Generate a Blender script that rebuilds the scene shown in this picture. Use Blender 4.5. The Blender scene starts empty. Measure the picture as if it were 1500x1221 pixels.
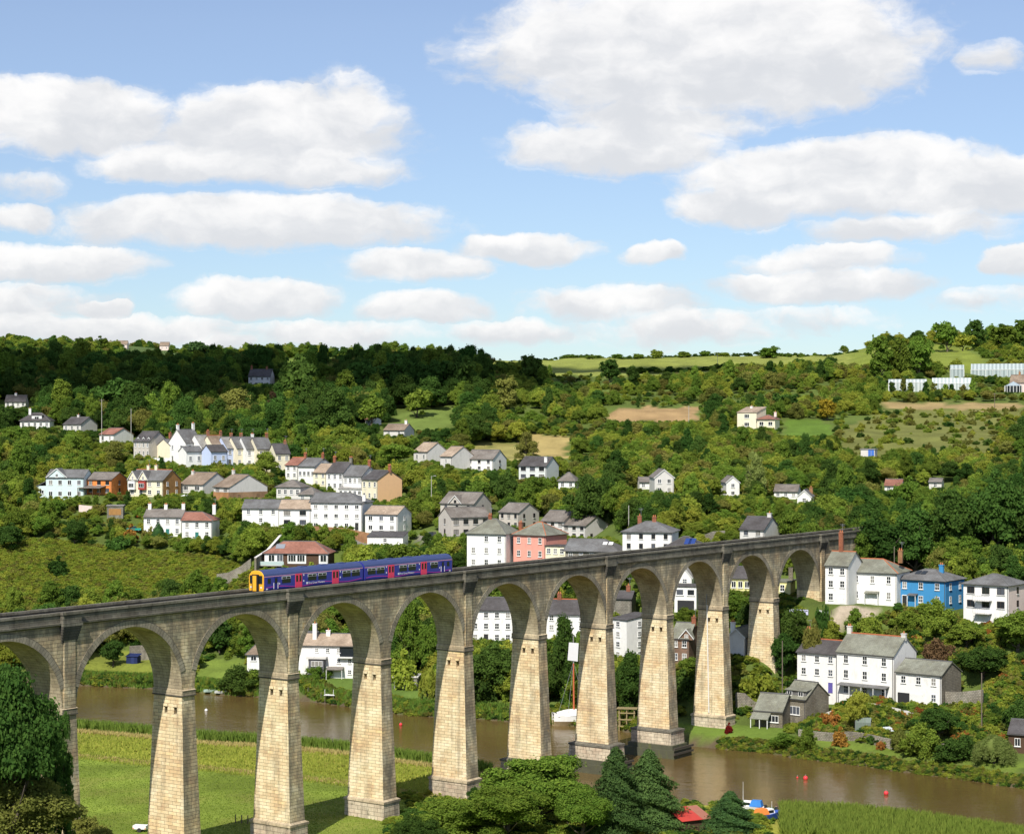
import bpy, bmesh, math, random
import numpy as np
from mathutils import Vector, Matrix
R = math.radians
scene = bpy.context.scene
COL = scene.collection
rnd = random.Random(7)
# ------------------------------------------------------------------ camera
F, HY, CAMZ = 2860.0, 617.0, 60.0          # focal length in photo pixels, horizon row, eye height over datum
cam_d = bpy.data.cameras.new('camera')
cam_d.sensor_width = 36.0
cam_d.lens = 36.0 * F / 1500.0
cam_d.shift_y = (HY - 610.5) / 1500.0
cam_d.clip_start = 0.5
cam_d.clip_end = 20000.0
cam = bpy.data.objects.new('camera', cam_d)
cam.location = (0, 0, CAMZ)
cam.rotation_euler = (R(90), 0, 0)
COL.objects.link(cam)
scene.camera = cam
# ------------------------------------------------------------------ sun and sky
SUN_EL = R(46.0)
SUN_H = Vector((-0.296, -0.955, 0)).normalized()
SUN = Vector((SUN_H.x * math.cos(SUN_EL), SUN_H.y * math.cos(SUN_EL), math.sin(SUN_EL)))
sd = bpy.data.lights.new('sun', 'SUN')
sd.energy = 5.0
sd.angle = R(0.53)
sd.color = (1.0, 0.945, 0.85)
so = bpy.data.objects.new('sun', sd)
so.rotation_euler = SUN.to_track_quat('Z', 'Y').to_euler()
so.location = (0, 0, 300)
COL.objects.link(so)
scene.cycles.max_bounces = 5
scene.cycles.diffuse_bounces = 2
scene.cycles.glossy_bounces = 2
scene.cycles.transmission_bounces = 2
scene.cycles.caustics_reflective = False
scene.cycles.caustics_refractive = False
scene.view_settings.view_transform = 'Standard'
scene.view_settings.look = 'None'
scene.view_settings.gamma = 1.0
scene.view_settings.use_curve_mapping = False
scene.view_settings.exposure = 0.18

class NT:
    """tiny helper for node graphs"""
    def __init__(s, tree):
        s.t = tree; s.n = tree.nodes; s.l = tree.links
    def node(s, typ, **kw):
        n = s.n.new(typ)
        for k, v in kw.items(): setattr(n, k, v)
        return n
    def put(s, sock, v):
        if isinstance(v, bpy.types.NodeSocket): s.l.new(v, sock)
        else: sock.default_value = v
    def math(s, op, a, b=None, c=None, clamp=False):
        n = s.n.new('ShaderNodeMath'); n.operation = op; n.use_clamp = clamp
        s.put(n.inputs[0], a)
        if b is not None: s.put(n.inputs[1], b)
        if c is not None: s.put(n.inputs[2], c)
        return n.outputs[0]
    def vmath(s, op, a, b=None):
        n = s.n.new('ShaderNodeVectorMath'); n.operation = op
        s.put(n.inputs[0], a)
        if b is not None: s.put(n.inputs[1], b)
        return n.outputs['Value'] if op in ('LENGTH', 'DOT_PRODUCT', 'DISTANCE') else n.outputs[0]
    def noise(s, vec, scale, detail=4.0, rough=0.55, out='Fac', dist=0.0):
        n = s.n.new('ShaderNodeTexNoise')
        if vec is not None: s.l.new(vec, n.inputs['Vector'])
        n.inputs['Scale'].default_value = scale; n.inputs['Detail'].default_value = detail
        n.inputs['Roughness'].default_value = rough; n.inputs['Distortion'].default_value = dist
        return n.outputs[out]
    def mix(s, fac, a, b, typ='MIX'):
        n = s.n.new('ShaderNodeMix'); n.data_type = 'RGBA'; n.blend_type = typ
        s.put(n.inputs[0], fac); s.put(n.inputs[6], a); s.put(n.inputs[7], b)
        return n.outputs[2]
    def ramp(s, v, a, b, lo=0.0, hi=1.0, smooth=True):
        n = s.n.new('ShaderNodeMapRange'); n.interpolation_type = 'SMOOTHSTEP' if smooth else 'LINEAR'
        s.put(n.inputs['Value'], v)
        for k, q in (('From Min', a), ('From Max', b), ('To Min', lo), ('To Max', hi)): s.put(n.inputs[k], q)
        return n.outputs['Result']
def c4(c): return (c[0], c[1], c[2], 1.0)

world = bpy.data.worlds.new('World'); scene.world = world; world.use_nodes = True
def build_world():
    g = NT(world.node_tree); g.n.clear()
    sky = g.node('ShaderNodeTexSky', sky_type='NISHITA')
    sky.sun_disc = False
    sky.sun_elevation = SUN_EL
    sky.sun_rotation = math.atan2(SUN_H.x, SUN_H.y)
    sky.air_density = 1.0; sky.dust_density = 0.05; sky.ozone_density = 2.0
    tc = g.node('ShaderNodeTexCoord').outputs['Generated']
    sp = g.node('ShaderNodeSeparateXYZ'); g.l.new(tc, sp.inputs[0])
    az = g.math('ARCTAN2', sp.outputs[0], sp.outputs[1])
    el = g.math('ARCSINE', sp.outputs[2])
    cb = g.node('ShaderNodeCombineXYZ'); g.l.new(az, cb.inputs[0]); g.l.new(el, cb.inputs[1])
    p = cb.outputs[0]
    # billowing edges: the cloud field is looked up at a warped direction
    w1 = g.vmath('SUBTRACT', g.noise(p, 15.0, 3.0, 0.5, 'Color'), (0.5, 0.5, 0.5))
    w2 = g.vmath('SUBTRACT', g.noise(p, 60.0, 4.0, 0.6, 'Color'), (0.5, 0.5, 0.5))
    pw = g.vmath('ADD', p, g.vmath('MULTIPLY', w1, (0.034, 0.017, 0)))
    pw = g.vmath('ADD', pw, g.vmath('MULTIPLY', w2, (0.012, 0.008, 0)))
    clouds = [(85,168,185,58,1),(410,190,190,66,1),(330,172,70,48,.9),(250,238,130,33,1),(520,160,70,55,.55),(430,245,170,32,.9),
              (375,328,285,42,1),(30,318,52,22,.9),(70,383,150,30,1),(150,448,38,13,1),(375,438,135,31,1),
              (770,366,108,26,1),(610,392,125,25,.85),(620,451,95,25,.9),(130,480,260,24,.8),(40,440,110,30,.6),
              (1020,70,345,104,1.1),(1180,90,180,85,1),(900,215,175,42,1),(960,170,160,40,.75),(1240,262,265,60,1.1),(1430,275,150,50,1),
              (1090,300,125,36,.95),(1340,335,150,24,.7),(950,373,50,20,1),(1200,421,170,26,1),(1210,383,120,24,.7),
              (890,447,125,28,.6),(1000,482,150,28,.55),(1492,385,42,24,1),(745,485,95,20,.75),(480,488,150,22,.6),
              (1455,82,45,26,.4),(1450,440,80,18,.4),(30,270,60,22,.35),(330,500,70,16,.6),(1180,465,110,18,.35)]
    acc = None; vacc = None
    for (cx, cy, hw, hh, wt) in clouds:
        a = math.atan((cx - 750) / F); e = math.atan((HY - cy) / math.hypot(F, cx - 750))
        ix, iy = F / hw / 1.04, F / hh / 1.04
        n = g.n.new('ShaderNodeVectorMath'); n.operation = 'MULTIPLY_ADD'
        g.l.new(pw, n.inputs[0]); n.inputs[1].default_value = (ix, iy, 0); n.inputs[2].default_value = (-a * ix, -e * iy, 0)
        q = n.outputs[0]
        d = g.math('MULTIPLY_ADD', g.vmath('DOT_PRODUCT', q, q), -wt, wt)
        acc = d if acc is None else g.math('MAXIMUM', acc, d)
        # height inside the cloud, weighted by its density
        ww = g.math('MAXIMUM', d, 0.0)
        num = g.math('MULTIPLY', ww, g.vmath('DOT_PRODUCT', q, (0, 1, 0)))
        vacc = (num, ww) if vacc is None else (g.math('ADD', vacc[0], num), g.math('ADD', vacc[1], ww))
    # the same broken cumulus goes on over the rest of the sky
    outside = g.math('MAXIMUM', g.ramp(g.math('ABSOLUTE', az), 0.27, 0.36), g.ramp(el, 0.225, 0.30))
    pg = g.vmath('MULTIPLY', tc, (1.0, 1.0, 2.6))
    gen = g.math('MULTIPLY', g.math('SUBTRACT', g.noise(pg, 3.3, 6.0, 0.58), 0.535), 6.0)
    acc = g.math('MAXIMUM', g.math('MAXIMUM', acc, -1.0), g.math('MULTIPLY_ADD', outside, 2.0, g.math('SUBTRACT', gen, 2.0)))
    fine = g.math('SUBTRACT', g.noise(g.vmath('MULTIPLY', pw, (1, 1.7, 1)), 42.0, 7.0, 0.62), 0.5)
    bil = g.math('SUBTRACT', 0.5, g.math('ABSOLUTE', g.math('MULTIPLY', g.math('SUBTRACT', g.noise(g.vmath('MULTIPLY', pw, (1, 1.5, 1)), 24.0, 4.0, 0.55), 0.5), 4.0)))
    dens = g.math('MULTIPLY_ADD', fine, 1.35, g.math('MULTIPLY_ADD', bil, 0.16, acc))
    vert = g.math('DIVIDE', vacc[0], g.math('MAXIMUM', vacc[1], 0.05))
    alpha = g.ramp(g.math('MULTIPLY_ADD', vert, 0.10, dens), -0.16, 0.55)
    alpha = g.math('MULTIPLY', alpha, g.ramp(el, -0.02, 0.012))
    lump = g.math('SUBTRACT', g.noise(g.vmath('ADD', g.vmath('MULTIPLY', pw, (1, 1.8, 1)), (0, 0.012, 0)), 26.0, 5.0, 0.55), 0.5)
    light = g.math('ADD', g.math('MULTIPLY', vert, 0.55), g.math('MULTIPLY', lump, 2.6))
    bright = g.ramp(light, -0.5, 0.65)
    ccol = g.mix(bright, (0.77, 0.785, 0.815, 1), (1.06, 1.045, 1.03, 1))
    lowc = g.mix(g.ramp(el, 0.0, 0.20, 0, 1, False), (0.56, 0.745, 0.90, 1), (1, 1, 1, 1))
    skyc = g.vmath('MULTIPLY', g.vmath('MULTIPLY', sky.outputs[0], (SKY_T[0], SKY_T[1], SKY_T[2])), lowc)
    bg1 = g.node('ShaderNodeBackground'); g.l.new(skyc, bg1.inputs[0]); bg1.inputs[1].default_value = SKY_S
    bg2 = g.node('ShaderNodeBackground'); g.l.new(ccol, bg2.inputs[0]); bg2.inputs[1].default_value = CLOUD_S
    mx = g.node('ShaderNodeMixShader')
    g.l.new(g.math('MULTIPLY', alpha, 0.95), mx.inputs[0]); g.l.new(bg1.outputs[0], mx.inputs[1]); g.l.new(bg2.outputs[0], mx.inputs[2])
    out = g.node('ShaderNodeOutputWorld'); g.l.new(mx.outputs[0], out.inputs[0])
SKY_T, SKY_S, CLOUD_S = (1.12, 1.03, 1.08), 0.1, 0.86
build_world()
world.cycles.sampling_method = 'MANUAL'
world.cycles.sample_map_resolution = 256

# ------------------------------------------------------------------ helpers
def tag(o, label=None, cat=None, group=None, kind=None):
    if label: o['label'] = label
    if cat: o['category'] = cat
    if group: o['group'] = group
    if kind: o['kind'] = kind
    return o
def empty(name, loc=(0, 0, 0), rz=0.0, label=None, cat=None, group=None):
    o = bpy.data.objects.new(name, None); o.location = loc; o.rotation_euler = (0, 0, rz)
    o.empty_display_size = 0.5
    COL.objects.link(o); return tag(o, label, cat, group)
def link(name, mesh, parent=None, loc=None, rz=None, mat=None, scale=None):
    o = bpy.data.objects.new(name, mesh); COL.objects.link(o)
    if parent is not None: o.parent = parent
    if loc is not None: o.location = loc
    if rz is not None: o.rotation_euler = (0, 0, rz)
    if scale is not None: o.scale = scale
    if mat is not None:
        if not mesh.materials: mesh.materials.append(mat)
        elif mesh.materials[0] is not mat:
            o.material_slots[0].link = 'OBJECT'; o.material_slots[0].material = mat
    return o
class MB:
    """collects faces, builds one mesh object with metre UVs"""
    def __init__(s): s.v = []; s.f = []
    def quad(s, *p):
        i = len(s.v); s.v += [tuple(q) for q in p]; s.f.append(tuple(range(i, i + len(p)))); return s
    def box(s, x0, x1, y0, y1, z0, z1):
        i = len(s.v)
        s.v += [(x0,y0,z0),(x1,y0,z0),(x1,y1,z0),(x0,y1,z0),(x0,y0,z1),(x1,y0,z1),(x1,y1,z1),(x0,y1,z1)]
        s.f += [(i+a,i+b,i+c,i+d) for a,b,c,d in ((0,3,2,1),(4,5,6,7),(0,1,5,4),(1,2,6,5),(2,3,7,6),(3,0,4,7))]
        return s
    def frustum(s, b, t, z0, z1):
        """b, t = (x0,x1,y0,y1) at bottom and top"""
        i = len(s.v)
        s.v += [(b[0],b[2],z0),(b[1],b[2],z0),(b[1],b[3],z0),(b[0],b[3],z0),(t[0],t[2],z1),(t[1],t[2],z1),(t[1],t[3],z1),(t[0],t[3],z1)]
        s.f += [(i+a,i+b_,i+c,i+d) for a,b_,c,d in ((0,3,2,1),(4,5,6,7),(0,1,5,4),(1,2,6,5),(2,3,7,6),(3,0,4,7))]
        return s
    def tube(s, p0, p1, r0, r1=None, n=6):
        r1 = r0 if r1 is None else r1
        p0 = Vector(p0); p1 = Vector(p1); d = (p1 - p0).normalized()
        a = d.orthogonal().normalized(); b = d.cross(a); i = len(s.v)
        for p, r in ((p0, r0), (p1, r1)):
            for k in range(n):
                q = p + (a * math.cos(2*math.pi*k/n) + b * math.sin(2*math.pi*k/n)) * r
                s.v.append(tuple(q))
        for k in range(n): s.f.append((i+k, i+(k+1)%n, i+n+(k+1)%n, i+n+k))
        s.f.append(tuple(i+k for k in reversed(range(n)))); s.f.append(tuple(i+n+k for k in range(n)))
        return s
    def slab(s, pts, th):
        """planar polygon (ccw seen from outside) thickened inwards by th"""
        p = [Vector(q) for q in pts]; n = (p[1]-p[0]).cross(p[2]-p[0]).normalized()
        lo = [q - n*th for q in p]; k = len(p)
        s.quad(*p); s.quad(*reversed(lo))
        for a in range(k):
            b = (a+1) % k; s.quad(p[a], lo[a], lo[b], p[b])
        return s
    def mesh(s, name, smooth=False):
        me = bpy.data.meshes.new(name); me.from_pydata(s.v, [], s.f); me.update()
        uv = me.uv_layers.new(name='UVMap').data
        for pl in me.polygons:
            n = pl.normal
            if abs(n.z) > 0.95: t = Vector((1,0,0)); b = Vector((0,1,0))
            else:
                t = Vector((-n.y, n.x, 0)).normalized(); b = n.cross(t)
                if b.z < 0: b = -b
            for li in pl.loop_indices:
                co = me.vertices[me.loops[li].vertex_index].co
                uv[li].uv = (co.dot(t), co.dot(b))
            pl.use_smooth = smooth
        return me
    def build(s, name, mat, parent=None, smooth=False, loc=None, rz=None):
        return link(name, s.mesh(name, smooth), parent, loc, rz, mat)

# ------------------------------------------------------------------ materials
MATS = {}
def mat(name, col, rough=0.85, var=0.12, scale=1.5, metal=0.0, bump=0.0, spec=0.3, coat=0.0, stain=None, stain_amt=0.0, stain_scale=0.35, emit=None):
    if name in MATS: return MATS[name]
    m = bpy.data.materials.new(name); m.use_nodes = True
    g = NT(m.node_tree); b = g.n['Principled BSDF']
    oc = g.node('ShaderNodeTexCoord').outputs['Object']
    geo = g.node('ShaderNodeNewGeometry').outputs['Position']
    n1 = g.noise(geo, scale, 5.0, 0.6)
    k = g.math('MULTIPLY_ADD', g.math('SUBTRACT', n1, 0.5), var * 2.4, 1.0)
    cc = g.vmath('SCALE', c4(col)[:3]); cc.node.inputs[0].default_value = col; g.put(cc.node.inputs['Scale'], k)
    if stain:
        f = g.ramp(g.noise(g.vmath('MULTIPLY', geo, (1, 1, 0.35)), stain_scale * 4, 6.0, 0.65), 0.48, 0.72, 0.0, stain_amt)
        cc = g.mix(f, cc, c4(stain))
    g.l.new(cc, b.inputs['Base Color'])
    b.inputs['Roughness'].default_value = rough; b.inputs['Metallic'].default_value = metal
    b.inputs['Specular IOR Level'].default_value = spec
    if coat: b.inputs['Coat Weight'].default_value = coat
    if bump:
        bn = g.node('ShaderNodeBump'); bn.inputs['Strength'].default_value = bump; bn.inputs['Distance'].default_value = 0.05
        g.l.new(g.noise(geo, scale * 6, 4.0), bn.inputs['Height']); g.l.new(bn.outputs[0], b.inputs['Normal'])
    MATS[name] = m
    return m
def mat_masonry(name, c1, c2, mortar, bw, bh, msize=0.02, stain=(0.05,0.05,0.045), stain_amt=0.5, top_dark=False, squash=True, lichen=None, rough=0.9, offset=0.5, moss=None, grime_shade=None):
    """coursed pieces on the metre UVs, with weathering streaks of their own shape"""
    if name in MATS: return MATS[name]
    m = bpy.data.materials.new(name); m.use_nodes = True
    g = NT(m.node_tree); b = g.n['Principled BSDF']
    uv = g.node('ShaderNodeTexCoord').outputs['UV']
    geo = g.node('ShaderNodeNewGeometry').outputs['Position']
    uvw = g.vmath('ADD', uv, g.vmath('MULTIPLY', g.vmath('SUBTRACT', g.noise(geo, 0.8, 2.0, 0.5, 'Color'), (.5,.5,.5)), (0.06, 0.03, 0)))
    br = g.node('ShaderNodeTexBrick'); g.l.new(uvw, br.inputs['Vector'])
    br.inputs['Scale'].default_value = 1.0; br.inputs['Mortar Size'].default_value = msize
    br.inputs['Brick Width'].default_value = bw; br.inputs['Row Height'].default_value = bh
    br.inputs['Color1'].default_value = c4(c1); br.inputs['Color2'].default_value = c4(c2); br.inputs['Mortar'].default_value = c4(mortar)
    br.inputs['Bias'].default_value = -0.1; br.inputs['Mortar Smooth'].default_value = 0.2; br.offset = offset
    col = br.outputs['Color']
    col = g.mix(0.35, col, g.mix(g.noise(geo, 3.0, 6.0, 0.65), (0.25, 0.25, 0.25, 1), (0.75, 0.75, 0.75, 1)), 'OVERLAY')
    col = g.mix(0.6, col, g.mix(g.ramp(g.noise(geo, 0.28, 6.0, 0.68), 0.3, 0.7), (0.30, 0.27, 0.24, 1), (0.70, 0.71, 0.70, 1)), 'OVERLAY')
    st = g.noise(g.vmath('MULTIPLY', geo, (1.0, 1.0, 0.16)), 0.75, 7.0, 0.68)
    col = g.mix(g.ramp(st, 0.47, 0.68, 0.0, stain_amt), col, c4(stain))
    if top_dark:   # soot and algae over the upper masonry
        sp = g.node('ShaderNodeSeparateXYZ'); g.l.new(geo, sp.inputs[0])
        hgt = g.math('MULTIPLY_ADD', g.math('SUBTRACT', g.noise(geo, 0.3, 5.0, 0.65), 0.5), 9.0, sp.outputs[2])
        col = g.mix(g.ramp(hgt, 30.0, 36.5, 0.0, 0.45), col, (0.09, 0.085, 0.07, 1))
    if grime_shade:       # grime blotches plus shade painted on the long faces, by their normal
        nd = g.vmath('DOT_PRODUCT', g.node('ShaderNodeNewGeometry').outputs['True Normal'], grime_shade[0])
        k = g.math('MULTIPLY', g.ramp(g.math('ABSOLUTE', nd), 0.55, 0.85), g.ramp(g.noise(g.vmath('MULTIPLY', geo, (1, 1, 0.4)), 0.5, 7.0, 0.7), 0.28, 0.62, grime_shade[1], grime_shade[2]))
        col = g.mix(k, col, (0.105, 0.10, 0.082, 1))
    if lichen:
        col = g.mix(g.ramp(g.noise(geo, 0.55, 6.0, 0.7), 0.60, 0.72, 0.0, 0.65), col, c4(lichen))
    if moss:
        col = g.mix(g.ramp(g.noise(geo, 1.1, 6.0, 0.7), 0.55, 0.7, 0.0, 0.6), col, c4(moss))
    g.l.new(col, b.inputs['Base Color']); b.inputs['Roughness'].default_value = rough; b.inputs['Specular IOR Level'].default_value = 0.2
    bn = g.node('ShaderNodeBump'); bn.inputs['Strength'].default_value = 0.8; bn.inputs['Distance'].default_value = 0.06
    hh = g.math('ADD', g.math('MULTIPLY', br.outputs['Fac'], -1.0), g.math('MULTIPLY', g.noise(geo, 4.0, 5.0, 0.6), 0.8))
    g.l.new(hh, bn.inputs['Height']); g.l.new(bn.outputs[0], b.inputs['Normal'])
    MATS[name] = m
    return m
def mat_leaf(name, c1, c2, transl=0.42, yellow=None):
    """leaf colour varies leaf clump by leaf clump and tree by tree"""
    if name in MATS: return MATS[name]
    m = bpy.data.materials.new(name); m.use_nodes = True
    g = NT(m.node_tree); g.n.remove(g.n['Principled BSDF'])
    out = g.n['Material Output']
    geo = g.node('ShaderNodeNewGeometry').outputs['Position']
    oi = g.node('ShaderNodeObjectInfo').outputs['Random']
    f = g.math('ADD', g.math('MULTIPLY', g.ramp(g.noise(geo, 0.9, 4.0, 0.65), 0.3, 0.7), 0.55), g.math('MULTIPLY', oi, 0.45))
    col = g.mix(f, c4(c1), c4(c2))
    hs = g.node('ShaderNodeHueSaturation'); g.l.new(col, hs.inputs['Color'])
    g.put(hs.inputs['Hue'], g.math('MULTIPLY_ADD', g.math('FRACT', g.math('MULTIPLY', oi, 7.31)), 0.034, 0.487))
    g.put(hs.inputs['Value'], g.math('MULTIPLY_ADD', g.math('FRACT', g.math('MULTIPLY', oi, 13.7)), 0.45, 0.80))
    d = g.node('ShaderNodeBsdfDiffuse'); g.l.new(hs.outputs[0], d.inputs[0])
    t = g.node('ShaderNodeBsdfTranslucent'); g.l.new(hs.outputs[0], t.inputs[0])
    mx = g.node('ShaderNodeMixShader'); mx.inputs[0].default_value = transl
    g.l.new(d.outputs[0], mx.inputs[1]); g.l.new(t.outputs[0], mx.inputs[2]); g.l.new(mx.outputs[0], out.inputs[0])
    MATS[name] = m
    return m
def mat_glass(name, col=(0.02, 0.025, 0.03), rough=0.06):
    if name in MATS: return MATS[name]
    m = bpy.data.materials.new(name); m.use_nodes = True
    b = m.node_tree.nodes['Principled BSDF']
    b.inputs['Base Color'].default_value = c4(col); b.inputs['Roughness'].default_value = rough; b.inputs['Specular IOR Level'].default_value = 0.6
    MATS[name] = m
    return m
def mat_lines(name, c1, c2, period, axis='u', rough=0.6, metal=0.0, width=0.5):
    """boards, seams or corrugation along one UV direction"""
    if name in MATS: return MATS[name]
    m = bpy.data.materials.new(name); m.use_nodes = True
    g = NT(m.node_tree); b = g.n['Principled BSDF']
    sp = g.node('ShaderNodeSeparateXYZ'); g.l.new(g.node('ShaderNodeTexCoord').outputs['UV'], sp.inputs[0])
    geo = g.node('ShaderNodeNewGeometry').outputs['Position']
    fr = g.math('FRACT', g.math('DIVIDE', sp.outputs[0 if axis == 'u' else 1], period))
    k = g.math('LESS_THAN', fr, width)
    col = g.mix(k, c4(c1), c4(c2))
    col = g.mix(0.35, col, g.mix(g.noise(geo, 1.3, 5.0, 0.65), (0.25,0.25,0.25,1), (0.75,0.75,0.75,1)), 'OVERLAY')
    g.l.new(col, b.inputs['Base Color']); b.inputs['Roughness'].default_value = rough; b.inputs['Metallic'].default_value = metal
    bn = g.node('ShaderNodeBump'); bn.inputs['Strength'].default_value = 0.5; bn.inputs['Distance'].default_value = 0.03
    g.l.new(fr, bn.inputs['Height']); g.l.new(bn.outputs[0], b.inputs['Normal'])
    MATS[name] = m
    return m
# ------------------------------------------------------------------ terrain: heights over datum (z = 0 is the meadow, water at -1.5)
WATER = -1.5
def yz(px, py, Y): return (px - 750) / F * Y, CAMZ - (py - HY) * Y / F
_far = np.array([(-400,1003),(0,1003),(120,1004),(250,1010),(330,1018),(420,1023),(520,1036),(600,1048),(700,1053),(760,1058),(830,1063),(905,1068),
                 (1000,1092),(1060,1097),(1130,1103),(1165,1110),(1240,1118),(1320,1130),(1420,1143),(1500,1155),(1900,1190)], float)
_near = np.array([(-400,1078),(0,1078),(120,1079),(250,1091),(380,1100),(510,1112),(630,1129),(735,1148),(850,1168),(980,1188),(1080,1196),
                  (1150,1203),(1250,1208),(1350,1220),(1450,1232),(1500,1240),(1900,1270)], float)
def bankY(tab, px): return np.interp(px, tab[:,0], (CAMZ - WATER) * F / (tab[:,1] - HY))
_cols = {
 -400: [(474,3.0),(500,12.3),(545,25),(552,26.7),(600,37.3),(650,45.3),(740,58.3),(800,68),(900,78),(1000,85),(1300,101),(1800,130),(2200,142),(3500,150)],
 0:    [(478,3.0),(500,12.3),(545,25),(552,26.7),(600,37.3),(650,45.3),(740,58.3),(800,68),(900,78),(1000,85),(1300,101),(1800,131),(2200,144),(3500,150)],
 200:  [(478,3.0),(500,12.3),(545,25),(552,26.7),(600,37.7),(650,45.4),(740,58),(800,67.5),(900,78),(1000,86),(1300,101),(1800,128),(2200,140),(3500,140)],
 320:  [(455,2.5),(478,10),(500,18),(545,28.5),(600,38),(655,45.5),(730,54),(800,65),(900,77),(1000,86),(1300,101),(1800,118),(2200,122),(3500,120)],
 400:  [(446,2.5),(470,12),(490,22.7),(515,27),(540,30.2),(600,37),(660,44.3),(720,53.5),(800,66),(900,78),(1000,87),(1300,102),(1800,110),(3500,105)],
 560:  [(425,2.0),(450,9),(480,19),(510,26),(545,30.5),(600,36.8),(660,47),(720,56),(800,64),(900,76.5),(1000,87),(1250,99),(1800,103),(3500,98)],
 720:  [(411,1.5),(440,10.8),(480,22),(525,31),(560,33),(640,44.8),(720,52),(800,64.8),(900,76),(1000,86),(1100,93.5),(1300,96),(3500,90)],
 850:  [(404,1.5),(430,11),(455,24.5),(480,27),(525,33),(600,40.5),(700,50.5),(800,64),(900,76),(1000,86.5),(1120,95.5),(1400,97),(3500,90)],
 930:  [(397,2),(412,7),(425,13.5),(450,29),(480,33.5),(540,40.5),(620,46),(700,53),(800,65.5),(900,77.5),(1000,87),(1130,97),(1400,98),(3500,90)],
 1030: [(370,.8),(386,1.5),(396,8),(412,14),(440,29),(465,33.5),(540,39),(620,47),(700,55),(800,66),(900,78),(1000,87),(1140,97.5),(1400,98),(3500,90)],
 1100: [(370,.8),(378,2.0),(385,5.0),(392,10.5),(410,19),(440,31),(460,33),(560,40),(640,49.5),(720,57.5),(850,76.5),(1000,86.5),(1150,98),(1400,98.5),(3500,95)],
 1200: [(361,.9),(372,3.2),(380,6.2),(389,6.8),(396,14),(402,21),(425,28),(455,33),(550,39.8),(640,50.5),(720,59),(780,63.5),(880,77),(1000,90),(1080,96.5),(1200,99),(3500,95)],
 1300: [(350,.9),(355,2.2),(366,5.4),(372,6.4),(382,6.8),(392,14),(403,22),(412,23),(450,32.5),(540,39.5),(640,52.5),(780,63.5),(880,77.5),(1000,94),(1060,98.5),(1200,105),(3500,110)],
 1400: [(341,.9),(346,2),(358,5.5),(368,7.5),(380,14),(395,20),(410,24),(452,34),(550,41),(650,53.5),(790,64),(900,79),(1030,97),(1200,110),(3500,115)],
 1500: [(335,.9),(350,5),(370,12),(395,20.2),(455,37),(560,42.5),(660,54.7),(800,64.8),(920,80),(1050,99),(1200,114),(3500,120)],
 1900: [(335,.9),(350,5),(370,12),(395,20.2),(455,37),(560,42.5),(660,54.7),(800,64.8),(920,80),(1050,99),(1200,114),(3500,120)],
}
_ck = sorted(_cols)
def _smoothstep(x): x = np.clip(x, 0, 1); return x*x*(3-2*x)
def _vn(x, y, s, seed):
    """value noise"""
    x = x/s; y = y/s; xi = np.floor(x); yi = np.floor(y); fx = _smoothstep(x-xi); fy = _smoothstep(y-yi)
    def h(a, b):
        q = np.sin(a*127.1 + b*311.7 + seed*74.7)*43758.5453
        return q - np.floor(q)
    return (h(xi,yi)*(1-fx)+h(xi+1,yi)*fx)*(1-fy)+(h(xi,yi+1)*(1-fx)+h(xi+1,yi+1)*fx)*fy
def zraw(X, Y):
    X = np.asarray(X, float); Y = np.asarray(Y, float)
    px = np.clip(750 + F*X/np.maximum(Y, 40.0), -400, 1900)
    yf = bankY(_far, px); yn = bankY(_near, px)
    # village side
    zs = []
    for k in _ck:
        c = np.array(_cols[k]); zs.append(np.interp(Y, c[:,0], c[:,1]))
    zs = np.array(zs); ck = np.array(_ck, float)
    i = np.clip(np.searchsorted(ck, px)-1, 0, len(ck)-2); f = (px-ck[i])/(ck[i+1]-ck[i]); f = f*f*(3-2*f)
    zi = np.take_along_axis(zs.reshape(len(ck), -1), i.reshape(1,-1), 0)[0].reshape(px.shape)
    zj = np.take_along_axis(zs.reshape(len(ck), -1), (i+1).reshape(1,-1), 0)[0].reshape(px.shape)
    zf = zi*(1-f)+zj*f
    zf = zf + (_vn(X,Y,38,1)-.5)*np.clip((Y-700)/200,0,1)*5 + (_vn(X,Y,11,2)-.5)*np.clip((Y-460)/200,0,1)*1.4
    bank = np.clip((Y-yf)/2.2, 0, 1)
    zf = np.where(Y < yf+7, np.minimum(zf, np.maximum(0.8,zf)*0+0.9), zf)
    lerp = np.clip((Y-yf-2.2)/6, 0, 1)
    zf = 0.7*(1-lerp)+zf*lerp
    zf = -2.2*(1-bank)+zf*bank
    # meadow side, rising to the hill the photographer stands on
    yr = np.interp(px, [-400,-100,100,300,1900],[275,262,252,242,240])
    q = np.clip((yr-Y)/yr, 0, 1.2)
    zn = 0.55 + 58*np.clip(q,0,1)**1.5 + (_vn(X,Y,14,3)-.5)*0.35
    zn = zn + 13*np.exp(-((X+66)/24)**2-((Y-204)/22)**2)
    bn = np.clip((yn-Y)/2.5, 0, 1)
    zn = -2.2*(1-bn)+zn*bn
    mid = 0.5*(yf+yn)
    return np.where(Y < mid, zn, zf)
PADS = []                       # level building plots cut into the slope: (x, y, half length, half depth, angle, z)
def apply_pads(X, Y, Z):
    for (cx, cy, hx, hy, a, z) in PADS:
        sel = (np.abs(X-cx) < hx+hy+8) & (np.abs(Y-cy) < hx+hy+8)
        if not sel.any(): continue
        dx = X[sel]-cx; dy = Y[sel]-cy; c, s = math.cos(a), math.sin(a)
        lx = np.abs(dx*c+dy*s)-hx; ly = np.abs(-dx*s+dy*c)-hy
        d = np.maximum(np.maximum(lx, ly), 0); w = 1-_smoothstep((d-0.8)/4.5)
        Z[sel] = Z[sel]*(1-w)+(z-0.06)*w
    return Z
def _axis(segs):
    out = []
    for a, b, st in segs: out += list(np.arange(a, b, st))
    return np.array(out + [segs[-1][1]])
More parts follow.
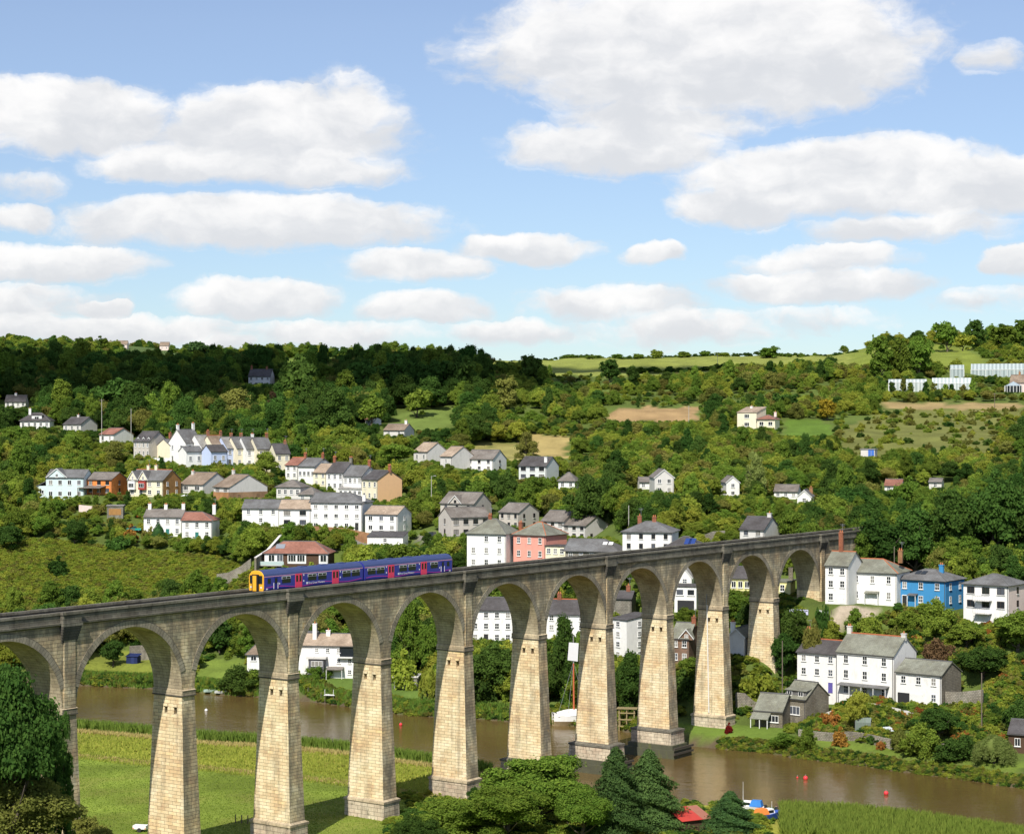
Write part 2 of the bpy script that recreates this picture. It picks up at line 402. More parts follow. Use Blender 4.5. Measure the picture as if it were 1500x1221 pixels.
GX = _axis([(-2600,-900,85),(-900,-420,20),(-420,-170,7),(-170,130,2.2),(130,260,4),(260,420,10),(420,900,24),(900,2600,85)])
GY = _axis([(-400,0,40),(0,180,9),(180,270,4),(270,480,1.7),(480,700,3),(700,1250,6.5),(1250,2400,22),(2400,3600,80)])
_GXX, _GYY = np.meshgrid(GX, GY)
_GZ0 = zraw(_GXX, _GYY)
def ground_raw(X, Y): return float(zraw(np.array([X]), np.array([Y]))[0])
_final = {}
def finish_terrain():
    Z = apply_pads(_GXX, _GYY, _GZ0.copy()); _final['Z'] = Z
def ground(X, Y):
    """height of the built ground sheet (bilinear on its grid); works on arrays"""
    X = np.asarray(X, float); Y = np.asarray(Y, float); Z = _final['Z']
    i = np.clip(np.searchsorted(GX, X)-1, 0, len(GX)-2); j = np.clip(np.searchsorted(GY, Y)-1, 0, len(GY)-2)
    fx = np.clip((X-GX[i])/(GX[i+1]-GX[i]),0,1); fy = np.clip((Y-GY[j])/(GY[j+1]-GY[j]),0,1)
    return (Z[j,i]*(1-fx)+Z[j,i+1]*fx)*(1-fy)+(Z[j+1,i]*(1-fx)+Z[j+1,i+1]*fx)*fy
_ys = np.concatenate([np.arange(180,500,1.0), np.arange(500,2600,2.0)])
def hit(px, py, y0=None, y1=2600):
    """where the sight line through a photo pixel meets the ground"""
    if y0 is None: y0 = float(bankY(_far, px))+1.0 if py < 1100 else 240
    ys = _ys[(_ys >= y0) & (_ys <= y1)]
    X = (px-750)/F*ys; zr = CAMZ-(py-HY)*ys/F; zt = zraw(X, ys)
    k = np.nonzero(zt >= zr)[0]
    Y = float(ys[k[0]]) if len(k) else float(ys[-1])
    return Vector(((px-750)/F*Y, Y, CAMZ-(py-HY)*Y/F))
def inpoly(px, py, poly):
    r = np.zeros(px.shape, bool); n = len(poly)
    for a in range(n):
        (x0,y0),(x1,y1) = poly[a], poly[(a+1)%n]
        c = ((y0 > py) != (y1 > py)) & (px < (x1-x0)*(py-y0)/((y1-y0) if y1 != y0 else 1e-9)+x0)
        r ^= c
    return r
# open ground: outline in the photograph, nearest and farthest distance, colour, what grows
FIELDS = [
 ('field', [(408,560),(500,556),(560,524),(415,524)], 880, 1300, (0.14,0.20,0.035)),
 ('field', [(690,548),(1000,554),(1250,545),(1260,518),(1100,514),(900,520),(690,520)], 930, 1400, (0.24,0.27,0.06)),
 ('field', [(1240,545),(1300,552),(1460,540),(1420,505),(1240,510)], 930, 1300, (0.19,0.23,0.04)),
 ('field', [(180,550),(300,548),(310,525),(180,528)], 900, 1700, (0.15,0.20,0.04)),
 ('field', [(1150,640),(1214,640),(1214,614),(1150,616)], 600, 800, (0.12,0.20,0.03)),
 ('soil', [(895,616),(1022,618),(1022,597),(895,597)], 640, 900, (0.37,0.25,0.12)),
 ('soil', [(1300,600),(1500,600),(1500,589),(1300,590)], 700, 900, (0.35,0.26,0.12)),
 ('dry', [(1225,670),(1440,670),(1500,640),(1500,600),(1290,602),(1225,630)], 560, 830, (0.17,0.18,0.05)),
 ('dry', [(765,672),(832,672),(826,638),(775,636)], 560, 760, (0.40,0.31,0.12)),
 ('dry', [(690,672),(765,675),(765,652),(700,650)], 560, 760, (0.30,0.27,0.09)),
 ('field', [(575,640),(660,625),(660,600),(590,603)], 620, 850, (0.16,0.22,0.05)),
 ('lawn', [(100,1004),(262,1008),(250,955),(130,955)], 440, 492, (0.20,0.23,0.04)),
 ('lawn', [(280,1015),(360,1018),(360,965),(290,965)], 432, 470, (0.16,0.22,0.04)),
 ('lawn', [(430,1028),(640,1045),(640,1005),(520,985),(430,1000)], 400, 450, (0.13,0.20,0.04)),
 ('lawn', [(985,1100),(1140,1106),(1150,1060),(985,1060)], 355, 385, (0.14,0.21,0.035)),
 ('lawn', [(1150,1112),(1500,1158),(1500,1120),(1300,1090),(1165,1078)], 322, 368, (0.15,0.21,0.035)),
 ('terrace', [(1200,925),(1275,928),(1300,892),(1235,884)], 380, 410, (0.50,0.42,0.32)),
 ('terrace', [(365,792),(600,802),(600,784),(365,774)], 505, 545, (0.26,0.25,0.22)),
 ('terrace', [(622,800),(690,803),(690,786),(622,780)], 500, 545, (0.24,0.22,0.19)),
 ('terrace', [(1352,842),(1384,838),(1386,808),(1366,812)], 405, 450, (0.34,0.30,0.25)),
 ('bramble', [(-200,960),(100,898),(370,872),(372,832),(310,815),(120,798),(60,790),(-200,800)], 480, 560, (0.15,0.18,0.035)),
]
def ground_colors(X, Y, Z):
    px = 750+F*X/np.maximum(Y,40); py = HY+(CAMZ-Z)*F/np.maximum(Y,40)
    n = X.shape; C = np.zeros(n+(3,)); C[...] = (0.105,0.145,0.032)
    v = _vn(X,Y,9,5)[...,None]; C = C*(0.8+0.5*v)
    far = Y > 1350
    C[far] = (0.09,0.135,0.04)
    patch = _vn(X,Y,140,8)[...,None]
    C = np.where(far[...,None] & (patch > 0.55), np.array((0.16,0.20,0.06)), C)
    yn = bankY(_near, np.clip(px,-400,1900)); yf = bankY(_far, np.clip(px,-400,1900)); mid = 0.5*(yn+yf)
    nearside = Y < mid
    d = yn-Y
    m = np.array((0.20,0.265,0.040))*(0.65+0.7*_vn(X,Y,6,9)[...,None])
    m2 = np.array((0.36,0.36,0.06))*(0.7+0.6*_vn(X,Y,4,10)[...,None])
    tan = np.array((0.36,0.27,0.12))
    wy = _smoothstep((34-d+8*(_vn(X,Y,15,11)-.5))/6)[...,None]
    mm = m*(1-wy)+m2*wy
    pt = _smoothstep((_vn(X,Y,10,17)*.6+_vn(X,Y,3.5,18)*.4-.55)/.2)[...,None]*.45
    mm = mm*(1-pt)+np.array((0.25,0.24,0.06))*pt
    wt = (np.exp(-((d-8)/2.2)**2)+np.exp(-((d-33-5*(_vn(X,Y,20,13)-.5))/2.0)**2)*1.0)[...,None]*np.clip(_vn(X,Y,7,12)*1.6-.25,0,1)[...,None]
    mm = mm*(1-np.clip(wt,0,1))+tan*np.clip(wt,0,1)
    hill = _smoothstep((Z-3)/6)[...,None]
    mm = mm*(1-hill)+np.array((0.07,0.10,0.03))*hill
    C = np.where(nearside[...,None], mm, C)
    mud = (Z < 0.15) & (np.abs(Y-mid) < 80)
    C[mud] = (0.12,0.095,0.055)
    jx = (_vn(X,Y,7,41)-.5)*14+(_vn(X,Y,22,43)-.5)*16; jy = (_vn(X,Y,7,42)-.5)*6
    for kind, poly, a, b, col in FIELDS:
        s = inpoly(px+jx, py+jy*(kind != 'terrace'), poly) & (Y >= a) & (Y <= b)
        if kind in ('lawn','terrace'): s &= Z > 0.2
        C[s] = np.array(col)*(0.8+0.4*_vn(X,Y,5,14)[s][...,None])
    return np.clip(C, 0.005, 0.9)
def mat_ground():
    m = bpy.data.materials.new('ground_cover'); m.use_nodes = True
    g = NT(m.node_tree); b = g.n['Principled BSDF']
    at = g.node('ShaderNodeAttribute', attribute_name='cover').outputs['Color']
    geo = g.node('ShaderNodeNewGeometry').outputs['Position']
    col = g.mix(0.55, at, g.mix(g.noise(geo, 0.9, 8.0, 0.7), (0.2,0.2,0.2,1), (0.8,0.8,0.8,1)), 'OVERLAY')
    col = g.mix(0.3, col, g.mix(g.noise(geo, 0.12, 4.0, 0.6), (0.25,0.25,0.25,1), (0.75,0.75,0.75,1)), 'OVERLAY')
    g.l.new(col, b.inputs['Base Color']); b.inputs['Roughness'].default_value = 0.95; b.inputs['Specular IOR Level'].default_value = 0.1
    bn = g.node('ShaderNodeBump'); bn.inputs['Strength'].default_value = 0.9; bn.inputs['Distance'].default_value = 0.5
    g.l.new(g.noise(geo, 1.6, 6.0, 0.7), bn.inputs['Height']); g.l.new(bn.outputs[0], b.inputs['Normal'])
    return m
def build_ground():
    Z = _final['Z']; ny, nx = Z.shape
    me = bpy.data.meshes.new('ground')
    v = np.stack([_GXX, _GYY, Z], -1).reshape(-1,3)
    a = (np.arange(ny-1)[:,None]*nx+np.arange(nx-1)[None,:]).reshape(-1)
    q = np.stack([a, a+1, a+nx+1, a+nx], -1)
    me.vertices.add(len(v)); me.vertices.foreach_set('co', v.astype(np.float32).ravel())
    me.loops.add(q.size); me.loops.foreach_set('vertex_index', q.astype(np.int32).ravel())
    me.polygons.add(len(q)); me.polygons.foreach_set('loop_start', np.arange(0,q.size,4,dtype=np.int32))
    me.polygons.foreach_set('use_smooth', np.ones(len(q), bool))
    me.update(calc_edges=True)
    C = ground_colors(_GXX, _GYY, Z).reshape(-1,3)
    at = me.color_attributes.new('cover', 'FLOAT_COLOR', 'POINT')
    at.data.foreach_set('color', np.concatenate([C, np.ones((len(C),1))],1).astype(np.float32).ravel())
    tag(link('ground', me, mat=mat_ground()), kind='structure')
def build_water():
    m = bpy.data.materials.new('river_water'); m.use_nodes = True
    g = NT(m.node_tree); b = g.n['Principled BSDF']
    geo = g.node('ShaderNodeNewGeometry').outputs['Position']
    col = g.mix(g.ramp(g.noise(geo, 0.02, 5.0, 0.6), 0.35, 0.65), (0.100,0.066,0.022,1), (0.140,0.094,0.034,1))
    g.l.new(col, b.inputs['Base Color']); b.inputs['Roughness'].default_value = 0.09; b.inputs['IOR'].default_value = 1.33
    b.inputs['Specular IOR Level'].default_value = 0.5
    bn = g.node('ShaderNodeBump'); bn.inputs['Strength'].default_value = 0.35; bn.inputs['Distance'].default_value = 0.25
    h = g.math('ADD', g.noise(g.vmath('MULTIPLY', geo, (0.45,1.0,1.0)), 0.9, 5.0, 0.6), g.math('MULTIPLY', g.noise(geo, 0.12, 3.0), 1.2))
    g.l.new(h, bn.inputs['Height']); g.l.new(bn.outputs[0], b.inputs['Normal'])
    mb = MB(); mb.quad((-900,200,WATER),(900,200,WATER),(900,560,WATER),(-900,560,WATER))
    tag(mb.build('river_water', m), kind='structure')
# ------------------------------------------------------------------ viaduct
TH = 0.6222; VO = Vector((-55.64, 241.41, 0)); VRZ = math.pi/2 - TH
VT = Vector((math.sin(TH), math.cos(TH), 0)); VN = Vector((math.cos(TH), -math.sin(TH), 0))
SP, PW, VW = 20.6, 2.32, 5.3
ZI, ZS, ZTOP, ZPAR = 23.6, 24.5, 34.65, 36.4
RAD = (SP - PW) / 2
def vpt(t, y, z=0): return VO + VT*t - VN*y + Vector((0,0,z))
def build_viaduct():
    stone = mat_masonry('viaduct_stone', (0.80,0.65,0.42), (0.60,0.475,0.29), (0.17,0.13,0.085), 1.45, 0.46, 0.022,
                        stain=(0.16,0.135,0.10), stain_amt=0.42, top_dark=True, lichen=(0.50,0.33,0.15), grime_shade=(tuple(VN), 0.0, 0.78))
    dark = mat_masonry('parapet_stone', (0.185,0.172,0.138), (0.125,0.118,0.098), (0.06,0.06,0.05), 1.5, 0.5, 0.018,
                       stain=(0.03,0.03,0.027), stain_amt=0.5, lichen=(0.30,0.27,0.19))
    ring = mat_masonry('arch_ring_stone', (0.31,0.275,0.21), (0.23,0.205,0.16), (0.07,0.065,0.055), 0.5, 5.0, 0.02,
                       stain=(0.05,0.05,0.045), stain_amt=0.5)
    band = mat_masonry('band_stone', (0.50,0.41,0.28), (0.40,0.33,0.23), (0.10,0.09,0.07), 1.4, 1.0, 0.02, stain=(0.08,0.075,0.06), stain_amt=0.45, grime_shade=(tuple(VN), 0.2, 0.8))
    base = mat_masonry('plinth_stone', (0.58,0.48,0.36), (0.46,0.39,0.29), (0.13,0.11,0.09), 1.3, 0.6, 0.025, stain=(0.06,0.06,0.05), stain_amt=0.55, moss=(0.10,0.10,0.05))
    gap_line = mat('shadow_gap', (0.09,0.08,0.065), 0.95, 0.3, 2.0)
    barrel = mat_masonry('barrel_stone', (0.46,0.39,0.27), (0.36,0.305,0.215), (0.14,0.12,0.09), 1.3, 0.42, 0.02, stain=(0.10,0.095,0.075), stain_amt=0.5)  # darker than the pier stone: soffit shade put into its colour
    ballast = mat('ballast', (0.16,0.145,0.125), 0.95, 0.3, 6.0, bump=0.6)
    steel = mat('rail_steel', (0.30,0.22,0.17), 0.4, 0.1, 3.0, metal=0.7)
    white = mat('pipe_white', (0.75,0.74,0.70), 0.5)
    hole = mat('void_stone', (0.16,0.135,0.10), 0.95)
    v = empty('viaduct', VO, VRZ, 'long grey stone railway viaduct of tall tapering piers and round arches crossing the river', 'viaduct')
    river = {5: 1, 6: 1, 7: 1}
    for i in range(-1, 10):
        t0, t1 = i*SP, i*SP+PW
        c = vpt((t0+t1)/2, VW/2)
        gz = float(ground(c.x, c.y))
        zb = -3.0 if i in river else max(gz-4.0, -2.0)
        zp = 3.6 if i < 9 else gz-3.9                    # top of the plinth
        k = (ZI-zp)/20.0
        bt, bn_ = 0.40*k, 0.85*k
        b = (t0-bt, t1+bt, -bn_, VW+bn_); tp = (t0, t1, 0.0, VW)
        mb = MB()
        def P(a, n, z):
            """point of the pier shaft: a 0..1 along the track, n 0..1 from front to back, at height z"""
            f = (z-zp)/(ZI-zp)
            x = (b[0]+(tp[0]-b[0])*f)+a*((b[1]+(tp[1]-b[1])*f)-(b[0]+(tp[0]-b[0])*f))
            y = (b[2]+(tp[2]-b[2])*f)+n*((b[3]+(tp[3]-b[3])*f)-(b[2]+(tp[2]-b[2])*f))
            return (x, y, z)
        zz = [zp, ZI-2.35, ZI-1.45, ZI]; nn = [0, .18, .28, .50, .60, 1]
        for r in range(3):
            for q in range(5):
                # sunlit end face, with the two square sockets under the impost
                A = [P(0, nn[q], zz[r]), P(0, nn[q], zz[r+1]), P(0, nn[q+1], zz[r+1]), P(0, nn[q+1], zz[r])]
                if r == 1 and q in (1, 3):
                    D = [(x+0.75, y, z) for x, y, z in A]
                    for e in range(4): mb.quad(A[e], A[(e+1)%4], D[(e+1)%4], D[e])
                    mb.quad(*D)
                else: mb.quad(A[3], A[2], A[1], A[0]) if False else mb.quad(*reversed(A))
        mb.quad(P(0,0,zp), P(1,0,zp), P(1,0,ZI), P(0,0,ZI))
        mb.quad(P(1,0,zp), P(1,1,zp), P(1,1,ZI), P(1,0,ZI))
        mb.quad(P(1,1,zp), P(0,1,zp), P(0,1,ZI), P(1,1,ZI))
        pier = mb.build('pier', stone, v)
        for n0 in (nn[1], nn[3]):
            q = P(0, n0+.05, ZI-1.3); MB().box(q[0]-.14, q[0]+.3, q[1]-.38, q[1]+.38, ZI-1.42, ZI-1.05).build('socket_hood', stone, pier)
        # impost: shadow gap painted as a dark strip under a slightly projecting band
        MB().box(t0-.13,t1+.13,-.20,VW+.20,ZI,ZI+.15).build('impost_shadow_gap', gap_line, v)
        MB().box(t0-.07,t1+.07,-.14,VW+.14,ZI+.15,ZS-.12).frustum((t0-.07,t1+.07,-.22,VW+.22),(t0-.01,t1+.01,-.02,VW+.02),ZS-.12,ZS).build('impost_band', band, v)
        # plinth
        e = 0.75 if i in river else 0.28
        if i < 9:
            pl = MB().frustum((b[0]-e-.1,b[1]+e+.1,b[2]-e-.1,b[3]+e+.1),(b[0]-e,b[1]+e,b[2]-e,b[3]+e),(0.8 if i in river else zb),zp-.55).build('plinth', base, v)
            MB().box(b[0]-e-.15,b[1]+e+.15,b[2]-e-.15,b[3]+e+.15,zp-.55,zp-.22) \
                .frustum((b[0]-e-.15,b[1]+e+.15,b[2]-e-.15,b[3]+e+.15),(b[0],b[1],b[2],b[3]),zp-.22,zp+.02).build('plinth_cap', dark if i in river else band, v)
            if i in river:
                ft = MB().box(b[0]-1.6,b[1]+1.6,b[2]-1.9,b[3]+1.9,-3,0.0).box(b[0]-1.1,b[1]+1.1,b[2]-1.3,b[3]+1.3,0.0,0.8).build('footing', mat('wet_stone', (0.085,0.085,0.055), 0.7, 0.3, 1.2, bump=0.5, stain=(0.12,0.13,0.04), stain_amt=0.7), v)
                fw = mat('fender_timber', (0.07,0.06,0.045), 0.85, 0.25, 2.0)
                for zf in (-0.6, 0.35):
                    MB().box(b[0]-1.85,b[1]+1.85,b[2]-2.2,b[2]-1.95,zf-.18,zf+.18).build('fender_beam', fw, v)
        # masonry over the pier up to the string course
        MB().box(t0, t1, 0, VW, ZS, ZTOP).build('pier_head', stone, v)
        if i % 2 == 0:
            MB().box(t0+.25, t1-.25, -.13, 0.0, ZS+.02, 32.9).build('pilaster', stone, v)
    # end walls running into the two hillsides
    for t0, t1 in ((-2*SP-22, -2*SP+PW), (10*SP, 10*SP+34)):
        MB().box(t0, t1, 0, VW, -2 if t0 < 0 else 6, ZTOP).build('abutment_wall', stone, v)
    MB().box(10*SP+.35, 10*SP+1.9, -.22, 0.0, 8, ZTOP-.05).build('pilaster', stone, v)
    # arches
    N = 36
    for i in range(-2, 10):
        t0 = i*SP+PW; tc = t0+RAD; t1 = t0+2*RAD
        arc = [(tc-RAD*math.cos(math.pi*k/N), ZS+RAD*math.sin(math.pi*k/N)) for k in range(N+1)]
        mb = MB(); mk = MB()
        for (xa,za),(xb,zb_) in zip(arc, arc[1:]):
            mb.quad((xa,0,za),(xb,0,zb_),(xb,0,ZTOP),(xa,0,ZTOP)); mk.quad((xb,VW,zb_),(xa,VW,za),(xa,VW,ZTOP),(xb,VW,ZTOP))
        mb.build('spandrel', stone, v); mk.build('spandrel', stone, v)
        sb = MB()
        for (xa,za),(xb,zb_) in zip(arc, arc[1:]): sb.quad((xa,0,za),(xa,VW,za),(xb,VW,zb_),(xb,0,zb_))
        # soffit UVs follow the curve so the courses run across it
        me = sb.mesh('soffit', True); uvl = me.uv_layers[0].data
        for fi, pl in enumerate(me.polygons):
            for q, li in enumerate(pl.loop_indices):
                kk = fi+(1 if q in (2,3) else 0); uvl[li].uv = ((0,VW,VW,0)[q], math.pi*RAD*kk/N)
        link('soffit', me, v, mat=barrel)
        ext = [(tc-(RAD+.88)*math.cos(math.pi*k/N), ZS+(RAD+.88)*math.sin(math.pi*k/N)) for k in range(N+1)]
        rb = MB(); uvs = []
        lo = 3
        for k in range(lo, N-lo):
            a0,a1,e0,e1 = arc[k],arc[k+1],ext[k],ext[k+1]
            for yy, o in ((-.07,0),):
                rb.quad((a0[0],yy,a0[1]),(a1[0],yy,a1[1]),(e1[0],yy,e1[1]),(e0[0],yy,e0[1])); uvs.append(k)
            rb.quad((e0[0],-.07,e0[1]),(e1[0],-.07,e1[1]),(e1[0],.05,e1[1]),(e0[0],.05,e0[1])); uvs.append(k)
            rb.quad((a0[0],-.07,a0[1]),(a0[0],.0,a0[1]),(a1[0],.0,a1[1]),(a1[0],-.07,a1[1])); uvs.append(k)
        me = rb.mesh('arch_ring'); uvl = me.uv_layers[0].data
        for pl, k in zip(me.polygons, uvs):
            s0 = math.pi*(RAD+.4)*k/N; s1 = math.pi*(RAD+.4)*(k+1)/N
            idx = list(pl.loop_indices)
            for q, li in enumerate(idx):
                co = me.vertices[me.loops[li].vertex_index].co
                ang = math.atan2(co.z-ZS, -(co.x-tc)); uvl[li].uv = ((RAD+.4)*ang, math.hypot(co.x-tc, co.z-ZS))
        link('arch_ring', me, v, mat=ring)
    # string course, parapets and coping, bay by bay
    T0, T1 = -2*SP-22, 10*SP+34
    cuts = [T0]+[i*SP+PW/2 for i in range(-1, 11)]+[T1]
    for a, b in zip(cuts, cuts[1:]):
        for y0, y1, o in ((0, .42, -1), (VW-.42, VW, 1)):
            if o < 0: p0, p1 = -.38, .42
            else: p0, p1 = VW-.42, VW+.38
            MB().frustum((a+.004,b,(0 if o<0 else p0),(p1 if o<0 else VW)),(a+.004,b,p0,p1),ZTOP,ZTOP+.25).box(a+.004,b,p0,p1,ZTOP+.25,ZTOP+.47).build('string_course', dark, v)
            q0, q1 = (-.06, .40) if o < 0 else (VW-.40, VW+.06)
            par = MB().box(a+.004,b,q0,q1,ZTOP+.47,ZPAR-.30).build('parapet_wall', dark, v)
            n = max(1, int((b-a)/2.06)); st = (b-a)/n
            me = MB().box(.012, st-.012, q0-.14, q1+.14, -.30, 0).mesh('coping_stone')
            for s in range(n): link('coping_stone', me, par, (a+st*s, 0, ZPAR+rnd.uniform(-.012,.012)), mat=dark)
    # corbelled refuges over every second pier
    for i in range(0, 11, 2):
        t0 = i*SP-.35; t1 = t0+3.0
        r = MB()
        steps = 6
        for s in range(steps):
            d = .62*(s+1)/steps; za = 32.6+s*.34; zb_ = za+.34
            r.box(t0+.28*(1-(s+1)/steps), t1-.28*(1-(s+1)/steps), -d, -.001, za, zb_)
        r.build('refuge_corbel', mat_masonry('corbel_stone', (0.11,0.10,0.085), (0.08,0.075,0.065), (0.05,0.05,0.045), 0.8, 0.34, 0.02, stain=(0.03,0.03,0.027), stain_amt=0.4), v)
        r = MB().box(t0-.1,t1+.1,-.76,-.385,34.67,35.12).box(t0,t1,-.64,-.062,35.12,ZPAR-.28).box(t0-.12,t1+.12,-.78,-.205,ZPAR-.28,ZPAR+.05)
        r.build('refuge_parapet', dark, v)
    MB().box(T0, T1, .425, VW-.425, ZTOP-.6, 35.05).build('track_bed', ballast, v)
    for y in (VW/2-.72, VW/2+.72): MB().box(T0, T1, y-.04, y+.04, 35.2, 35.34).build('rail', steel, v)
    me = MB().box(0,.26,VW/2-1.25,VW/2+1.25,35.05,35.2).mesh('sleeper'); slm = mat('sleeper_concrete', (0.3,0.28,0.25), 0.9)
    for s in range(int((T1-T0)/.72)//2): link('sleeper', me, v, (T0+s*1.44,0,0), mat=slm)
    # white drain pipe down one pier, and dark stone recesses near some crowns
    t = 8*SP; zt = ZS+6.5
    def face(z, n):
        f = (ZI-z)/20.0 if z < ZI else 0
        return (t-.40*f-.12, -.85*f+n*(VW+1.7*f), z)
    pm = MB(); pm.tube(face(ZS+.1,.62), face(3.9,.50), .11); pm.build('drain_pipe', white, v)
    MB().tube((t+.14,VW*.62,ZS+6.2),(t-.42,VW*.62,ZS+.1),.07).build('drain_pipe', mat('pipe_grey',(0.3,0.3,0.28),0.6), v)
    return v

# ------------------------------------------------------------------ train
def build_train():
    blue = mat('train_blue', (0.030,0.035,0.30), 0.32, 0.05, 1.0, coat=0.3, spec=0.5)
    roof = mat('train_roof', (0.045,0.065,0.17), 0.55, 0.15, 1.2)
    pink = mat('train_door_pink', (0.78,0.055,0.13), 0.35, 0.05, spec=0.5)
    yel = mat('train_yellow', (0.85,0.42,0.03), 0.4, 0.05, spec=0.5)
    wht = mat('train_white', (0.75,0.75,0.78), 0.4, 0.05)
    mag = mat('train_magenta_line', (0.45,0.05,0.35), 0.4, 0.05)
    pnk2 = mat('train_pink_line', (0.75,0.35,0.5), 0.4, 0.05)
    blk = mat('train_black', (0.02,0.02,0.022), 0.6, 0.1)
    gl = mat_glass('train_glass', (0.015,0.02,0.022), 0.08)
    L = 21.45; W = 1.40; zr = 35.34
    tr = empty('passenger_train', vpt(37.75, VW/2, 0), VRZ, 'blue two-carriage diesel train with pink doors and yellow cab front on the viaduct', 'train')
    def side(x): return -W-.012
    prof = [(-W+.08,.95),(-W,1.2),(-W,2.95),(-W+.10,3.25),(-W+.45,3.58),(-.6,3.74),(0,3.79),(.6,3.74),(W-.45,3.58),(W-.10,3.25),(W,2.95),(W,1.2),(W-.08,.95)]
    for ci, x0 in enumerate((0.0, L+.35)):
        x1 = x0+L; front = ci == 0
        mb = MB(); rb = MB()
        for (ya,za),(yb,zb) in zip(prof, prof[1:]):
            tgt = rb if za >= 2.95 and zb >= 2.95 else mb
            tgt.quad((x0,ya,zr+za-.0),(x0,yb,zr+zb),(x1,yb,zr+zb),(x1,ya,zr+za)) if False else tgt.quad((x0,ya,zr+za),(x1,ya,zr+za),(x1,yb,zr+zb),(x0,yb,zr+zb))
        cap = [(y,zr+z) for y,z in prof]
        mb.quad(*[(x1,y,z) for y,z in cap]); mb.quad(*[(x0,y,z) for y,z in reversed(cap)])
        mb.quad((x0,-W+.08,zr+.95),(x0,W-.08,zr+.95),(x1,W-.08,zr+.95),(x1,-W+.08,zr+.95))
        body = mb.build('carriage_body', blue, tr); tag(body, 'leading blue carriage with the yellow cab' if front else 'trailing blue carriage')
        for pl in rb.f: pass
        rb.build('roof', roof, body, smooth=True)
        def plate(name, m, xa, xb, za, zb, th=.02, parent=body, sides=(-1,1)):
            for s in sides:
                q = MB()
                if s < 0: q.box(xa,xb,-W-th,-W+.01,zr+za,zr+zb)
                else: q.box(xa,xb,W-.01,W+th,zr+za,zr+zb)
                q.build(name, m, parent)
        plate('cantrail_stripe', pnk2, x0+.05, x1-.05, 2.87, 2.95, .015)
        # magenta wave along the lower body
        f = lambda x: 1.28+.17*math.sin((x-x0)*.62)
        for sg in (-1,1):
            q = MB()
            for s in range(40):
                xa = x0+.4+(L-.8)*s/40; xb = x0+.4+(L-.8)*(s+1)/40
                yy = sg*(W+.009)
                pts = [(xa,yy,zr+f(xa)),(xb,yy,zr+f(xb)),(xb,yy,zr+f(xb)+.10),(xa,yy,zr+f(xa)+.10)]
                q.quad(*(pts if sg < 0 else reversed(pts)))
            q.build('wave_stripe', mag, body)
        dir_ = 1 if front else -1
        def X(u): return x0+u if front else x1-u
        # two pairs of pink doors
        for u in (7.2, 15.2):
            a, b = sorted((X(u-.72), X(u+.72)))
            plate('door', pink, a, (a+b)/2-.012, 1.02, 2.98, .035); plate('door', pink, (a+b)/2+.012, b, 1.02, 2.98, .035)
            for c in ((a+(a+b)/2)/2, (b+(a+b)/2)/2):
                plate('door_window', gl, c-.19, c+.19, 1.85, 2.75, .05)
        # saloon windows with hopper tops
        for u in (4.6, 10.1, 12.3, 17.7, 19.8):
            a, b = sorted((X(u-.88), X(u+.88)))
            plate('window_frame', mat('train_alu',(0.62,0.62,0.62),0.4), a-.05, b+.05, 2.35, 2.78, .02)
            plate('window', gl, a, b, 1.85, 2.42, .03)
            plate('hopper_window', gl, a+.05, (a+b)/2-.06, 2.47, 2.70, .03); plate('hopper_window', gl, (a+b)/2+.06, b-.05, 2.47, 2.70, .03)
        # cab door, cab side window and grab rails
        a, b = sorted((X(2.1), X(2.75)))
        plate('cab_door', mat('train_blue_door',(0.02,0.025,0.2),0.4), a, b, 1.05, 2.85, .03)
        plate('cab_door_window', gl, a+.12, b-.12, 1.95, 2.65, .05)
        a, b = sorted((X(.75), X(1.35))); plate('cab_side_window', gl, a, b, 1.95, 2.65, .03)
        for u in (2.0, 2.85): plate('grab_rail', wht, X(u)-.03, X(u)+.03, 1.15, 2.0, .06)
        for u, z in ((3.2,1.7),(8.3,2.6),(8.3,1.75),(16.3,2.6),(16.3,1.75)): plate('notice_panel', wht, X(u)-.09, X(u)+.09, z, z+.22, .02)
        plate('number_panel', wht, X(.6)-.18, X(.6)+.18, 1.1, 1.28, .02)
        # operator lettering
        cu = bpy.data.curves.new('lettering','FONT'); cu.body = 'First Great Western'; cu.size = .42; cu.extrude = .004
        to = bpy.data.objects.new('lettering', cu); COL.objects.link(to)
        bpy.context.view_layer.update()
        me = bpy.data.meshes.new_from_object(to); bpy.data.objects.remove(to)
        lo = link('lettering', me, body, (X(11.2)-1.9, -W-.03, zr+1.36), mat=wht); lo.rotation_euler = (R(90),0,0)
        plate('logo_mark', wht, X(11.2)-2.35, X(11.2)-2.0, 1.36, 1.66, .02)
        # cab end: yellow front with gangway, or coupled end
        xe = x0 if front else x1; s = -1 if front else 1
        e = MB()
        cy = [(y,z) for y,z in prof]
        e.quad(*[(xe+s*.10,y*.97,zr+z*.985) for y,z in (cy if s > 0 else cy[::-1])])
        for (ya,za),(yb,zb) in zip(cy, cy[1:]):
            A = [(xe,ya,zr+za),(xe,yb,zr+zb),(xe+s*.10,yb*.97,zr+zb*.985),(xe+s*.10,ya*.97,zr+za*.985)]
            e.quad(*(A if s < 0 else reversed(A)))
        cab = e.build('cab_front', yel, body)
        def fb(name, m, ya, yb, za, zb, d0, d1, par=cab):
            a, b = sorted((xe+s*d0, xe+s*d1)); return MB().box(a,b,ya,yb,zr+za,zr+zb).build(name, m, par)
        fb('cab_window', gl, -1.18,-.58,1.95,3.1,.09,.14); fb('cab_window', gl, .58,1.18,1.95,3.1,.09,.14)
        fb('gangway_surround', blk, -.56,.56,.9,3.25,.09,.42); fb('gangway_door', yel, -.34,.34,.95,3.1,.42,.46)
        for y in (-1,1): fb('head_lamp', wht, y*.95-.13,y*.95+.13,1.35,1.55,.09,.13)
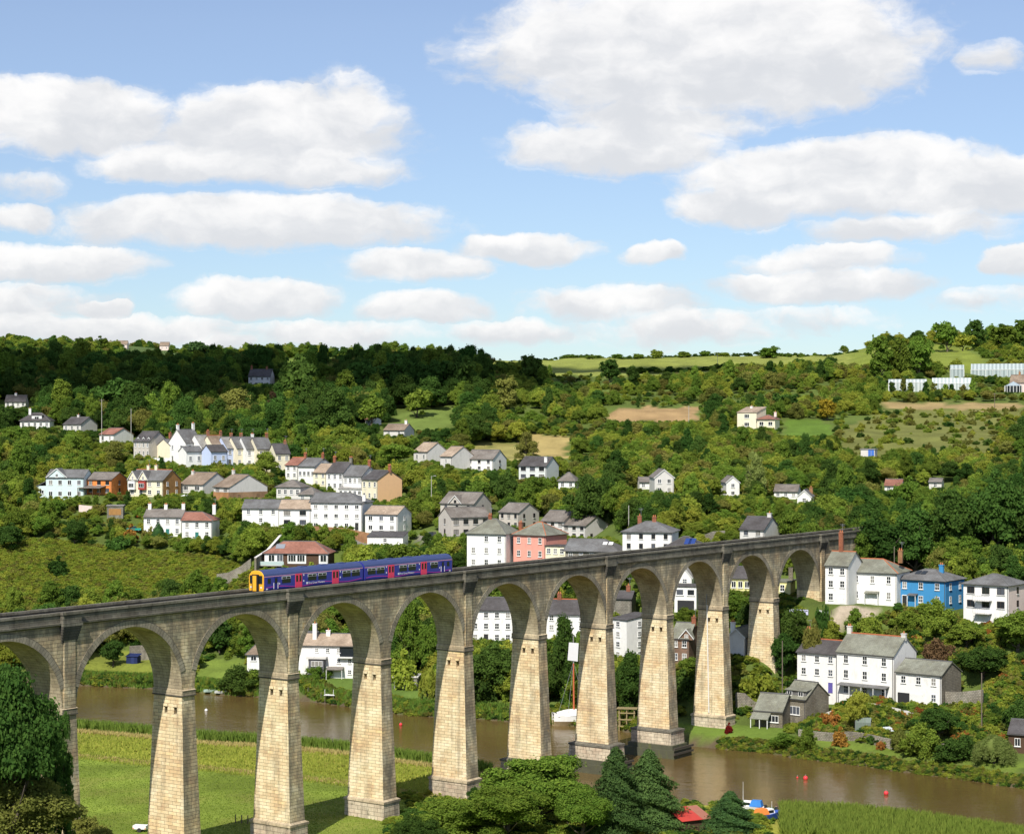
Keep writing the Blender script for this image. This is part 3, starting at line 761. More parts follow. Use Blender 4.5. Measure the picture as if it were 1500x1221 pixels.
        fb('buffer_beam', blk, -1.2,1.2,.6,.95,-.1,.2)
        if front: MB().box(x1,x1+.35,-.75,.75,zr+1.0,zr+3.3).build('gangway', blk, body)
        # underframe, bogies and wheels
        MB().box(x0+.3,x1-.3,-1.15,1.15,zr+.62,zr+.96).build('underframe', blk, body)
        for xb in (x0+3.4, x1-3.4):
            MB().box(xb-1.7,xb+1.7,-1.1,-.95,zr+.35,zr+.7).box(xb-1.7,xb+1.7,.95,1.1,zr+.35,zr+.7).build('bogie_frame', blk, body)
            for dx in (-1.25,1.25):
                MB().tube((xb+dx,-.80,zr+.42),(xb+dx,.80,zr+.42),.42,n=16).build('wheelset', blk, body)
        for u in (5, 9.5, 14, 18): MB().box(X(u)-.7,X(u)+.7,-.35,.35,zr+3.76,zr+3.86).build('roof_vent', roof, body)
    return tr
# ------------------------------------------------------------------ houses
WALL = {}
def setup_house_mats():
    W = WALL
    dirt = (0.30,0.29,0.25)
    W['white'] = mat('render_white', (0.80,0.79,0.76), 0.9, 0.05, 1.2, stain=dirt, stain_amt=0.22)
    W['cream'] = mat('render_cream', (0.78,0.71,0.53), 0.9, 0.05, 1.2, stain=dirt, stain_amt=0.22)
    W['grey'] = mat('render_grey', (0.52,0.48,0.43), 0.9, 0.06, 1.2, stain=dirt, stain_amt=0.3)
    W['pale'] = mat('render_pale', (0.62,0.60,0.57), 0.9, 0.06, 1.2, stain=dirt, stain_amt=0.3)
    W['mint'] = mat('render_mint', (0.60,0.72,0.72), 0.9, 0.04, 1.2, stain=dirt, stain_amt=0.15)
    W['orange'] = mat('render_orange', (0.74,0.25,0.065), 0.9, 0.06, 1.2, stain=(0.4,0.2,0.1), stain_amt=0.25)
    W['peach'] = mat('render_peach', (0.80,0.50,0.27), 0.9, 0.04, 0.8, stain=(0.5,0.35,0.22), stain_amt=0.2)
    W['pink'] = mat('render_pink', (0.78,0.34,0.27), 0.9, 0.05, 1.2, stain=(0.45,0.2,0.17), stain_amt=0.25)
    W['palepink'] = mat('render_pale_pink', (0.74,0.60,0.55), 0.9, 0.05, 1.2, stain=dirt, stain_amt=0.2)
    W['blue'] = mat('render_blue', (0.05,0.25,0.50), 0.8, 0.06, 1.2, stain=(0.04,0.12,0.25), stain_amt=0.3)
    W['lavender'] = mat('render_lavender', (0.50,0.58,0.78), 0.9, 0.04, 1.2)
    W['yellow'] = mat('render_yellow', (0.78,0.72,0.33), 0.9, 0.05, 1.2)
    W['brown'] = mat('render_brown', (0.38,0.20,0.07), 0.9, 0.1, 1.2, stain=(0.15,0.09,0.04), stain_amt=0.4)
    W['stone'] = mat_masonry('rubble_stone', (0.26,0.23,0.18), (0.20,0.18,0.14), (0.14,0.13,0.11), 0.55, 0.3, 0.03, stain_amt=0.35)
    W['greystone'] = mat_masonry('grey_rubble', (0.30,0.28,0.24), (0.21,0.20,0.17), (0.15,0.14,0.12), 0.6, 0.35, 0.03, stain_amt=0.35, moss=(0.09,0.11,0.04))
    W['redstone'] = mat_masonry('red_rubble', (0.30,0.17,0.11), (0.22,0.14,0.10), (0.20,0.17,0.14), 0.5, 0.28, 0.03, stain_amt=0.35)
    W['brick'] = mat_masonry('red_brick', (0.42,0.14,0.07), (0.30,0.10,0.055), (0.28,0.24,0.2), 0.3, 0.1, 0.012, stain_amt=0.25)
    W['buffbrick'] = mat_masonry('buff_brick', (0.47,0.24,0.11), (0.38,0.19,0.09), (0.33,0.27,0.2), 0.3, 0.1, 0.012, stain_amt=0.2)
    W['timber'] = mat_lines('dark_boards', (0.10,0.055,0.03), (0.07,0.04,0.022), 0.2, 'v', 0.85)
    W['boards'] = mat_lines('pale_boards', (0.72,0.74,0.72), (0.60,0.63,0.62), 0.22, 'v', 0.8)
    def slate(n, c, moss=None):
        c = (c[0]*1.32, c[1]*1.28, c[2]*1.22)
        return mat_masonry(n, c, tuple(q*.78 for q in c), tuple(q*.5 for q in c), 0.42, 0.26, 0.02, stain=tuple(q*.55 for q in c), stain_amt=0.35, rough=0.6, moss=moss, lichen=tuple(min(1,q*1.5) for q in c))
    W['slate'] = slate('roof_slate', (0.15,0.155,0.165)); W['slate_dark'] = slate('roof_slate_dark', (0.085,0.082,0.088))
    W['slate_green'] = slate('roof_slate_green', (0.20,0.21,0.18), (0.20,0.20,0.12)); W['slate_pale'] = slate('roof_slate_pale', (0.27,0.27,0.27))
    W['tile_brown'] = slate('roof_tile_brown', (0.24,0.19,0.15)); W['tile_grey'] = slate('roof_tile_grey', (0.19,0.175,0.165))
    W['tile_red'] = slate('roof_tile_red', (0.27,0.13,0.10)); W['tile_tan'] = slate('roof_tile_tan', (0.36,0.29,0.23))
    W['ridge_red'] = mat('ridge_tile_red', (0.45,0.14,0.06), 0.85, 0.15, 3.0); W['ridge_grey'] = mat('ridge_tile_grey', (0.13,0.13,0.13), 0.85, 0.15, 3.0)
    W['frame'] = mat('window_paint', (0.80,0.80,0.78), 0.5, 0.03); W['frame_dark'] = mat('window_dark_paint', (0.05,0.035,0.03), 0.5)
    W['glass'] = mat_glass('window_glass'); W['glass_curtain'] = mat_glass('window_glass_net_curtain',(0.26,0.25,0.23),.15); W['glass_sky'] = mat_glass('window_glass_sky',(0.09,0.10,0.12),.05); W['door_green'] = mat('door_teal', (0.03,0.17,0.15), 0.5); W['door_blue'] = mat('door_blue', (0.12,0.10,0.35), 0.5)  # glass_sky: reflected sky put into the pane's bluish colour
    W['door_white'] = mat('door_white', (0.75,0.75,0.74), 0.5); W['door_dark'] = mat('door_dark', (0.03,0.03,0.032), 0.6); W['door_red'] = mat('door_red', (0.35,0.05,0.04), 0.5)
    W['pot'] = mat('chimney_pot', (0.48,0.17,0.08), 0.9, 0.15); W['gutter'] = mat('gutter', (0.09,0.09,0.09), 0.5); W['fascia'] = mat('fascia_white', (0.72,0.72,0.70), 0.6)
    W['metal'] = mat('galvanised', (0.42,0.43,0.44), 0.45, 0.1, metal=0.6)
_wm = {}
def window_mesh(w, h, style):
    k = (round(w,1), round(h,1), style)
    if k in _wm: return _wm[k]
    w, h = k[0], k[1]; t = .08
    f = MB().box(-w/2,w/2,-.07,.02,-h/2,-h/2+t).box(-w/2,w/2,-.07,.02,h/2-t,h/2).box(-w/2,-w/2+t,-.07,.02,-h/2+t,h/2-t).box(w/2-t,w/2,-.07,.02,-h/2+t,h/2-t)
    if style == 'sash': f.box(-w/2+t,w/2-t,-.065,.02,-.045,.045).box(-.03,.03,-.06,.02,-h/2+t,-.045).box(-.03,.03,-.06,.02,.045,h/2-t)
    if style == 'casement':
        n = max(2, int(round(w/.75)))
        for a in range(1, n): f.box(-w/2+w*a/n-.04,-w/2+w*a/n+.04,-.065,.02,-h/2+t,h/2-t)
    p = MB().box(-w/2+t*.5,w/2-t*.5,-.035,.015,-h/2+t*.5,h/2-t*.5)
    s = MB().box(-w/2-.1,w/2+.1,-.16,.02,-h/2-.12,-h/2)
    _wm[k] = (f.mesh('window'), p.mesh('pane'), s.mesh('sill')); return _wm[k]
def window(parent, loc, w, h, rz=0, style='sash', frame='frame', sill=True):
    fm, pm, sm = window_mesh(w, h, style)
    o = link('window', fm, parent, loc, rz, WALL[frame])
    link('pane', pm, o, mat=WALL[rnd.choice(('glass','glass','glass','glass_curtain','glass_sky'))])
    if sill: link('sill', sm, o, mat=WALL['fascia'])
    return o
INFO = {}
HOUSES = []      # picture boxes of the houses, so that planting keeps their fronts clear
def plot(x0, x1, yb, Y=None, rz=0.0, d=8.0, y0=None):
    px = (x0+x1)/2
    if Y is None: P = hit(px, yb, y0)
    else:
        X, z = yz(px, yb, Y); P = Vector((X, Y, z))
        if abs(ground_raw(X, Y)-z) > 1.2:          # slide along the sight line on to the slope
            Q = hit(px, yb); Y2 = min(max(Q.y, Y-22), Y+22); X, z = yz(px, yb, Y2); P = Vector((X, Y2, z))
    return P
def chimney(parent, x, y, zb, h, m='brick', w=.9, d=.6, pots=2):
    c = MB().box(x-w/2,x+w/2,y-d/2,y+d/2,zb,zb+h).build('chimney', WALL[m], parent)
    MB().box(x-w/2-.08,x+w/2+.08,y-d/2-.08,y+d/2+.08,zb+h,zb+h+.16).build('chimney_cap', WALL[m], c)
    for k in range(pots):
        xx = x+(k-(pots-1)/2)*.42
        MB().tube((xx,y,zb+h+.16),(xx,y,zb+h+.62),.14,.11,8).build('chimney_pot', WALL['pot'], c)
    return c
def roof_gable(w, d, he, hr, m, parent, ov=.32, ridge='ridge_grey', ends=.18, barge=True, name='roof'):
    """ridge along x"""
    r = MB(); s = hr/(d/2)
    y0, y1 = -ov, d+ov; z0 = he-ov*s; x0, x1 = -w/2-ends, w/2+ends; n = .16
    r.slab([(x0,y0,z0+n),(x1,y0,z0+n),(x1,d/2,he+hr+n),(x0,d/2,he+hr+n)], .15)
    r.slab([(x1,y1,z0+n),(x0,y1,z0+n),(x0,d/2,he+hr+n),(x1,d/2,he+hr+n)], .15)
    ro = r.build(name, WALL[m], parent)
    MB().box(x0,x1,d/2-.16,d/2+.16,he+hr+n-.08,he+hr+n+.10).build('ridge_tiles', WALL[ridge], ro)
    MB().box(x0,x1,y0-.12,y0-.005,z0-.02,z0+.1).build('gutter', WALL['gutter'], ro)
    return ro
def roof_hip(w, d, he, hr, m, parent, ov=.4, ridge='ridge_grey', hl=True, hr_=True, name='roof'):
    r = MB(); n = .12; s = hr/(d/2)
    X0, X1, Y0, Y1 = -w/2-ov, w/2+ov, -ov, d+ov; z0 = he-ov*s*.6+n
    k = min(d/2, w/2*.92)
    a = (X0 if not hl else -w/2+k*.95, d/2, he+hr+n); b = (X1 if not hr_ else w/2-k*.95, d/2, he+hr+n)
    r.slab([(X0,Y0,z0),(X1,Y0,z0),b,a], .14); r.slab([(X1,Y1,z0),(X0,Y1,z0),a,b], .14)
    r.slab([(X1,Y0,z0),(X1,Y1,z0),b], .14); r.slab([(X0,Y1,z0),(X0,Y0,z0),a], .14)
    ro = r.build(name, WALL[m], parent)
    MB().tube(a, b, .13, n=6).build('ridge_tiles', WALL[ridge], ro)
    for c, p in (((X0,Y0,z0),a),((X1,Y0,z0),b),((X1,Y1,z0),b),((X0,Y1,z0),a)):
        MB().tube(c, p, .10, n=5).build('hip_tiles', WALL[ridge], ro)
    MB().box(X0,X1,Y0-.1,Y0-.003,z0-.14,z0-.02).build('gutter', WALL['gutter'], ro)
    return ro
def house(name, label, x0, x1, yb, ye, yr, rz=-18, d=8.0, roof='gable', wall='white', rm='slate', cols=3, rows=2, scols=0, lcols=0, ch=(), Y=None,
          ridge='ridge_grey', door=None, style='sash', ww=1.0, wh=None, frame='frame', side_wall=None, base=None, cat='house', group=None, gfront=(), dormers=0, y0=None,
          sill=True, porch=None, box=True, deep=3.0, skip=(), srows=None, hl=True, hr_=True, wins=None, minr=.9):
    P = plot(x0, x1, yb, Y, y0=y0); s = F/P.y
    a = R(rz)-math.atan2(P.x, P.y)                   # rz is measured from facing the camera squarely
    w = (x1-x0)/s/math.cos(R(rz))
    he = max(2.0, (yb-ye)/s)
    Yr = P.y+d/2*math.cos(a); hr = max(minr, CAMZ-(yr-HY)*Yr/F-P.z-he)
    h = empty(name, P, a, label, cat, group)
    cx, cy = P.x-math.sin(a)*d/2, P.y+math.cos(a)*d/2
    PADS.append((cx, cy, w/2+.5, d/2+.8, a, P.z))
    wm = WALL[wall]; sw = WALL[side_wall or wall]
    fl = -deep
    if roof == 'gable':
        MB().quad((-w/2,0,fl),(w/2,0,fl),(w/2,0,he),(-w/2,0,he)).build('wall', wm, h)
        MB().quad((w/2,d,fl),(-w/2,d,fl),(-w/2,d,he),(w/2,d,he)).build('wall', wm, h)
        MB().quad((w/2,0,fl),(w/2,d,fl),(w/2,d,he),(w/2,d/2,he+hr),(w/2,0,he)).build('gable_wall', sw, h)
        MB().quad((-w/2,d,fl),(-w/2,0,fl),(-w/2,0,he),(-w/2,d/2,he+hr),(-w/2,d,he)).build('gable_wall', sw, h)
        ro = roof_gable(w, d, he, hr, rm, h, ridge=ridge)
    elif roof == 'hip':
        MB().quad((-w/2,0,fl),(w/2,0,fl),(w/2,0,he),(-w/2,0,he)).build('wall', wm, h)
        MB().quad((w/2,d,fl),(-w/2,d,fl),(-w/2,d,he),(w/2,d,he)).build('wall', wm, h)
        for sx in (1,-1):
            q = [(sx*w/2,0,fl),(sx*w/2,d,fl),(sx*w/2,d,he),(sx*w/2,0,he)]
            MB().quad(*(q if sx > 0 else reversed(q))).build('end_wall', sw, h)
        ro = roof_hip(w, d, he, hr, rm, h, ridge=ridge, hl=hl, hr_=hr_)
    elif roof == 'front':      # gable end to the front, ridge running back
        MB().quad((-w/2,0,fl),(w/2,0,fl),(w/2,0,he),(0,0,he+hr),(-w/2,0,he)).build('gable_wall', wm, h)
        MB().quad((w/2,d,fl),(-w/2,d,fl),(-w/2,d,he),(0,d,he+hr),(w/2,d,he)).build('gable_wall', wm, h)
        MB().quad((w/2,0,fl),(w/2,d,fl),(w/2,d,he),(w/2,0,he)).build('wall', sw, h)
        MB().quad((-w/2,d,fl),(-w/2,0,fl),(-w/2,0,he),(-w/2,d,he)).build('wall', sw, h)
        r = MB(); n = .15; ov = .3; k = hr/(w/2)
        r.slab([(w/2+ov,-.25,he-ov*k+n),(w/2+ov,d+.2,he-ov*k+n),(0,d+.2,he+hr+n),(0,-.25,he+hr+n)], .14)
        r.slab([(-w/2-ov,d+.2,he-ov*k+n),(-w/2-ov,-.25,he-ov*k+n),(0,-.25,he+hr+n),(0,d+.2,he+hr+n)], .14)
        ro = r.build('roof', WALL[rm], h)
        MB().box(-.13,.13,-.25,d+.2,he+hr+n-.06,he+hr+n+.08).build('ridge_tiles', WALL[ridge], ro)
        bb = MB()
        for sx in (1,-1): bb.slab([(sx*(w/2+ov),-.27,he-ov*k-.1),(sx*(w/2+ov),-.27,he-ov*k+.14),(0,-.27,he+hr+.14),(0,-.27,he+hr-.1)][::sx], .03)
        bb.build('bargeboard', WALL['fascia'], ro)
    elif roof == 'flat':
        MB().box(-w/2,w/2,0,d,fl,he).build('wall', wm, h)
        ro = MB().box(-w/2-.25,w/2+.25,-.25,d+.25,he+.002,he+.25).build('roof', WALL[rm], h)
    elif roof == 'mono':
        MB().quad((-w/2,0,fl),(w/2,0,fl),(w/2,0,he),(-w/2,0,he)).quad((w/2,0,fl),(w/2,d,fl),(w/2,d,he+hr),(w/2,0,he)).quad((-w/2,d,fl),(-w/2,0,fl),(-w/2,0,he),(-w/2,d,he+hr)).quad((w/2,d,fl),(-w/2,d,fl),(-w/2,d,he+hr),(w/2,d,he+hr)).build('wall', wm, h)
        ro = MB().slab([(-w/2-.2,-.3,he+.13-.3*hr/d),(w/2+.2,-.3,he+.13-.3*hr/d),(w/2+.2,d+.2,he+hr+.13),(-w/2-.2,d+.2,he+hr+.13)], .12).build('roof', WALL[rm], h)
    if base: MB().box(-w/2-.06,w/2+.06,-.07,d+.05,fl,base[1]).build('base_wall', WALL[base[0]], h)
    sh = he/rows
    H = wh or min(1.45, sh*.52)
    if wins is not None:
        for (fx, z, w_, h_, st) in wins: window(h, (fx*w/2, -.02, z), w_, h_, 0, st, frame, sill)
    else:
        for r_ in range(rows):
            for c in range(cols):
                if (c, r_) in skip: continue
                x = -w/2+w*(c+.5)/cols; z = sh*r_+sh*.56
                if door and r_ == 0 and c == door[0]:
                    dd = MB().box(x-.5,x+.5,-.06,.02,.05,2.1).build('door', WALL[door[1]], h)
                    MB().box(x+.32,x+.38,-.11,-.06,1.0,1.12).build('door_handle', WALL['metal'], dd)
                    MB().box(x-.62,x-.5,-.08,.02,0,2.2).box(x+.5,x+.62,-.08,.02,0,2.2).box(x-.62,x+.62,-.08,.02,2.1,2.25).build('door_frame', WALL[frame], dd)
                    continue
                window(h, (x,-.02,z), min(ww, w/cols*.7), H, 0, style, frame, sill)
    for sx, n in ((1, scols), (-1, lcols)):
        for r_ in range(srows or rows):
            for c in range(n):
                y = d*(c+.5)/n; z = sh*r_+sh*.56
                window(h, (sx*(w/2+.02), y, z), min(ww,.9), H, R(90)*sx, style, frame, sill)
    for (fx, fy, hh, m, pots) in ch:
        zc = he+hr*(1-abs(fy*2-1))-.6 if roof in ('gable','hip') else he+hr*(1-abs(fx))-.6
        chimney(h, fx*w/2, fy*d, zc, hh+.6, m, pots=pots)
    for (fx, gw, gh) in gfront:     # small cross gables on the front slope
        x = fx*w/2; g = MB(); k = hr/(d/2); yk = min(d/2, gh/k)
        g.quad((x-gw/2,-.12,he-.3),(x+gw/2,-.12,he-.3),(x+gw/2,-.12,he),(x,-.12,he+gh),(x-gw/2,-.12,he))
        go = g.build('cross_gable', wm, h)
        r = MB(); n = .2
        r.slab([(x+gw/2+.2,-.4,he+n-.2*gh/(gw/2)),(x+gw/2+.2,.4,he+n-.2*gh/(gw/2)),(x,yk+.3,he+gh+n),(x,-.4,he+gh+n)], .12)
        r.slab([(x-gw/2-.2,.4,he+n-.2*gh/(gw/2)),(x-gw/2-.2,-.4,he+n-.2*gh/(gw/2)),(x,-.4,he+gh+n),(x,yk+.3,he+gh+n)], .12)
        r.build('cross_gable_roof', WALL[rm], go)
        bb = MB()
        for sx in (1,-1): bb.slab([(x+sx*(gw/2+.2),-.43,he-.2),(x+sx*(gw/2+.2),-.43,he+.05),(x,-.43,he+gh+.2),(x,-.43,he+gh-.05)][::sx], .03)
        bb.build('bargeboard', WALL['fascia'], go)
        window(go, (x,-.14,he-.3+.35*gh), .8, 1.0, 0, style, frame, sill)
    for k in range(dormers):
        x = -w/2+w*(k+.5)/dormers; yy = .9; z0_ = he+.2; dw, dh = 1.3, 1.4
        dm = MB().quad((x-dw/2,yy,z0_),(x+dw/2,yy,z0_),(x+dw/2,yy,z0_+dh*.6),(x,yy,z0_+dh),(x-dw/2,yy,z0_+dh*.6)) \
            .quad((x+dw/2,yy,z0_),(x+dw/2,yy+2.4,z0_),(x+dw/2,yy+2.4,z0_+dh*.6),(x+dw/2,yy,z0_+dh*.6)).quad((x-dw/2,yy+2.4,z0_),(x-dw/2,yy,z0_),(x-dw/2,yy,z0_+dh*.6),(x-dw/2,yy+2.4,z0_+dh*.6)).build('dormer', WALL['fascia'], h)
        r = MB()
        r.slab([(x+dw/2+.12,yy-.15,z0_+dh*.55),(x+dw/2+.12,yy+2.4,z0_+dh*.55),(x,yy+2.4,z0_+dh+.1),(x,yy-.15,z0_+dh+.1)],.08)
        r.slab([(x-dw/2-.12,yy+2.4,z0_+dh*.55),(x-dw/2-.12,yy-.15,z0_+dh*.55),(x,yy-.15,z0_+dh+.1),(x,yy+2.4,z0_+dh+.1)],.08)
        r.build('dormer_roof', WALL[rm], dm)
        window(dm, (x,yy-.03,z0_+dh*.36), .8, .8, 0, 'plain', frame, False)
    if porch:
        x = porch[0]*w/2; pw, pd, ph = porch[1], porch[2], porch[3]
        po = MB().slab([(x-pw/2,-pd,ph),(x+pw/2,-pd,ph),(x+pw/2,0,ph+.35),(x-pw/2,0,ph+.35)], .1).build('porch_roof', WALL[porch[4]], h)
        n = max(2, int(pw/2.4)+1)
        for q in range(n):
            xx = x-pw/2+.1+(pw-.2)*q/(n-1); MB().box(xx-.06,xx+.06,-pd+.05,-pd+.17,-.3,ph-.05).build('porch_post', WALL['fascia'], po)
    if roof in ('gable','hip') and he > 3.5:
        MB().box(w/2-.22,w/2-.12,-.13,-.03,-deep+.5,he-.1).build('downpipe', WALL['gutter'], h)
        if ch and rnd.random() < .6:
            fx, fy, hh, m, pots = ch[0]; zc = he+hr*(1-abs(fy*2-1))+hh; x = fx*w/2
            MB().tube((x+.3,fy*d,zc-.2),(x+.3,fy*d,zc+2.0),.03,n=4).box(x-.3,x+.9,fy*d-.02,fy*d+.02,zc+1.8,zc+1.84).box(x-.1,x+.7,fy*d-.02,fy*d+.02,zc+1.55,zc+1.59).build('aerial', WALL['metal'], h)
    if box:
        dx = d*abs(math.sin(R(rz)))*s
        HOUSES.append((x0-(dx if rz > 0 else 0)-2, x1+(dx if rz < 0 else 0)+2, yr, yb, P.y))
    INFO[h.name] = (w, he, hr, d, s)
    return h
# ------------------------------------------------------------------ the village, house by house
def build_village():
    br, wt, gs = 'brick', 'white', 'greystone'
    # --- top left, under the wood
    house('bungalow','small white bungalow with dark roof at the far left under the wood',8,37,597,588,579,-10,7,'gable','white','slate_dark',4,1,Y=775,ch=((-.1,.5,.8,'white',1),))
    h = house('house','white house with a dormer and tall white chimney below the dark wood',30,72,628,616,605,-12,8,'hip','white','slate_dark',5,1,Y=730,ch=((-.45,.4,2.2,'white',1),))
    w,he,hr,d,s = INFO[h.name]
    dm = MB().box(-w*.12,w*.22,.8,3.4,he+.1,he+2.0).build('dormer',WALL['fascia'],h); window(dm,(w*.05,.76,he+1.1),1.6,1.0,0,'casement','frame',False)
    MB().box(-w*.15,w*.25,.6,3.5,he+2.0,he+2.15).build('dormer_roof',WALL['slate_dark'],dm)
    house('bungalow','pale grey bungalow with broad right gable below the dark wood',93,118,633,621,611,-42,9,'gable','pale','slate_dark',3,1,Y=715,scols=0,ch=((-.2,.5,.8,'pale',1),))
    house('bungalow','bungalow with reddish brown roof and white right gable, above the pollard willow',146,166,648,636,627,-45,10,'gable','white','tile_red',2,1,Y=700)
    house('house','grey stone house with three white dormers left of the upper terrace',196,219,670,646,632,-42,9.5,'gable','grey','slate_dark',4,2,scols=0,Y=668,dormers=3,ww=.8)
    # --- upper terrace
    T = 'row houses of the upper terrace'
    h = house('terrace_house','tall white terrace house with a white-capped chimney, left end of upper terrace',272,296,679,648,629,40,9,'gable','white','slate',2,2,Y=662,lcols=2,ch=((.95,.5,2.0,'white',2),(-.9,.5,1.5,'white',2)),group=T)
    house('terrace_house','low cream house tucked left of the tall white terrace house',249,262,672,652,643,38,7,'gable','cream','slate',1,2,Y=666,ch=((.5,.5,2.0,br,1),),group=T)
    house('terrace_house','white terrace house with grey roof, second of the upper terrace',296,316,680,655,637,34,9,'gable','white','slate_pale',2,2,Y=660,ch=((.95,.5,1.3,br,2),),group=T)
    house('terrace_house','cream terrace house with brownish roof and red ridge in the upper terrace',314,334,681,655,638,32,9,'gable','cream','tile_brown',2,2,Y=659,ch=((.95,.5,1.3,br,2),),ridge='ridge_red',group=T)
    house('terrace_house','lavender blue terrace house in the middle of the upper terrace',333,348,683,656,640,28,9,'gable','lavender','slate_pale',2,2,Y=658,ch=((.95,.5,.9,br,3),),group=T)
    house('terrace_house','pale yellow terrace house right of the lavender one in the upper terrace',347,362,684,656,640,26,9,'gable','cream','slate',2,2,Y=657,ch=((.95,.5,.9,br,3),),group=T)
    house('terrace_house','white-fronted terrace house behind the round tree in the upper terrace',361,378,685,657,640,24,9,'gable','white','slate',2,2,Y=656,ch=((.95,.5,.9,'white',2),),group=T)
    house('terrace_house','cream terrace house mostly hidden by the round tree in the upper terrace',377,399,686,657,641,22,9,'gable','cream','slate',2,2,Y=655,ch=((.9,.5,1.2,br,3),),group=T)
    house('terrace_house','cream end house with dark roof at right end of upper terrace',404,425,692,664,650,18,8,'gable','cream','slate_dark',2,2,Y=648,ch=((.8,.5,.8,br,2),),group=T)
    house('back_extension','white lean-to wing in front of the upper terrace beside the washing',273,297,684,661,654,30,5,'gable','white','slate',2,1,Y=650,cat='extension')
    house('back_extension','blue-white wing with dark slate roof jutting from the lavender house',309,333,681,661,652,30,6,'gable','lavender','slate_dark',2,1,Y=648,cat='extension')
    # --- second row on the left
    h = house('house','pale mint house with two gables and glazed ground floor on the left hillside',68,122,732,699,688,-22,8,'gable','mint','slate',4,2,Y=598,gfront=((-.42,6.4,2.6),),style='casement',ww=1.2,scols=1)
    w,he,hr,d,s = INFO[h.name]
    ex = MB().box(-w/2-3.2,-w/2-.01,.5,6,-3,he*.62).build('side_wing',WALL['mint'],h)
    MB().slab([(-w/2-3.5,.2,he*.6),(-w/2,.2,he*.85),(-w/2,6.2,he*.85),(-w/2-3.5,6.2,he*.6)],.15).build('wing_roof',WALL['slate'],ex)
    window(ex,(-w/2-1.6,.46,he*.35),1.4,1.1,0,'casement','frame')
    h = house('house','bright orange house with grey roof on the left hillside',127,163,724,702,692,-32,9,'gable','orange','tile_grey',3,2,Y=598,style='casement',frame='frame_dark',ww=1.3,scols=1,srows=2)
    w,he,hr,d,s = INFO[h.name]
    ca = MB().slab([(-w/2-1,-3.6,2.1),(w*.28,-3.6,2.1),(w*.28,-.02,2.7),(-w/2-1,-.02,2.7)],.12).build('carport_roof',WALL['tile_grey'],h)
    for x in (-w/2-.9,-.1,w*.26): MB().box(x-.08,x+.08,-3.5,-3.34,-2,2.05).build('post',WALL['timber'],ca)
    h = house('house','tan and cream double-fronted house with twin front gables on the left hillside',188,238,727,703,688,-38,9,'gable','cream','slate',4,2,Y=596,side_wall='brown',gfront=((-.72,3.6,2.6),(-.12,3.6,2.6)),scols=2,ch=((-.35,.5,1.2,'cream',1),(.1,.5,1.3,'cream',1)),ridge='ridge_red',ww=1.3)
    w,he,hr,d,s = INFO[h.name]
    for fx, m in ((-.72,'frame'),(-.12,'door_red')):
        x = fx*w/2; by = MB().box(x-1.3,x+1.3,-.9,-.01,he*.42,he-.3).build('bay',WALL[m],h)
        window(by,(x,-.93,he*.68),2.0,1.3,0,'casement','frame',False)
    house('bungalow','brown-roofed bungalow with grey gable beside the twin-gabled house',264,297,722,709,692,-45,12,'gable','pale','tile_brown',2,1,Y=592,style='casement',ww=2.0,ch=((-.85,.4,1.0,'pale',2),))
    house('bungalow','brown-roofed bungalow with broad pale gable over an orange brick base',313,336,732,713,695,-55,14,'gable','pale','tile_brown',2,2,Y=584,style='casement',frame='frame_dark',ww=1.7,scols=2,srows=1,base=('buffbrick',2.4),ch=((-.9,.5,1.2,'pale',2),),skip=((0,0),(1,0)))
    # --- white double cottage on the left
    house('house','left half of the white double cottage, brownish slate roof and white chimneys',211,266,785,757,746,-14,7.5,'gable','white','tile_grey',4,2,Y=556,ch=((-.85,.5,1.5,'white',2),(.0,.5,1.3,'white',2),(.92,.5,1.5,'white',2)),door=(2,'door_green'),skip=((0,0),))
    house('house','right half of the white double cottage with red-brown hipped roof',267,310,790,762,750,-16,8,'hip','white','tile_red',3,2,Y=552,ch=((.9,.5,2.0,'white',2),),hl=False,door=(1,'door_green'))
    # --- lower terrace that climbs from the peach gable
    U = 'row houses of the middle terrace'
    house('terrace_house','cream terrace house with red roof, left end of middle terrace',418,436,701,681,670,-36,9,'gable','white','tile_red',2,2,Y=640,ch=((.95,.5,1.2,br,3),),ridge='ridge_red',group=U)
    house('terrace_house','white terrace house with grey roof next to the red-roofed end house',437,461,706,683,671,-36,10,'gable','white','slate',4,1,Y=630,ch=((.9,.5,1.4,br,2),),style='casement',group=U)
    house('terrace_house','cream terrace house under a tan roof in the middle terrace',459,478,712,692,679,-36,9,'gable','cream','tile_tan',2,2,Y=624,group=U)
    house('terrace_house','white terrace house with dark slate roof in the middle terrace',478,503,718,692,677,-34,9,'gable','white','slate_dark',3,2,Y=618,ch=((-.95,.5,1.5,br,3),(.95,.5,1.4,'greystone',3)),group=U)
    house('terrace_house','white terrace house with brown-grey roof, second from the peach gable',503,530,725,697,682,-34,9,'gable','white','slate',4,2,Y=612,ch=((.95,.5,1.4,br,3),),group=U)
    house('terrace_house','peach gable-end house closing the middle terrace',530,553,734,702,689,-52,9.5,'gable','cream','slate_dark',3,2,Y=604,side_wall='peach',ch=((.98,.5,1.5,br,3),),group=U)
    house('outbuilding','small peach lean-to cottage in front of the peach gable-end house',533,549,733,722,713,-40,5,'gable','peach','slate_pale',1,1,Y=596,cat='outbuilding')
    house('outbuilding','low glazed lean-to with pale roof before the middle terrace',496,530,728,716,709,-30,4,'mono','white','slate_pale',5,1,Y=603,cat='outbuilding',style='casement')
    # --- long white row above the brown-roofed house
    house('house','low white cottage with two grey roof planes, left end of the white row',355,409,768,744,732,-12,8,'gable','white','slate',3,2,Y=546,skip=((0,0),(2,0)),ch=())
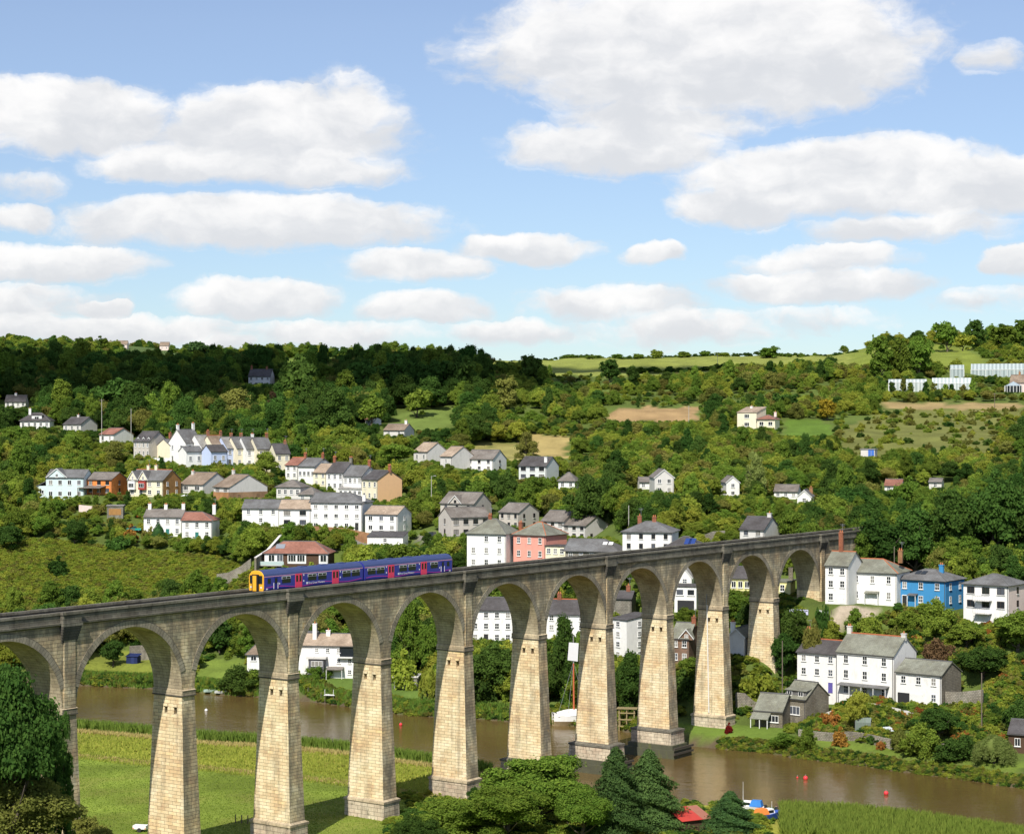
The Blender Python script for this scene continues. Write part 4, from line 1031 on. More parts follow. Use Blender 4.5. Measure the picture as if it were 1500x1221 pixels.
    house('house','white cottage with tan roof between the grey-roofed cottage and the tall block',409,455,772,745,732,-12,8,'gable','white','tile_tan',2,2,Y=543,style='casement',ww=1.8,frame='frame_dark')
    house('house','tall three-storey white block with hipped slate roof in the white row',455,530,776,736,722,-18,10,'hip','white','slate',5,3,Y=541,door=(4,'door_dark'),hl=False,wh=1.15,ww=1.1,style='casement',ch=((1.0,.2,1.0,'white',0),))
    house('house','white cottage with tan roof and boarded gable, right end of the white row',535,582,780,753,741,-26,9,'gable','white','tile_tan',3,2,Y=536,scols=1,style='casement',ww=1.2)
    house('house','small grey hipped bungalow behind the white row',405,440,729,713,703,-20,8,'hip','pale','tile_grey',4,1,Y=592)
    house('bungalow','low grey-roofed bungalow tucked right of the grey hipped bungalow',437,462,735,724,714,-20,8,'hip','pale','tile_grey',2,1,Y=580)
    house('garage','dark flat-roofed garage with white front below the white row',538,590,797,786,779,-14,6,'mono','white','slate_dark',1,1,Y=522,cat='garage')
    h = house('house','brown-roofed split-level house with white panels just above the train',387,480,834,810,793,-12,8.5,'hip','timber','tile_red',1,1,Y=492,skip=((0,0),))
    w,he,hr,d,s = INFO[h.name]
    for x0_,x1_,wd in ((-.49,-.2,.0),(-.13,.16,0),(.72,.98,0)):
        MB().box(x0_*w*1.0,x1_*w*1.0,-.12,-.01,he-2.6,he-.25).build('white_panel',WALL['frame'],h) if x0_ < .7 else MB().box(w*.36,w*.5,-.12,-.01,he-2.6,he-.25).build('white_panel',WALL['frame'],h)
    for x,ww_ in ((-.38,1.6),(-.25,1.6),(-.06,2.0),(.08,2.0),(.43,1.6)): window(h,(x*w,-.14,he-1.25),ww_,1.7,0,'casement','frame',False)
    MB().box(-w*.55,-w*.17,-1.6,-.13,he-3.1,he-2.9).build('balcony_floor',WALL['pale'],h)
    MB().box(-w*.55,-w*.17,-1.62,-1.56,he-2.9,he-2.0).build('balcony_front',mat_glass('balcony_glass',(0.45,0.55,0.55),.1),h)
    k=hr/(d/2); MB().slab([(-w*.34,1.3,he+1.3*k+.32),(-w*.2,1.3,he+1.3*k+.32),(-w*.2,2.9,he+2.9*k+.32),(-w*.34,2.9,he+2.9*k+.32)],.1).build('rooflight',mat_glass('solar_glass',(0.25,0.27,0.3),.15),h)
    # --- grey estate houses
    house('house','upper of the two stepped grey rendered houses, small cross gable on its roof',645,694,762,737,721,-34,9,'gable','grey','tile_grey',3,2,Y=536,gfront=((-.1,4.2,2.1),),scols=1,style='plain',frame='frame_dark',ww=.8)
    house('house','lower grey rendered house with long tiled roof, in front of the upper one',661,718,787,757,743,24,8.5,'gable','grey','tile_grey',4,2,Y=522,lcols=1,style='casement',frame='frame_dark',ww=1.4)
    house('house','single grey rendered house with right gable above the pink house',731,760,775,750,737,-38,9,'gable','grey','tile_grey',3,2,Y=528,scols=2,style='plain',frame='frame_dark',ww=.8)
    house('house','left of the paired pale grey houses with stepped roofs above the stone range',793,826,782,763,748,-32,9,'gable','pale','tile_grey',3,2,Y=519,style='casement',frame='frame_dark')
    house('house','right of the paired pale grey houses, gable with two dark windows',824,858,789,769,755,-40,9,'gable','pale','tile_grey',3,2,Y=508,scols=2,style='casement',frame='frame_dark',ww=1.1,srows=1)
    # --- behind the parapet
    house('house','big three-storey white house with hipped slate roof rising behind the parapet',684,741,850,781,760,-22,9,'hip','white','slate_green',3,4,Y=478,ch=((-.15,.5,.9,br,2),),ridge='ridge_grey',skip=((0,3),))
    house('house','salmon pink house with hipped slate roof and orange hips',752,799,840,783,765,-34,9.5,'hip','pink','slate_green',3,3,Y=470,ridge='ridge_red',ch=((-.95,.3,1.0,br,2),),skip=((0,0),(1,0),(2,0)))
    house('house','small cream flat-roofed annexe between the pink house and the stone range',799,828,830,800,796,-20,5,'flat','cream','slate_dark',3,2,Y=461,skip=((0,0),(1,0),(2,0)))
    h = house('house','long low stone range with grey slate roof and rooflights behind the parapet',828,905,832,807,790,-16,9,'hip','greystone','slate',5,2,Y=456,hl=False,skip=tuple((c,0) for c in range(5)))
    w,he,hr,d,s = INFO[h.name]; k=hr/(d/2)
    for x in (.16,.27): MB().slab([(x*w,2.2,he+2.2*k+.3),(x*w+1,2.2,he+2.2*k+.3),(x*w+1,3.2,he+3.2*k+.3),(x*w,3.2,he+3.2*k+.3)],.08).build('rooflight',WALL['frame'],h)
    house('house','white villa with hipped slate roof and tall dark windows behind the parapet',912,984,822,779,764,-10,9.5,'hip','white','slate',4,3,Y=448,ch=((-.45,.5,1.2,br,1),(.15,.5,1.0,br,2)),ridge='ridge_grey',style='plain',frame='frame_dark',ww=.9,skip=tuple((c,0) for c in range(4)))
    h = house('house','low dark-roofed building with blue solar panels right of the white villa',968,1028,826,805,786,-14,9,'hip','white','slate_dark',3,2,Y=436,box=False)
    w,he,hr,d,s = INFO[h.name]; k=hr/(d/2)
    for x in (.02,.12): MB().slab([(x*w,1.6,he+1.6*k+.3),(x*w+1.5,1.6,he+1.6*k+.3),(x*w+1.5,3.6,he+3.6*k+.3),(x*w,3.6,he+3.6*k+.3)],.08).build('solar_panel',mat_glass('solar_cell',(0.03,0.06,0.22),.1),h)
    house('house','grey-walled house with steep dark roof behind the parapet, right of the garden wall',1084,1119,800,775,757,-24,9,'gable','pale','slate_dark',2,2,Y=447,ch=((.8,.5,.8,'pale',1),),skip=((0,0),(1,0)),style='plain',frame='frame_dark')
    # --- upper hillside bungalows
    house('bungalow','pale bungalow with gable toward the right, leftmost of the hillside bungalows',606,626,678,661,648,-50,9,'gable','pale','tile_tan',2,1,Y=640)
    house('bungalow','bungalow with tan roof and white right gable on the hillside',645,662,684,668,654,-48,10,'gable','pale','tile_tan',1,1,Y=636)
    house('bungalow','white bungalow with windows in its gable, right of the tan-roofed bungalow',682,722,690,672,659,-30,9,'gable','white','tile_grey',3,2,Y=628,scols=1,style='casement',frame='frame_dark')
    house('house','modern white split-level house with sloping dark roof and glazed corner',760,800,703,682,669,-30,8,'gable','boards','slate_dark',3,2,Y=612,style='casement',frame='frame_dark',ww=1.8,ch=((.8,.2,1.5,'white',0),))
    house('cottage','small white cottage with hipped roof among dark trees',818,842,716,704,692,-12,7,'hip','white','tile_grey',2,1,Y=590)
    house('house','grey house with white gable facing the river, above the white villa',959,987,724,699,687,8,11,'front','pale','tile_grey',2,2,Y=552,style='casement')
    house('house','low dark-roofed wing left of the grey gable-fronted house',937,959,716,707,699,5,7,'gable','white','tile_grey',2,1,Y=556)
    house('house','narrow white gable-fronted house partly behind the pale willow',1064,1083,728,706,697,10,9,'front','white','tile_grey',1,2,Y=548,style='casement')
    house('cottage','low grey-roofed cottage in trees left of the white pointed gable',1134,1168,730,724,710,-8,7,'gable','white','tile_grey',3,1,Y=548)
    house('cottage','small white pointed gable among trees with an orange chimney',1168,1188,738,728,717,-6,8,'front','white','slate',1,1,Y=538,ch=((.6,.9,1.4,'buffbrick',1),))
    house('cottage','small red-roofed cottage among the trees on the right hillside',1296,1320,722,711,702,-8,6,'gable','white','tile_red',2,1,Y=548)
    house('shed_house','grey-roofed outhouse among trees right of the red-roofed cottage',1361,1379,716,710,702,-8,5,'gable','pale','tile_grey',1,1,Y=552,cat='outhouse')
    h = house('house','cream modern house with mono-pitch roof and red-roofed wing on the upper hillside',1080,1108,628,604,596,-26,8,'mono','cream','tile_tan',1,2,Y=716,style='casement',ww=2.0,ch=((-.3,.8,.8,'white',1),))
    house('bungalow_wing','red-roofed low wing joined to the cream modern house',1109,1135,628,614,608,-14,7,'hip','cream','tile_red',2,1,Y=712,style='casement',ww=1.6,ch=((.8,.5,1.0,'palepink',1),),cat='house')
    house('house','white house with dark roof half in cloud shadow above the wood',364,396,566,551,541,-14,8,'gable','white','slate_dark',4,2,Y=880,ch=((-.9,.5,1.5,br,1),(.5,.5,1.0,br,1)))
    house('house','half-hidden white gable with orange ridge in trees above the middle terrace',535,545,622,616,611,-30,7,'gable','white','tile_red',1,1,Y=742,ridge='ridge_red')
    house('bungalow','brown-roofed bungalow among trees above the hillside bungalows',562,592,638,630,621,-24,9,'gable','pale','tile_brown',2,1,Y=705,ch=((.7,.5,1.2,'white',1),))
    for i,(a,b,y,t) in enumerate(((154,168,512,'left of the two far pale cottages near the left skyline'),(170,186,511,'right of the two far pale cottages near the left skyline'),(234,247,513,'lone far cottage near the skyline right of the pair of far cottages'))):
        house('cottage',t,a,b,y,y-7,y-12,-10,8,'gable','palepink','tile_brown',2,1,Y=1690,deep=8)
    # --- seen through the arches
    house('cottage','white cottage end seen through the third visible arch',362,381,984,958,945,-10,6,'hip','white','tile_brown',1,2,Y=446,style='casement',ww=1.3,skip=((0,0),))
    h = house('house','white riverside house with grey bay and tall white chimney seen through the fourth arch',440,520,992,945,928,-14,8,'gable','white','tile_tan',5,3,Y=437,wh=1.0,ww=.8,ch=((-.55,.25,3.4,'white',1),(-.1,.4,1.2,'white',1)),skip=((0,0),(1,0),(0,1),(1,1),(2,1),(4,2),(3,0),(0,2)),hl=False)
    w,he,hr,d,s = INFO[h.name]
    bx = MB().box(-w*.32,-w*.04,-1.4,-.01,-.5,he*.60).build('grey_bay',mat('bay_grey',(0.10,0.10,0.11),.8),h)
    MB().box(-w*.36,.0,-1.7,-.01,he*.60,he*.66).build('bay_roof',WALL['pale'],bx)
    window(bx,(-w*.17,-1.43,he*.45),2.6,1.2,0,'casement','frame',False)
    MB().box(w*.22,w*.48,-.1,-.01,he-2.4,he-.3).build('glazed_band',WALL['glass'],h)
    MB().box(w*.18,w*.5,-1.0,-.01,he-2.65,he-2.42).build('balcony_floor',WALL['fascia'],h)
    po = MB().slab([(-.0,-1.8,2.0),(w*.3,-1.8,2.0),(w*.3,-.02,2.5),(0,-.02,2.5)],.1).build('porch_roof',WALL['tile_grey'],h)
    for x in (.1,w*.29): MB().box(x-.06,x+.06,-1.75,-1.6,-1,1.98).build('porch_post',WALL['fascia'],po)
    house('house','white wing with lean-to roof at the left of the riverside house',437,455,990,934,925,-30,7,'gable','white','slate_dark',1,3,Y=443,skip=((0,1),))
    h = house('boathouse','low boathouse with pale roof and boarded front seen through the fifth arch',577,611,1009,992,987,-8,5,'flat','greystone','pale',2,1,Y=414,cat='boathouse',skip=((0,0),(1,0)))
    w,he,hr,d,s = INFO[h.name]
    for x in (-.38,-.22,-.06): MB().box(x*w-.5,x*w+.5,-.12,-.01,.1,he-.3).build('door_leaf',WALL['metal'],h)
    window(h,(w*.3,-.02,he*.5),1.2,1.2,0,'casement')
    house('house','tall white house with dark slate roof seen through the sixth visible arch',688,752,942,893,875,-8,8,'gable','white','slate_dark',4,3,Y=438,door=(1,'door_dark'),ch=((.95,.5,1.0,br,2),))
    house('house','white house with dark slate roof and red verge seen through the seventh arch',797,862,940,899,878,-10,8,'gable','white','slate_dark',3,3,Y=434,ridge='ridge_red',ch=((-.45,.5,1.2,br,2),),skip=((0,0),(1,0)))
    house('house','white gable-ended house seen through the eighth arch',893,918,966,907,900,-46,7.5,'mono','white','slate_dark',1,4,Y=420,scols=1,ww=1.1)
    house('house','stone ruin-like house wall above the white gable-ended house in the arch',899,925,905,876,866,-10,6,'gable','greystone','slate_dark',1,1,Y=436,box=False,skip=((0,0),),ch=((.4,.5,1.2,br,1),))
    h = house('cottage','red stone cottage with grey roof seen through the ninth arch',983,1009,972,934,912,-20,7.5,'gable','redstone','slate_green',2,2,Y=409,ch=((.9,.5,1.2,br,1),),gfront=((.75,3.0,1.8),))
    h = house('garage','white flat-roofed house over a dark open garage seen through the ninth arch',988,1020,896,859,857,-10,6,'flat','white','slate_dark',2,2,Y=418,cat='garage',skip=((0,0),(1,0)),style='plain',ww=1.6,wh=1.3)
    w,he,hr,d,s = INFO[h.name]
    MB().box(-w*.36,w*.40,-.06,-.01,.1,he*.46).build('garage_opening',WALL['door_dark'],h); MB().box(-w*.5,w*.5,-.5,-.01,-.3,.05).build('threshold',WALL['pale'],h)
    house('cottage','white pointed gable with lilac sheen above the garage in the ninth arch',993,1013,858,846,831,-6,6,'front','white','slate_pale',1,1,Y=430,box=False)
    house('cottage','pale green-white cottage gable with a chimney between two viaduct piers',1066,1090,962,932,918,-20,7,'front','pale','slate_green',0,1,Y=396,ch=((-.5,.1,1.9,'white',2),))
    house('cottage','yellow rendered cottage with green upper storey seen through the tenth arch',1070,1099,868,846,830,-8,6,'gable','yellow','slate_dark',3,1,Y=422,style='casement')
    house('cottage','yellow cottage corner seen through the last arch',1134,1158,872,852,846,-10,6,'flat','yellow','slate_green',1,1,Y=428,ch=((.8,.4,2.6,'stone',0),))
    # --- right bank
    house('house','narrow three-storey white house with tall brick chimney beside the viaduct end',1209,1242,884,828,808,-20,9,'gable','white','slate_green',2,3,Y=404,ch=((-.25,.5,3.9,br,2),),ridge='ridge_red',door=(1,'door_white'))
    house('house','white house with hipped roof, orange ridge and orange brick chimney',1243,1313,884,838,819,-18,9,'hip','white','slate_green',3,2,Y=402,hl=False,ridge='ridge_red',ch=((.88,.5,1.9,'buffbrick',2),),porch=(0,3.0,1.1,2.3,'slate_green'),wh=1.5,ww=.9,door=(1,'door_white'))
    h = house('house','bright blue house with slate hipped roof and balcony in the right-hand row',1314,1384,888,849,834,-26,9,'hip','blue','slate',3,2,Y=399,ch=((.45,.5,1.0,'blue',2),),porch=(-.3,2.0,1.2,2.3,'slate'),scols=2,door=(0,'door_dark'))
    w,he,hr,d,s = INFO[h.name]; k=hr/(d/2)
    for x in (-.22,-.1): MB().slab([(x*w,2.0,he+2.0*k+.26),(x*w+1.1,2.0,he+2.0*k+.26),(x*w+1.1,3.4,he+3.4*k+.26),(x*w,3.4,he+3.4*k+.26)],.1).build('rooflight',WALL['glass'],h)
    h = house('house','white house with balconies and pale pink right end at the far right',1412,1476,915,856,841,-24,9,'hip','white','slate',3,3,Y=396,side_wall='palepink',style='casement',ww=1.6,scols=1,skip=((0,0),(1,0),(2,0)),frame='frame_dark')
    w,he,hr,d,s = INFO[h.name]
    for z in (he*.62,he*.3):
        b = MB().box(-w*.22,w*.14,-1.5,-.01,z-.15,z).build('balcony',WALL['pale'],h)
        rl = MB().box(-w*.22,w*.14,-1.5,-1.45,z+.85,z+.93)
        for q in range(8): x=-w*.22+w*.36*q/7; rl.box(x-.02,x+.02,-1.49,-1.46,z,z+.85)
        rl.build('railing',WALL['metal'],b)
    G = 'white riverside row at the right'
    house('house','left third of the white riverside row, dark slate roof with red ridge',1168,1226,1013,956,937,-28,8,'gable','white','slate_dark',3,3,Y=386,ridge='ridge_red',ch=((-.9,.5,1.9,br,2),),door=(2,'door_blue'),group=G)
    h = house('house','tall middle of the white riverside row with pale slate roof and veranda',1226,1308,1023,957,930,-28,9.5,'gable','white','slate_green',3,3,Y=377,ridge='ridge_red',ch=((-.96,.5,1.3,'pale',2),(.96,.5,.6,'pale',1)),porch=(0,10.5,1.7,2.5,'slate'),group=G,wh=1.6)
    h = house('house','low right wing of the white riverside row with a dark garage opening',1313,1378,1033,986,967,-28,8,'gable','white','slate_green',3,2,Y=368,side_wall='stone',skip=((0,0),(1,0)),group=G)
    w,he,hr,d,s = INFO[h.name]
    MB().box(-w*.46,-w*.2,-.07,-.01,0,he*.36).build('garage_opening',WALL['door_dark'],h); MB().box(-w*.18,w*.1,-.09,-.01,0,he*.36).build('garage_door',WALL['door_white'],h)
    h = house('cottage','small stone cottage with white dormer windows and bay by the river',1148,1180,1052,1022,998,-34,8,'gable','stone','slate_green',1,2,Y=376,ww=2.4,style='casement',wins=((0,1.6,2.4,1.6,'casement'),))
    w,he,hr,d,s = INFO[h.name]
    dm = MB().box(-w*.45,w*.45,.5,3.2,he+.1,he+1.5).build('dormer',WALL['slate'],h)
    for x in (-.28,.22): window(dm,(x*w,.47,he+.85),1.1,.9,0,'casement','frame')
    MB().slab([(-w*.5,.2,he+1.5),(w*.5,.2,he+1.5),(w*.5,3.6,he+2.0),(-w*.5,3.6,he+2.0)],.1).build('dormer_roof',WALL['slate_green'],dm)
    h = house('cottage','low weathered wing with stone roof and white bay left of the stone cottage',1106,1146,1064,1040,1016,-20,7,'gable','stone','slate_green',1,1,Y=374,wins=((.35,1.6,2.0,1.3,'casement'),))
    w,he,hr,d,s = INFO[h.name]
    po = MB().slab([(-w*.55,-2.2,1.7),(w*.1,-2.2,1.7),(w*.1,.3,3.0),(-w*.55,.3,3.0)],.12).build('veranda_roof',WALL['slate_green'],h)
    for x in (-.52,-.2,.08): MB().box(x*w-.07,x*w+.07,-2.1,-1.95,-1.5,1.68).build('veranda_post',WALL['fascia'],po)
    h = house('boathouse','brown timber boathouse at the right edge by the willow',1478,1530,1103,1075,1055,-10,7,'gable','timber','slate_dark',2,1,Y=340,cat='boathouse',style='casement')
    # glasshouses
    gm = mat_lines('glasshouse_white', (0.55,0.59,0.58), (0.36,0.41,0.40), 1.6, 'u', 0.35, width=.62)
    gm2 = mat_lines('glasshouse_pale', (0.40,0.46,0.46), (0.26,0.31,0.31), 1.8, 'u', 0.3, width=.5)
    def glass(label, x0, x1, yb, ye, yr, Y, m, spans):
        P = plot(x0,x1,yb,Y); s = F/P.y; a = -math.atan2(P.x,P.y)
        w = (x1-x0)/s; he = (yb-ye)/s; hr = max(1.2,(ye-yr)/s)
        g = empty('glasshouse', P, a, label, 'greenhouse', 'glasshouses of the upper nursery')
        PADS.append((P.x,P.y+spans*3,w/2+1,spans*3+2,a,P.z))
        for k in range(spans):
            y = k*6.0
            MB().quad((-w/2,y,-3),(w/2,y,-3),(w/2,y,he),(-w/2,y,he)).quad((-w/2,y,he),(w/2,y,he),(w/2,y+3,he+hr),(-w/2,y+3,he+hr)).quad((w/2,y+6,he),(-w/2,y+6,he),(-w/2,y+3,he+hr),(w/2,y+3,he+hr)) \
                .quad((w/2,y,-3),(w/2,y+6,-3),(w/2,y+6,he),(w/2,y+3,he+hr),(w/2,y,he)).quad((-w/2,y+6,-3),(-w/2,y,-3),(-w/2,y,he),(-w/2,y+3,he+hr),(-w/2,y+6,he)).build('glass_span', m, g)
        n = int(w/3.2)
        me = MB().box(-.07,.07,-.1,-.02,0,he).mesh('glazing_post')
        for q in range(n+1): link('glazing_post', me, g, (-w/2+w*q/n,0,0), mat=WALL['frame'])
        MB().box(-w/2,w/2,-.1,-.02,he-.1,he+.08).build('gutter', WALL['frame'], g)
        HOUSES.append((x0,x1,yr,yb,Y))
    glass('left white-painted glasshouse on the upper right hillside',1302,1357,573,560,555,870,gm,2)
    glass('right white-painted glasshouse on the upper right hillside',1366,1422,571,561,553,872,gm,2)
    glass('long grey glasshouse at the right edge under the hilltop field',1424,1560,552,541,532,935,gm2,3)
    glass('small grey glasshouse left of the long one behind the trees',1392,1412,553,540,534,930,gm2,1)
    # conservatory
    P = plot(1472,1497,577,860); s = F/P.y
    g = empty('conservatory',P,-math.atan2(P.x,P.y),'rounded glass conservatory in front of a brown bungalow at the right','conservatory')
    r = 12.5/s; me = MB(); n = 8
    for k in range(n):
        a0=math.pi+math.pi*k/n; a1=math.pi+math.pi*(k+1)/n
        p0=(r*math.cos(a0),r*math.sin(a0)); p1=(r*math.cos(a1),r*math.sin(a1))
        MB().quad((*p0,.5),(*p1,.5),(*p1,3.6),(*p0,3.6)).build('pane',WALL['glass'],g)
        MB().quad((*p0,3.6),(*p1,3.6),(0,0,5.6)).build('roof_pane',mat_glass('conservatory_glass',(0.35,0.42,0.45),.1),g)
        MB().tube((*p0,-2),(*p0,3.65),.12).build('post',WALL['frame'],g)
        MB().quad((p0[0]*1.02,p0[1]*1.02,-2),(p1[0]*1.02,p1[1]*1.02,-2),(p1[0]*1.02,p1[1]*1.02,.5),(p0[0]*1.02,p0[1]*1.02,.5)).build('base_wall',WALL['palepink'],g)
    HOUSES.append((1470,1500,552,577,860))
    house('bungalow','brown-roofed bungalow behind the conservatory at the right edge',1480,1520,575,560,549,-8,8,'gable','palepink','tile_brown',2,1,Y=866,ch=((-.4,.5,1.2,'buffbrick',1),))
    # blue shed
    h = house('shed','small grey shed with bright blue doors among allotments',1261,1281,668,658,655,-14,3.5,'flat','pale','slate_pale',0,1,Y=610,cat='shed')
    w,he,hr,d,s = INFO[h.name]; bl = mat('shed_blue',(0.05,0.16,0.55),.6)
    for x in (.14,.36): MB().box(x*w-w*.1,x*w+w*.1,-.08,-.01,0,he-.1).build('door',bl,h)
# ------------------------------------------------------------------ vegetation
LEAF = {}
def setup_leaf():
    L = LEAF
    L['mid'] = mat_leaf('leaf_mid', (0.101,0.178,0.026), (0.251,0.323,0.049))
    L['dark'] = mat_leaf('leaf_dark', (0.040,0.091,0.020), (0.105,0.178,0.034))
    L['light'] = mat_leaf('leaf_light', (0.198,0.270,0.033), (0.388,0.402,0.065))
    L['olive'] = mat_leaf('leaf_olive', (0.153,0.175,0.035), (0.304,0.284,0.073))
    L['yellow'] = mat_leaf('leaf_yellow', (0.26,0.23,0.025), (0.45,0.36,0.04))
    L['copper'] = mat_leaf('leaf_copper', (0.060,0.034,0.024), (0.11,0.07,0.04))
    L['fir'] = mat_leaf('leaf_fir', (0.035,0.079,0.028), (0.094,0.159,0.044), 0.2)
    L['willow'] = mat_leaf('leaf_willow', (0.175,0.229,0.051), (0.337,0.368,0.114))
    L['brown'] = mat_leaf('leaf_brown', (0.13,0.085,0.04), (0.23,0.15,0.075), 0.2)
    L['rust'] = mat_leaf('leaf_rust', (0.24,0.10,0.025), (0.42,0.18,0.05), 0.2)
    L['red'] = mat_leaf('leaf_red', (0.16,0.012,0.02), (0.28,0.03,0.04), 0.2)
    L['reed'] = mat_leaf('leaf_reed', (0.120,0.210,0.032), (0.270,0.350,0.066), 0.4)
    L['dry'] = mat_leaf('leaf_dry', (0.30,0.23,0.09), (0.46,0.35,0.15), 0.3)
    L['meadow'] = mat_leaf('leaf_meadow', (0.26,0.31,0.05), (0.42,0.43,0.08), 0.45)
    L['bark'] = mat('bark', (0.10,0.08,0.06), 0.95, 0.3, 3.0, bump=0.6)
    L['palebark'] = mat('pale_bark', (0.30,0.27,0.22), 0.95, 0.25, 3.0)
def np_mesh(name, v, f):
    """f: (n,k) int array of faces"""
    me = bpy.data.meshes.new(name); k = f.shape[1]
    me.vertices.add(len(v)); me.vertices.foreach_set('co', np.asarray(v, np.float32).ravel())
    me.loops.add(f.size); me.loops.foreach_set('vertex_index', np.asarray(f, np.int32).ravel())
    me.polygons.add(len(f)); me.polygons.foreach_set('loop_start', np.arange(0, f.size, k, dtype=np.int32))
    me.update(calc_edges=True); return me
def leaf_quads(P, Nrm, size, rs, droop=0.0, aspect=1.0):
    """leaf-shaped quads at points P, facing roughly Nrm"""
    n = len(P)
    N = Nrm + rs.normal(0, .75, (n,3)); N /= np.linalg.norm(N,axis=1,keepdims=True)+1e-9
    t = np.cross(N, rs.normal(0,1,(n,3))); t /= np.linalg.norm(t,axis=1,keepdims=True)+1e-9
    if droop: t[:,2] -= droop; t /= np.linalg.norm(t,axis=1,keepdims=True)
    b = np.cross(N, t); b /= np.linalg.norm(b,axis=1,keepdims=True)+1e-9
    s = (size*rs.uniform(.55,1.35,n))[:,None]
    L_ = t*s*aspect; W_ = b*s*.62
    v = np.stack([P-L_, P+W_*rs.uniform(.7,1.2,(n,1))+L_*.1, P+L_, P-W_*rs.uniform(.7,1.2,(n,1))+L_*.1],1)
    return v.reshape(-1,3)
_ico = None
def ico():
    global _ico
    if _ico is None:
        bm = bmesh.new(); bmesh.ops.create_icosphere(bm, subdivisions=2, radius=1)
        _ico = (np.array([v.co[:] for v in bm.verts]), np.array([[v.index for v in f.verts] for f in bm.faces])); bm.free()
    return _ico
_ico1 = []
def ico1():
    if not _ico1:
        bm = bmesh.new(); bmesh.ops.create_icosphere(bm, subdivisions=1, radius=1)
        _ico1.append((np.array([v.co[:] for v in bm.verts]), np.array([[v.index for v in f.verts] for f in bm.faces]))); bm.free()
    return _ico1[0]
def rand_dirs(rs, n):
    d = rs.normal(0,1,(n,3)); return d/np.linalg.norm(d,axis=1,keepdims=True)
def crown_mesh(kind, seed, n, leaf):
    """unit tree crown: height 1 including the clear stem, radius .5; leaf clumps spread over many lobes"""
    rs = np.random.RandomState(seed); lobes = []
    if kind == 'round':
        ph = rs.uniform(0,6.28,4); lean = rs.uniform(-.06,.06,2)
        for k in range(46):
            d = rand_dirs(rs,1)[0]; d[2] = d[2]*.72+.22; d /= np.linalg.norm(d)
            env = .78+.16*math.sin(3*math.atan2(d[1],d[0])+ph[0])+.12*math.sin(5*d[2]+ph[1])+.10*math.sin(7*math.atan2(d[1],d[0])+4*d[2]+ph[2])
            rr = env*rs.uniform(.62,1.06)
            c = np.array([d[0]*.38*rr+lean[0]*d[2], d[1]*.38*rr+lean[1]*d[2], .47+d[2]*.42*rr]); lobes.append((c, rs.uniform(.055,.135)*np.array([1.1,1.1,.8])))
        lobes.append((np.array([0,0,.49]), np.array([.25,.25,.27])))
    elif kind == 'tall':
        ph = rs.uniform(0,6.28)
        for k in range(42):
            z = rs.uniform(.13,.92); w = .38*math.sin(math.pi*min(1,(z-.03)/.97)**.85)+.05; a = rs.uniform(0,6.28); rr = rs.uniform(.5,1.05)*(.85+.2*math.sin(3*a+9*z+ph))
            lobes.append((np.array([math.cos(a)*w*rr*.85, math.sin(a)*w*rr*.85, z]), rs.uniform(.05,.115)*np.array([1,1,.95])))
        lobes.append((np.array([0,0,.5]), np.array([.19,.19,.34])))
    elif kind == 'spread':
        for k in range(13):
            a = rs.uniform(0,6.28); rr = rs.uniform(.15,.36); z = .62+rs.uniform(-.1,.2)*(1-rr)
            lobes.append((np.array([math.cos(a)*rr, math.sin(a)*rr, z]), rs.uniform(.10,.17)*np.array([1.15,1.15,.7])))
        lobes.append((np.array([0,0,.62]), np.array([.22,.22,.17])))
    elif kind == 'bush':
        for k in range(30):
            a = rs.uniform(0,6.28); rr = .42*math.sqrt(rs.uniform(0,1)); z = rs.uniform(.10,.86)*(1-1.1*rr)
            lobes.append((np.array([math.cos(a)*rr, math.sin(a)*rr, z]), rs.uniform(.07,.16)*np.array([1,1,1.05])))
        lobes.append((np.array([0,0,.30]), np.array([.30,.30,.32])))
    elif kind == 'cedar':
        for k in range(16):
            z = rs.uniform(.28,.95); w = .42*(1-((z-.28)/.72)**1.6)+.05; a = rs.uniform(0,6.28)
            lobes.append((np.array([math.cos(a)*w*rs.uniform(.3,.8), math.sin(a)*w*rs.uniform(.3,.8), z]), rs.uniform(.10,.16)*np.array([1.2,1.2,.5])))
    V, Fc, off = [], [], 0
    def add_core(c, r, f=.80):
        nonlocal off
        iv, if_ = ico1(); q = iv*(1+rs.normal(0,.07,(len(iv),1)))*r*f+c
        V.append(q); Fc.append(np.concatenate([if_, if_[:,2:3]],1)+off); off += len(q)
    if kind in ('fir','column'):
        m = n; z = 1-rs.uniform(0,1,m)**.6*(.93 if kind == 'fir' else .97)
        a = rs.uniform(0,6.28,m)
        if kind == 'fir':
            tier = (z*11+.5*np.sin(a*2+seed))%1.0; w = (.47*(1-z)**.82+.025)*(.78+.22*(1-tier)); rr = w*rs.uniform(.35,1,m)**.5*(1+.20*np.sin(a*3+z*23+seed)+.14*np.sin(a*5+z*37))*np.where(rs.uniform(0,1,m)>.93,1.18,1)
            P = np.stack([np.cos(a)*rr, np.sin(a)*rr, z-.10*rr+.01],1); nr = np.stack([np.cos(a)*.8,np.sin(a)*.8,np.full(m,.55)],1)
            qv = leaf_quads(P, nr, leaf, rs, .25, 1.5)
            for zc in np.linspace(.1,.9,9): add_core(np.array([0,0,zc]), np.array([.36*(1-zc)+.01,.36*(1-zc)+.01,.08]), 1)
        else:
            w = .5*np.clip(np.sin(np.pi*np.clip(z,0,1)**.62),.02,1)**.7; rr = w*rs.uniform(.7,1,m)
            P = np.stack([np.cos(a)*rr, np.sin(a)*rr, z],1); nr = np.stack([np.cos(a),np.sin(a),np.full(m,.35)],1)
            qv = leaf_quads(P, nr, leaf, rs)
            add_core(np.array([0,0,.48]), np.array([.42,.42,.46]), 1)
    elif kind == 'willow':
        qs = []
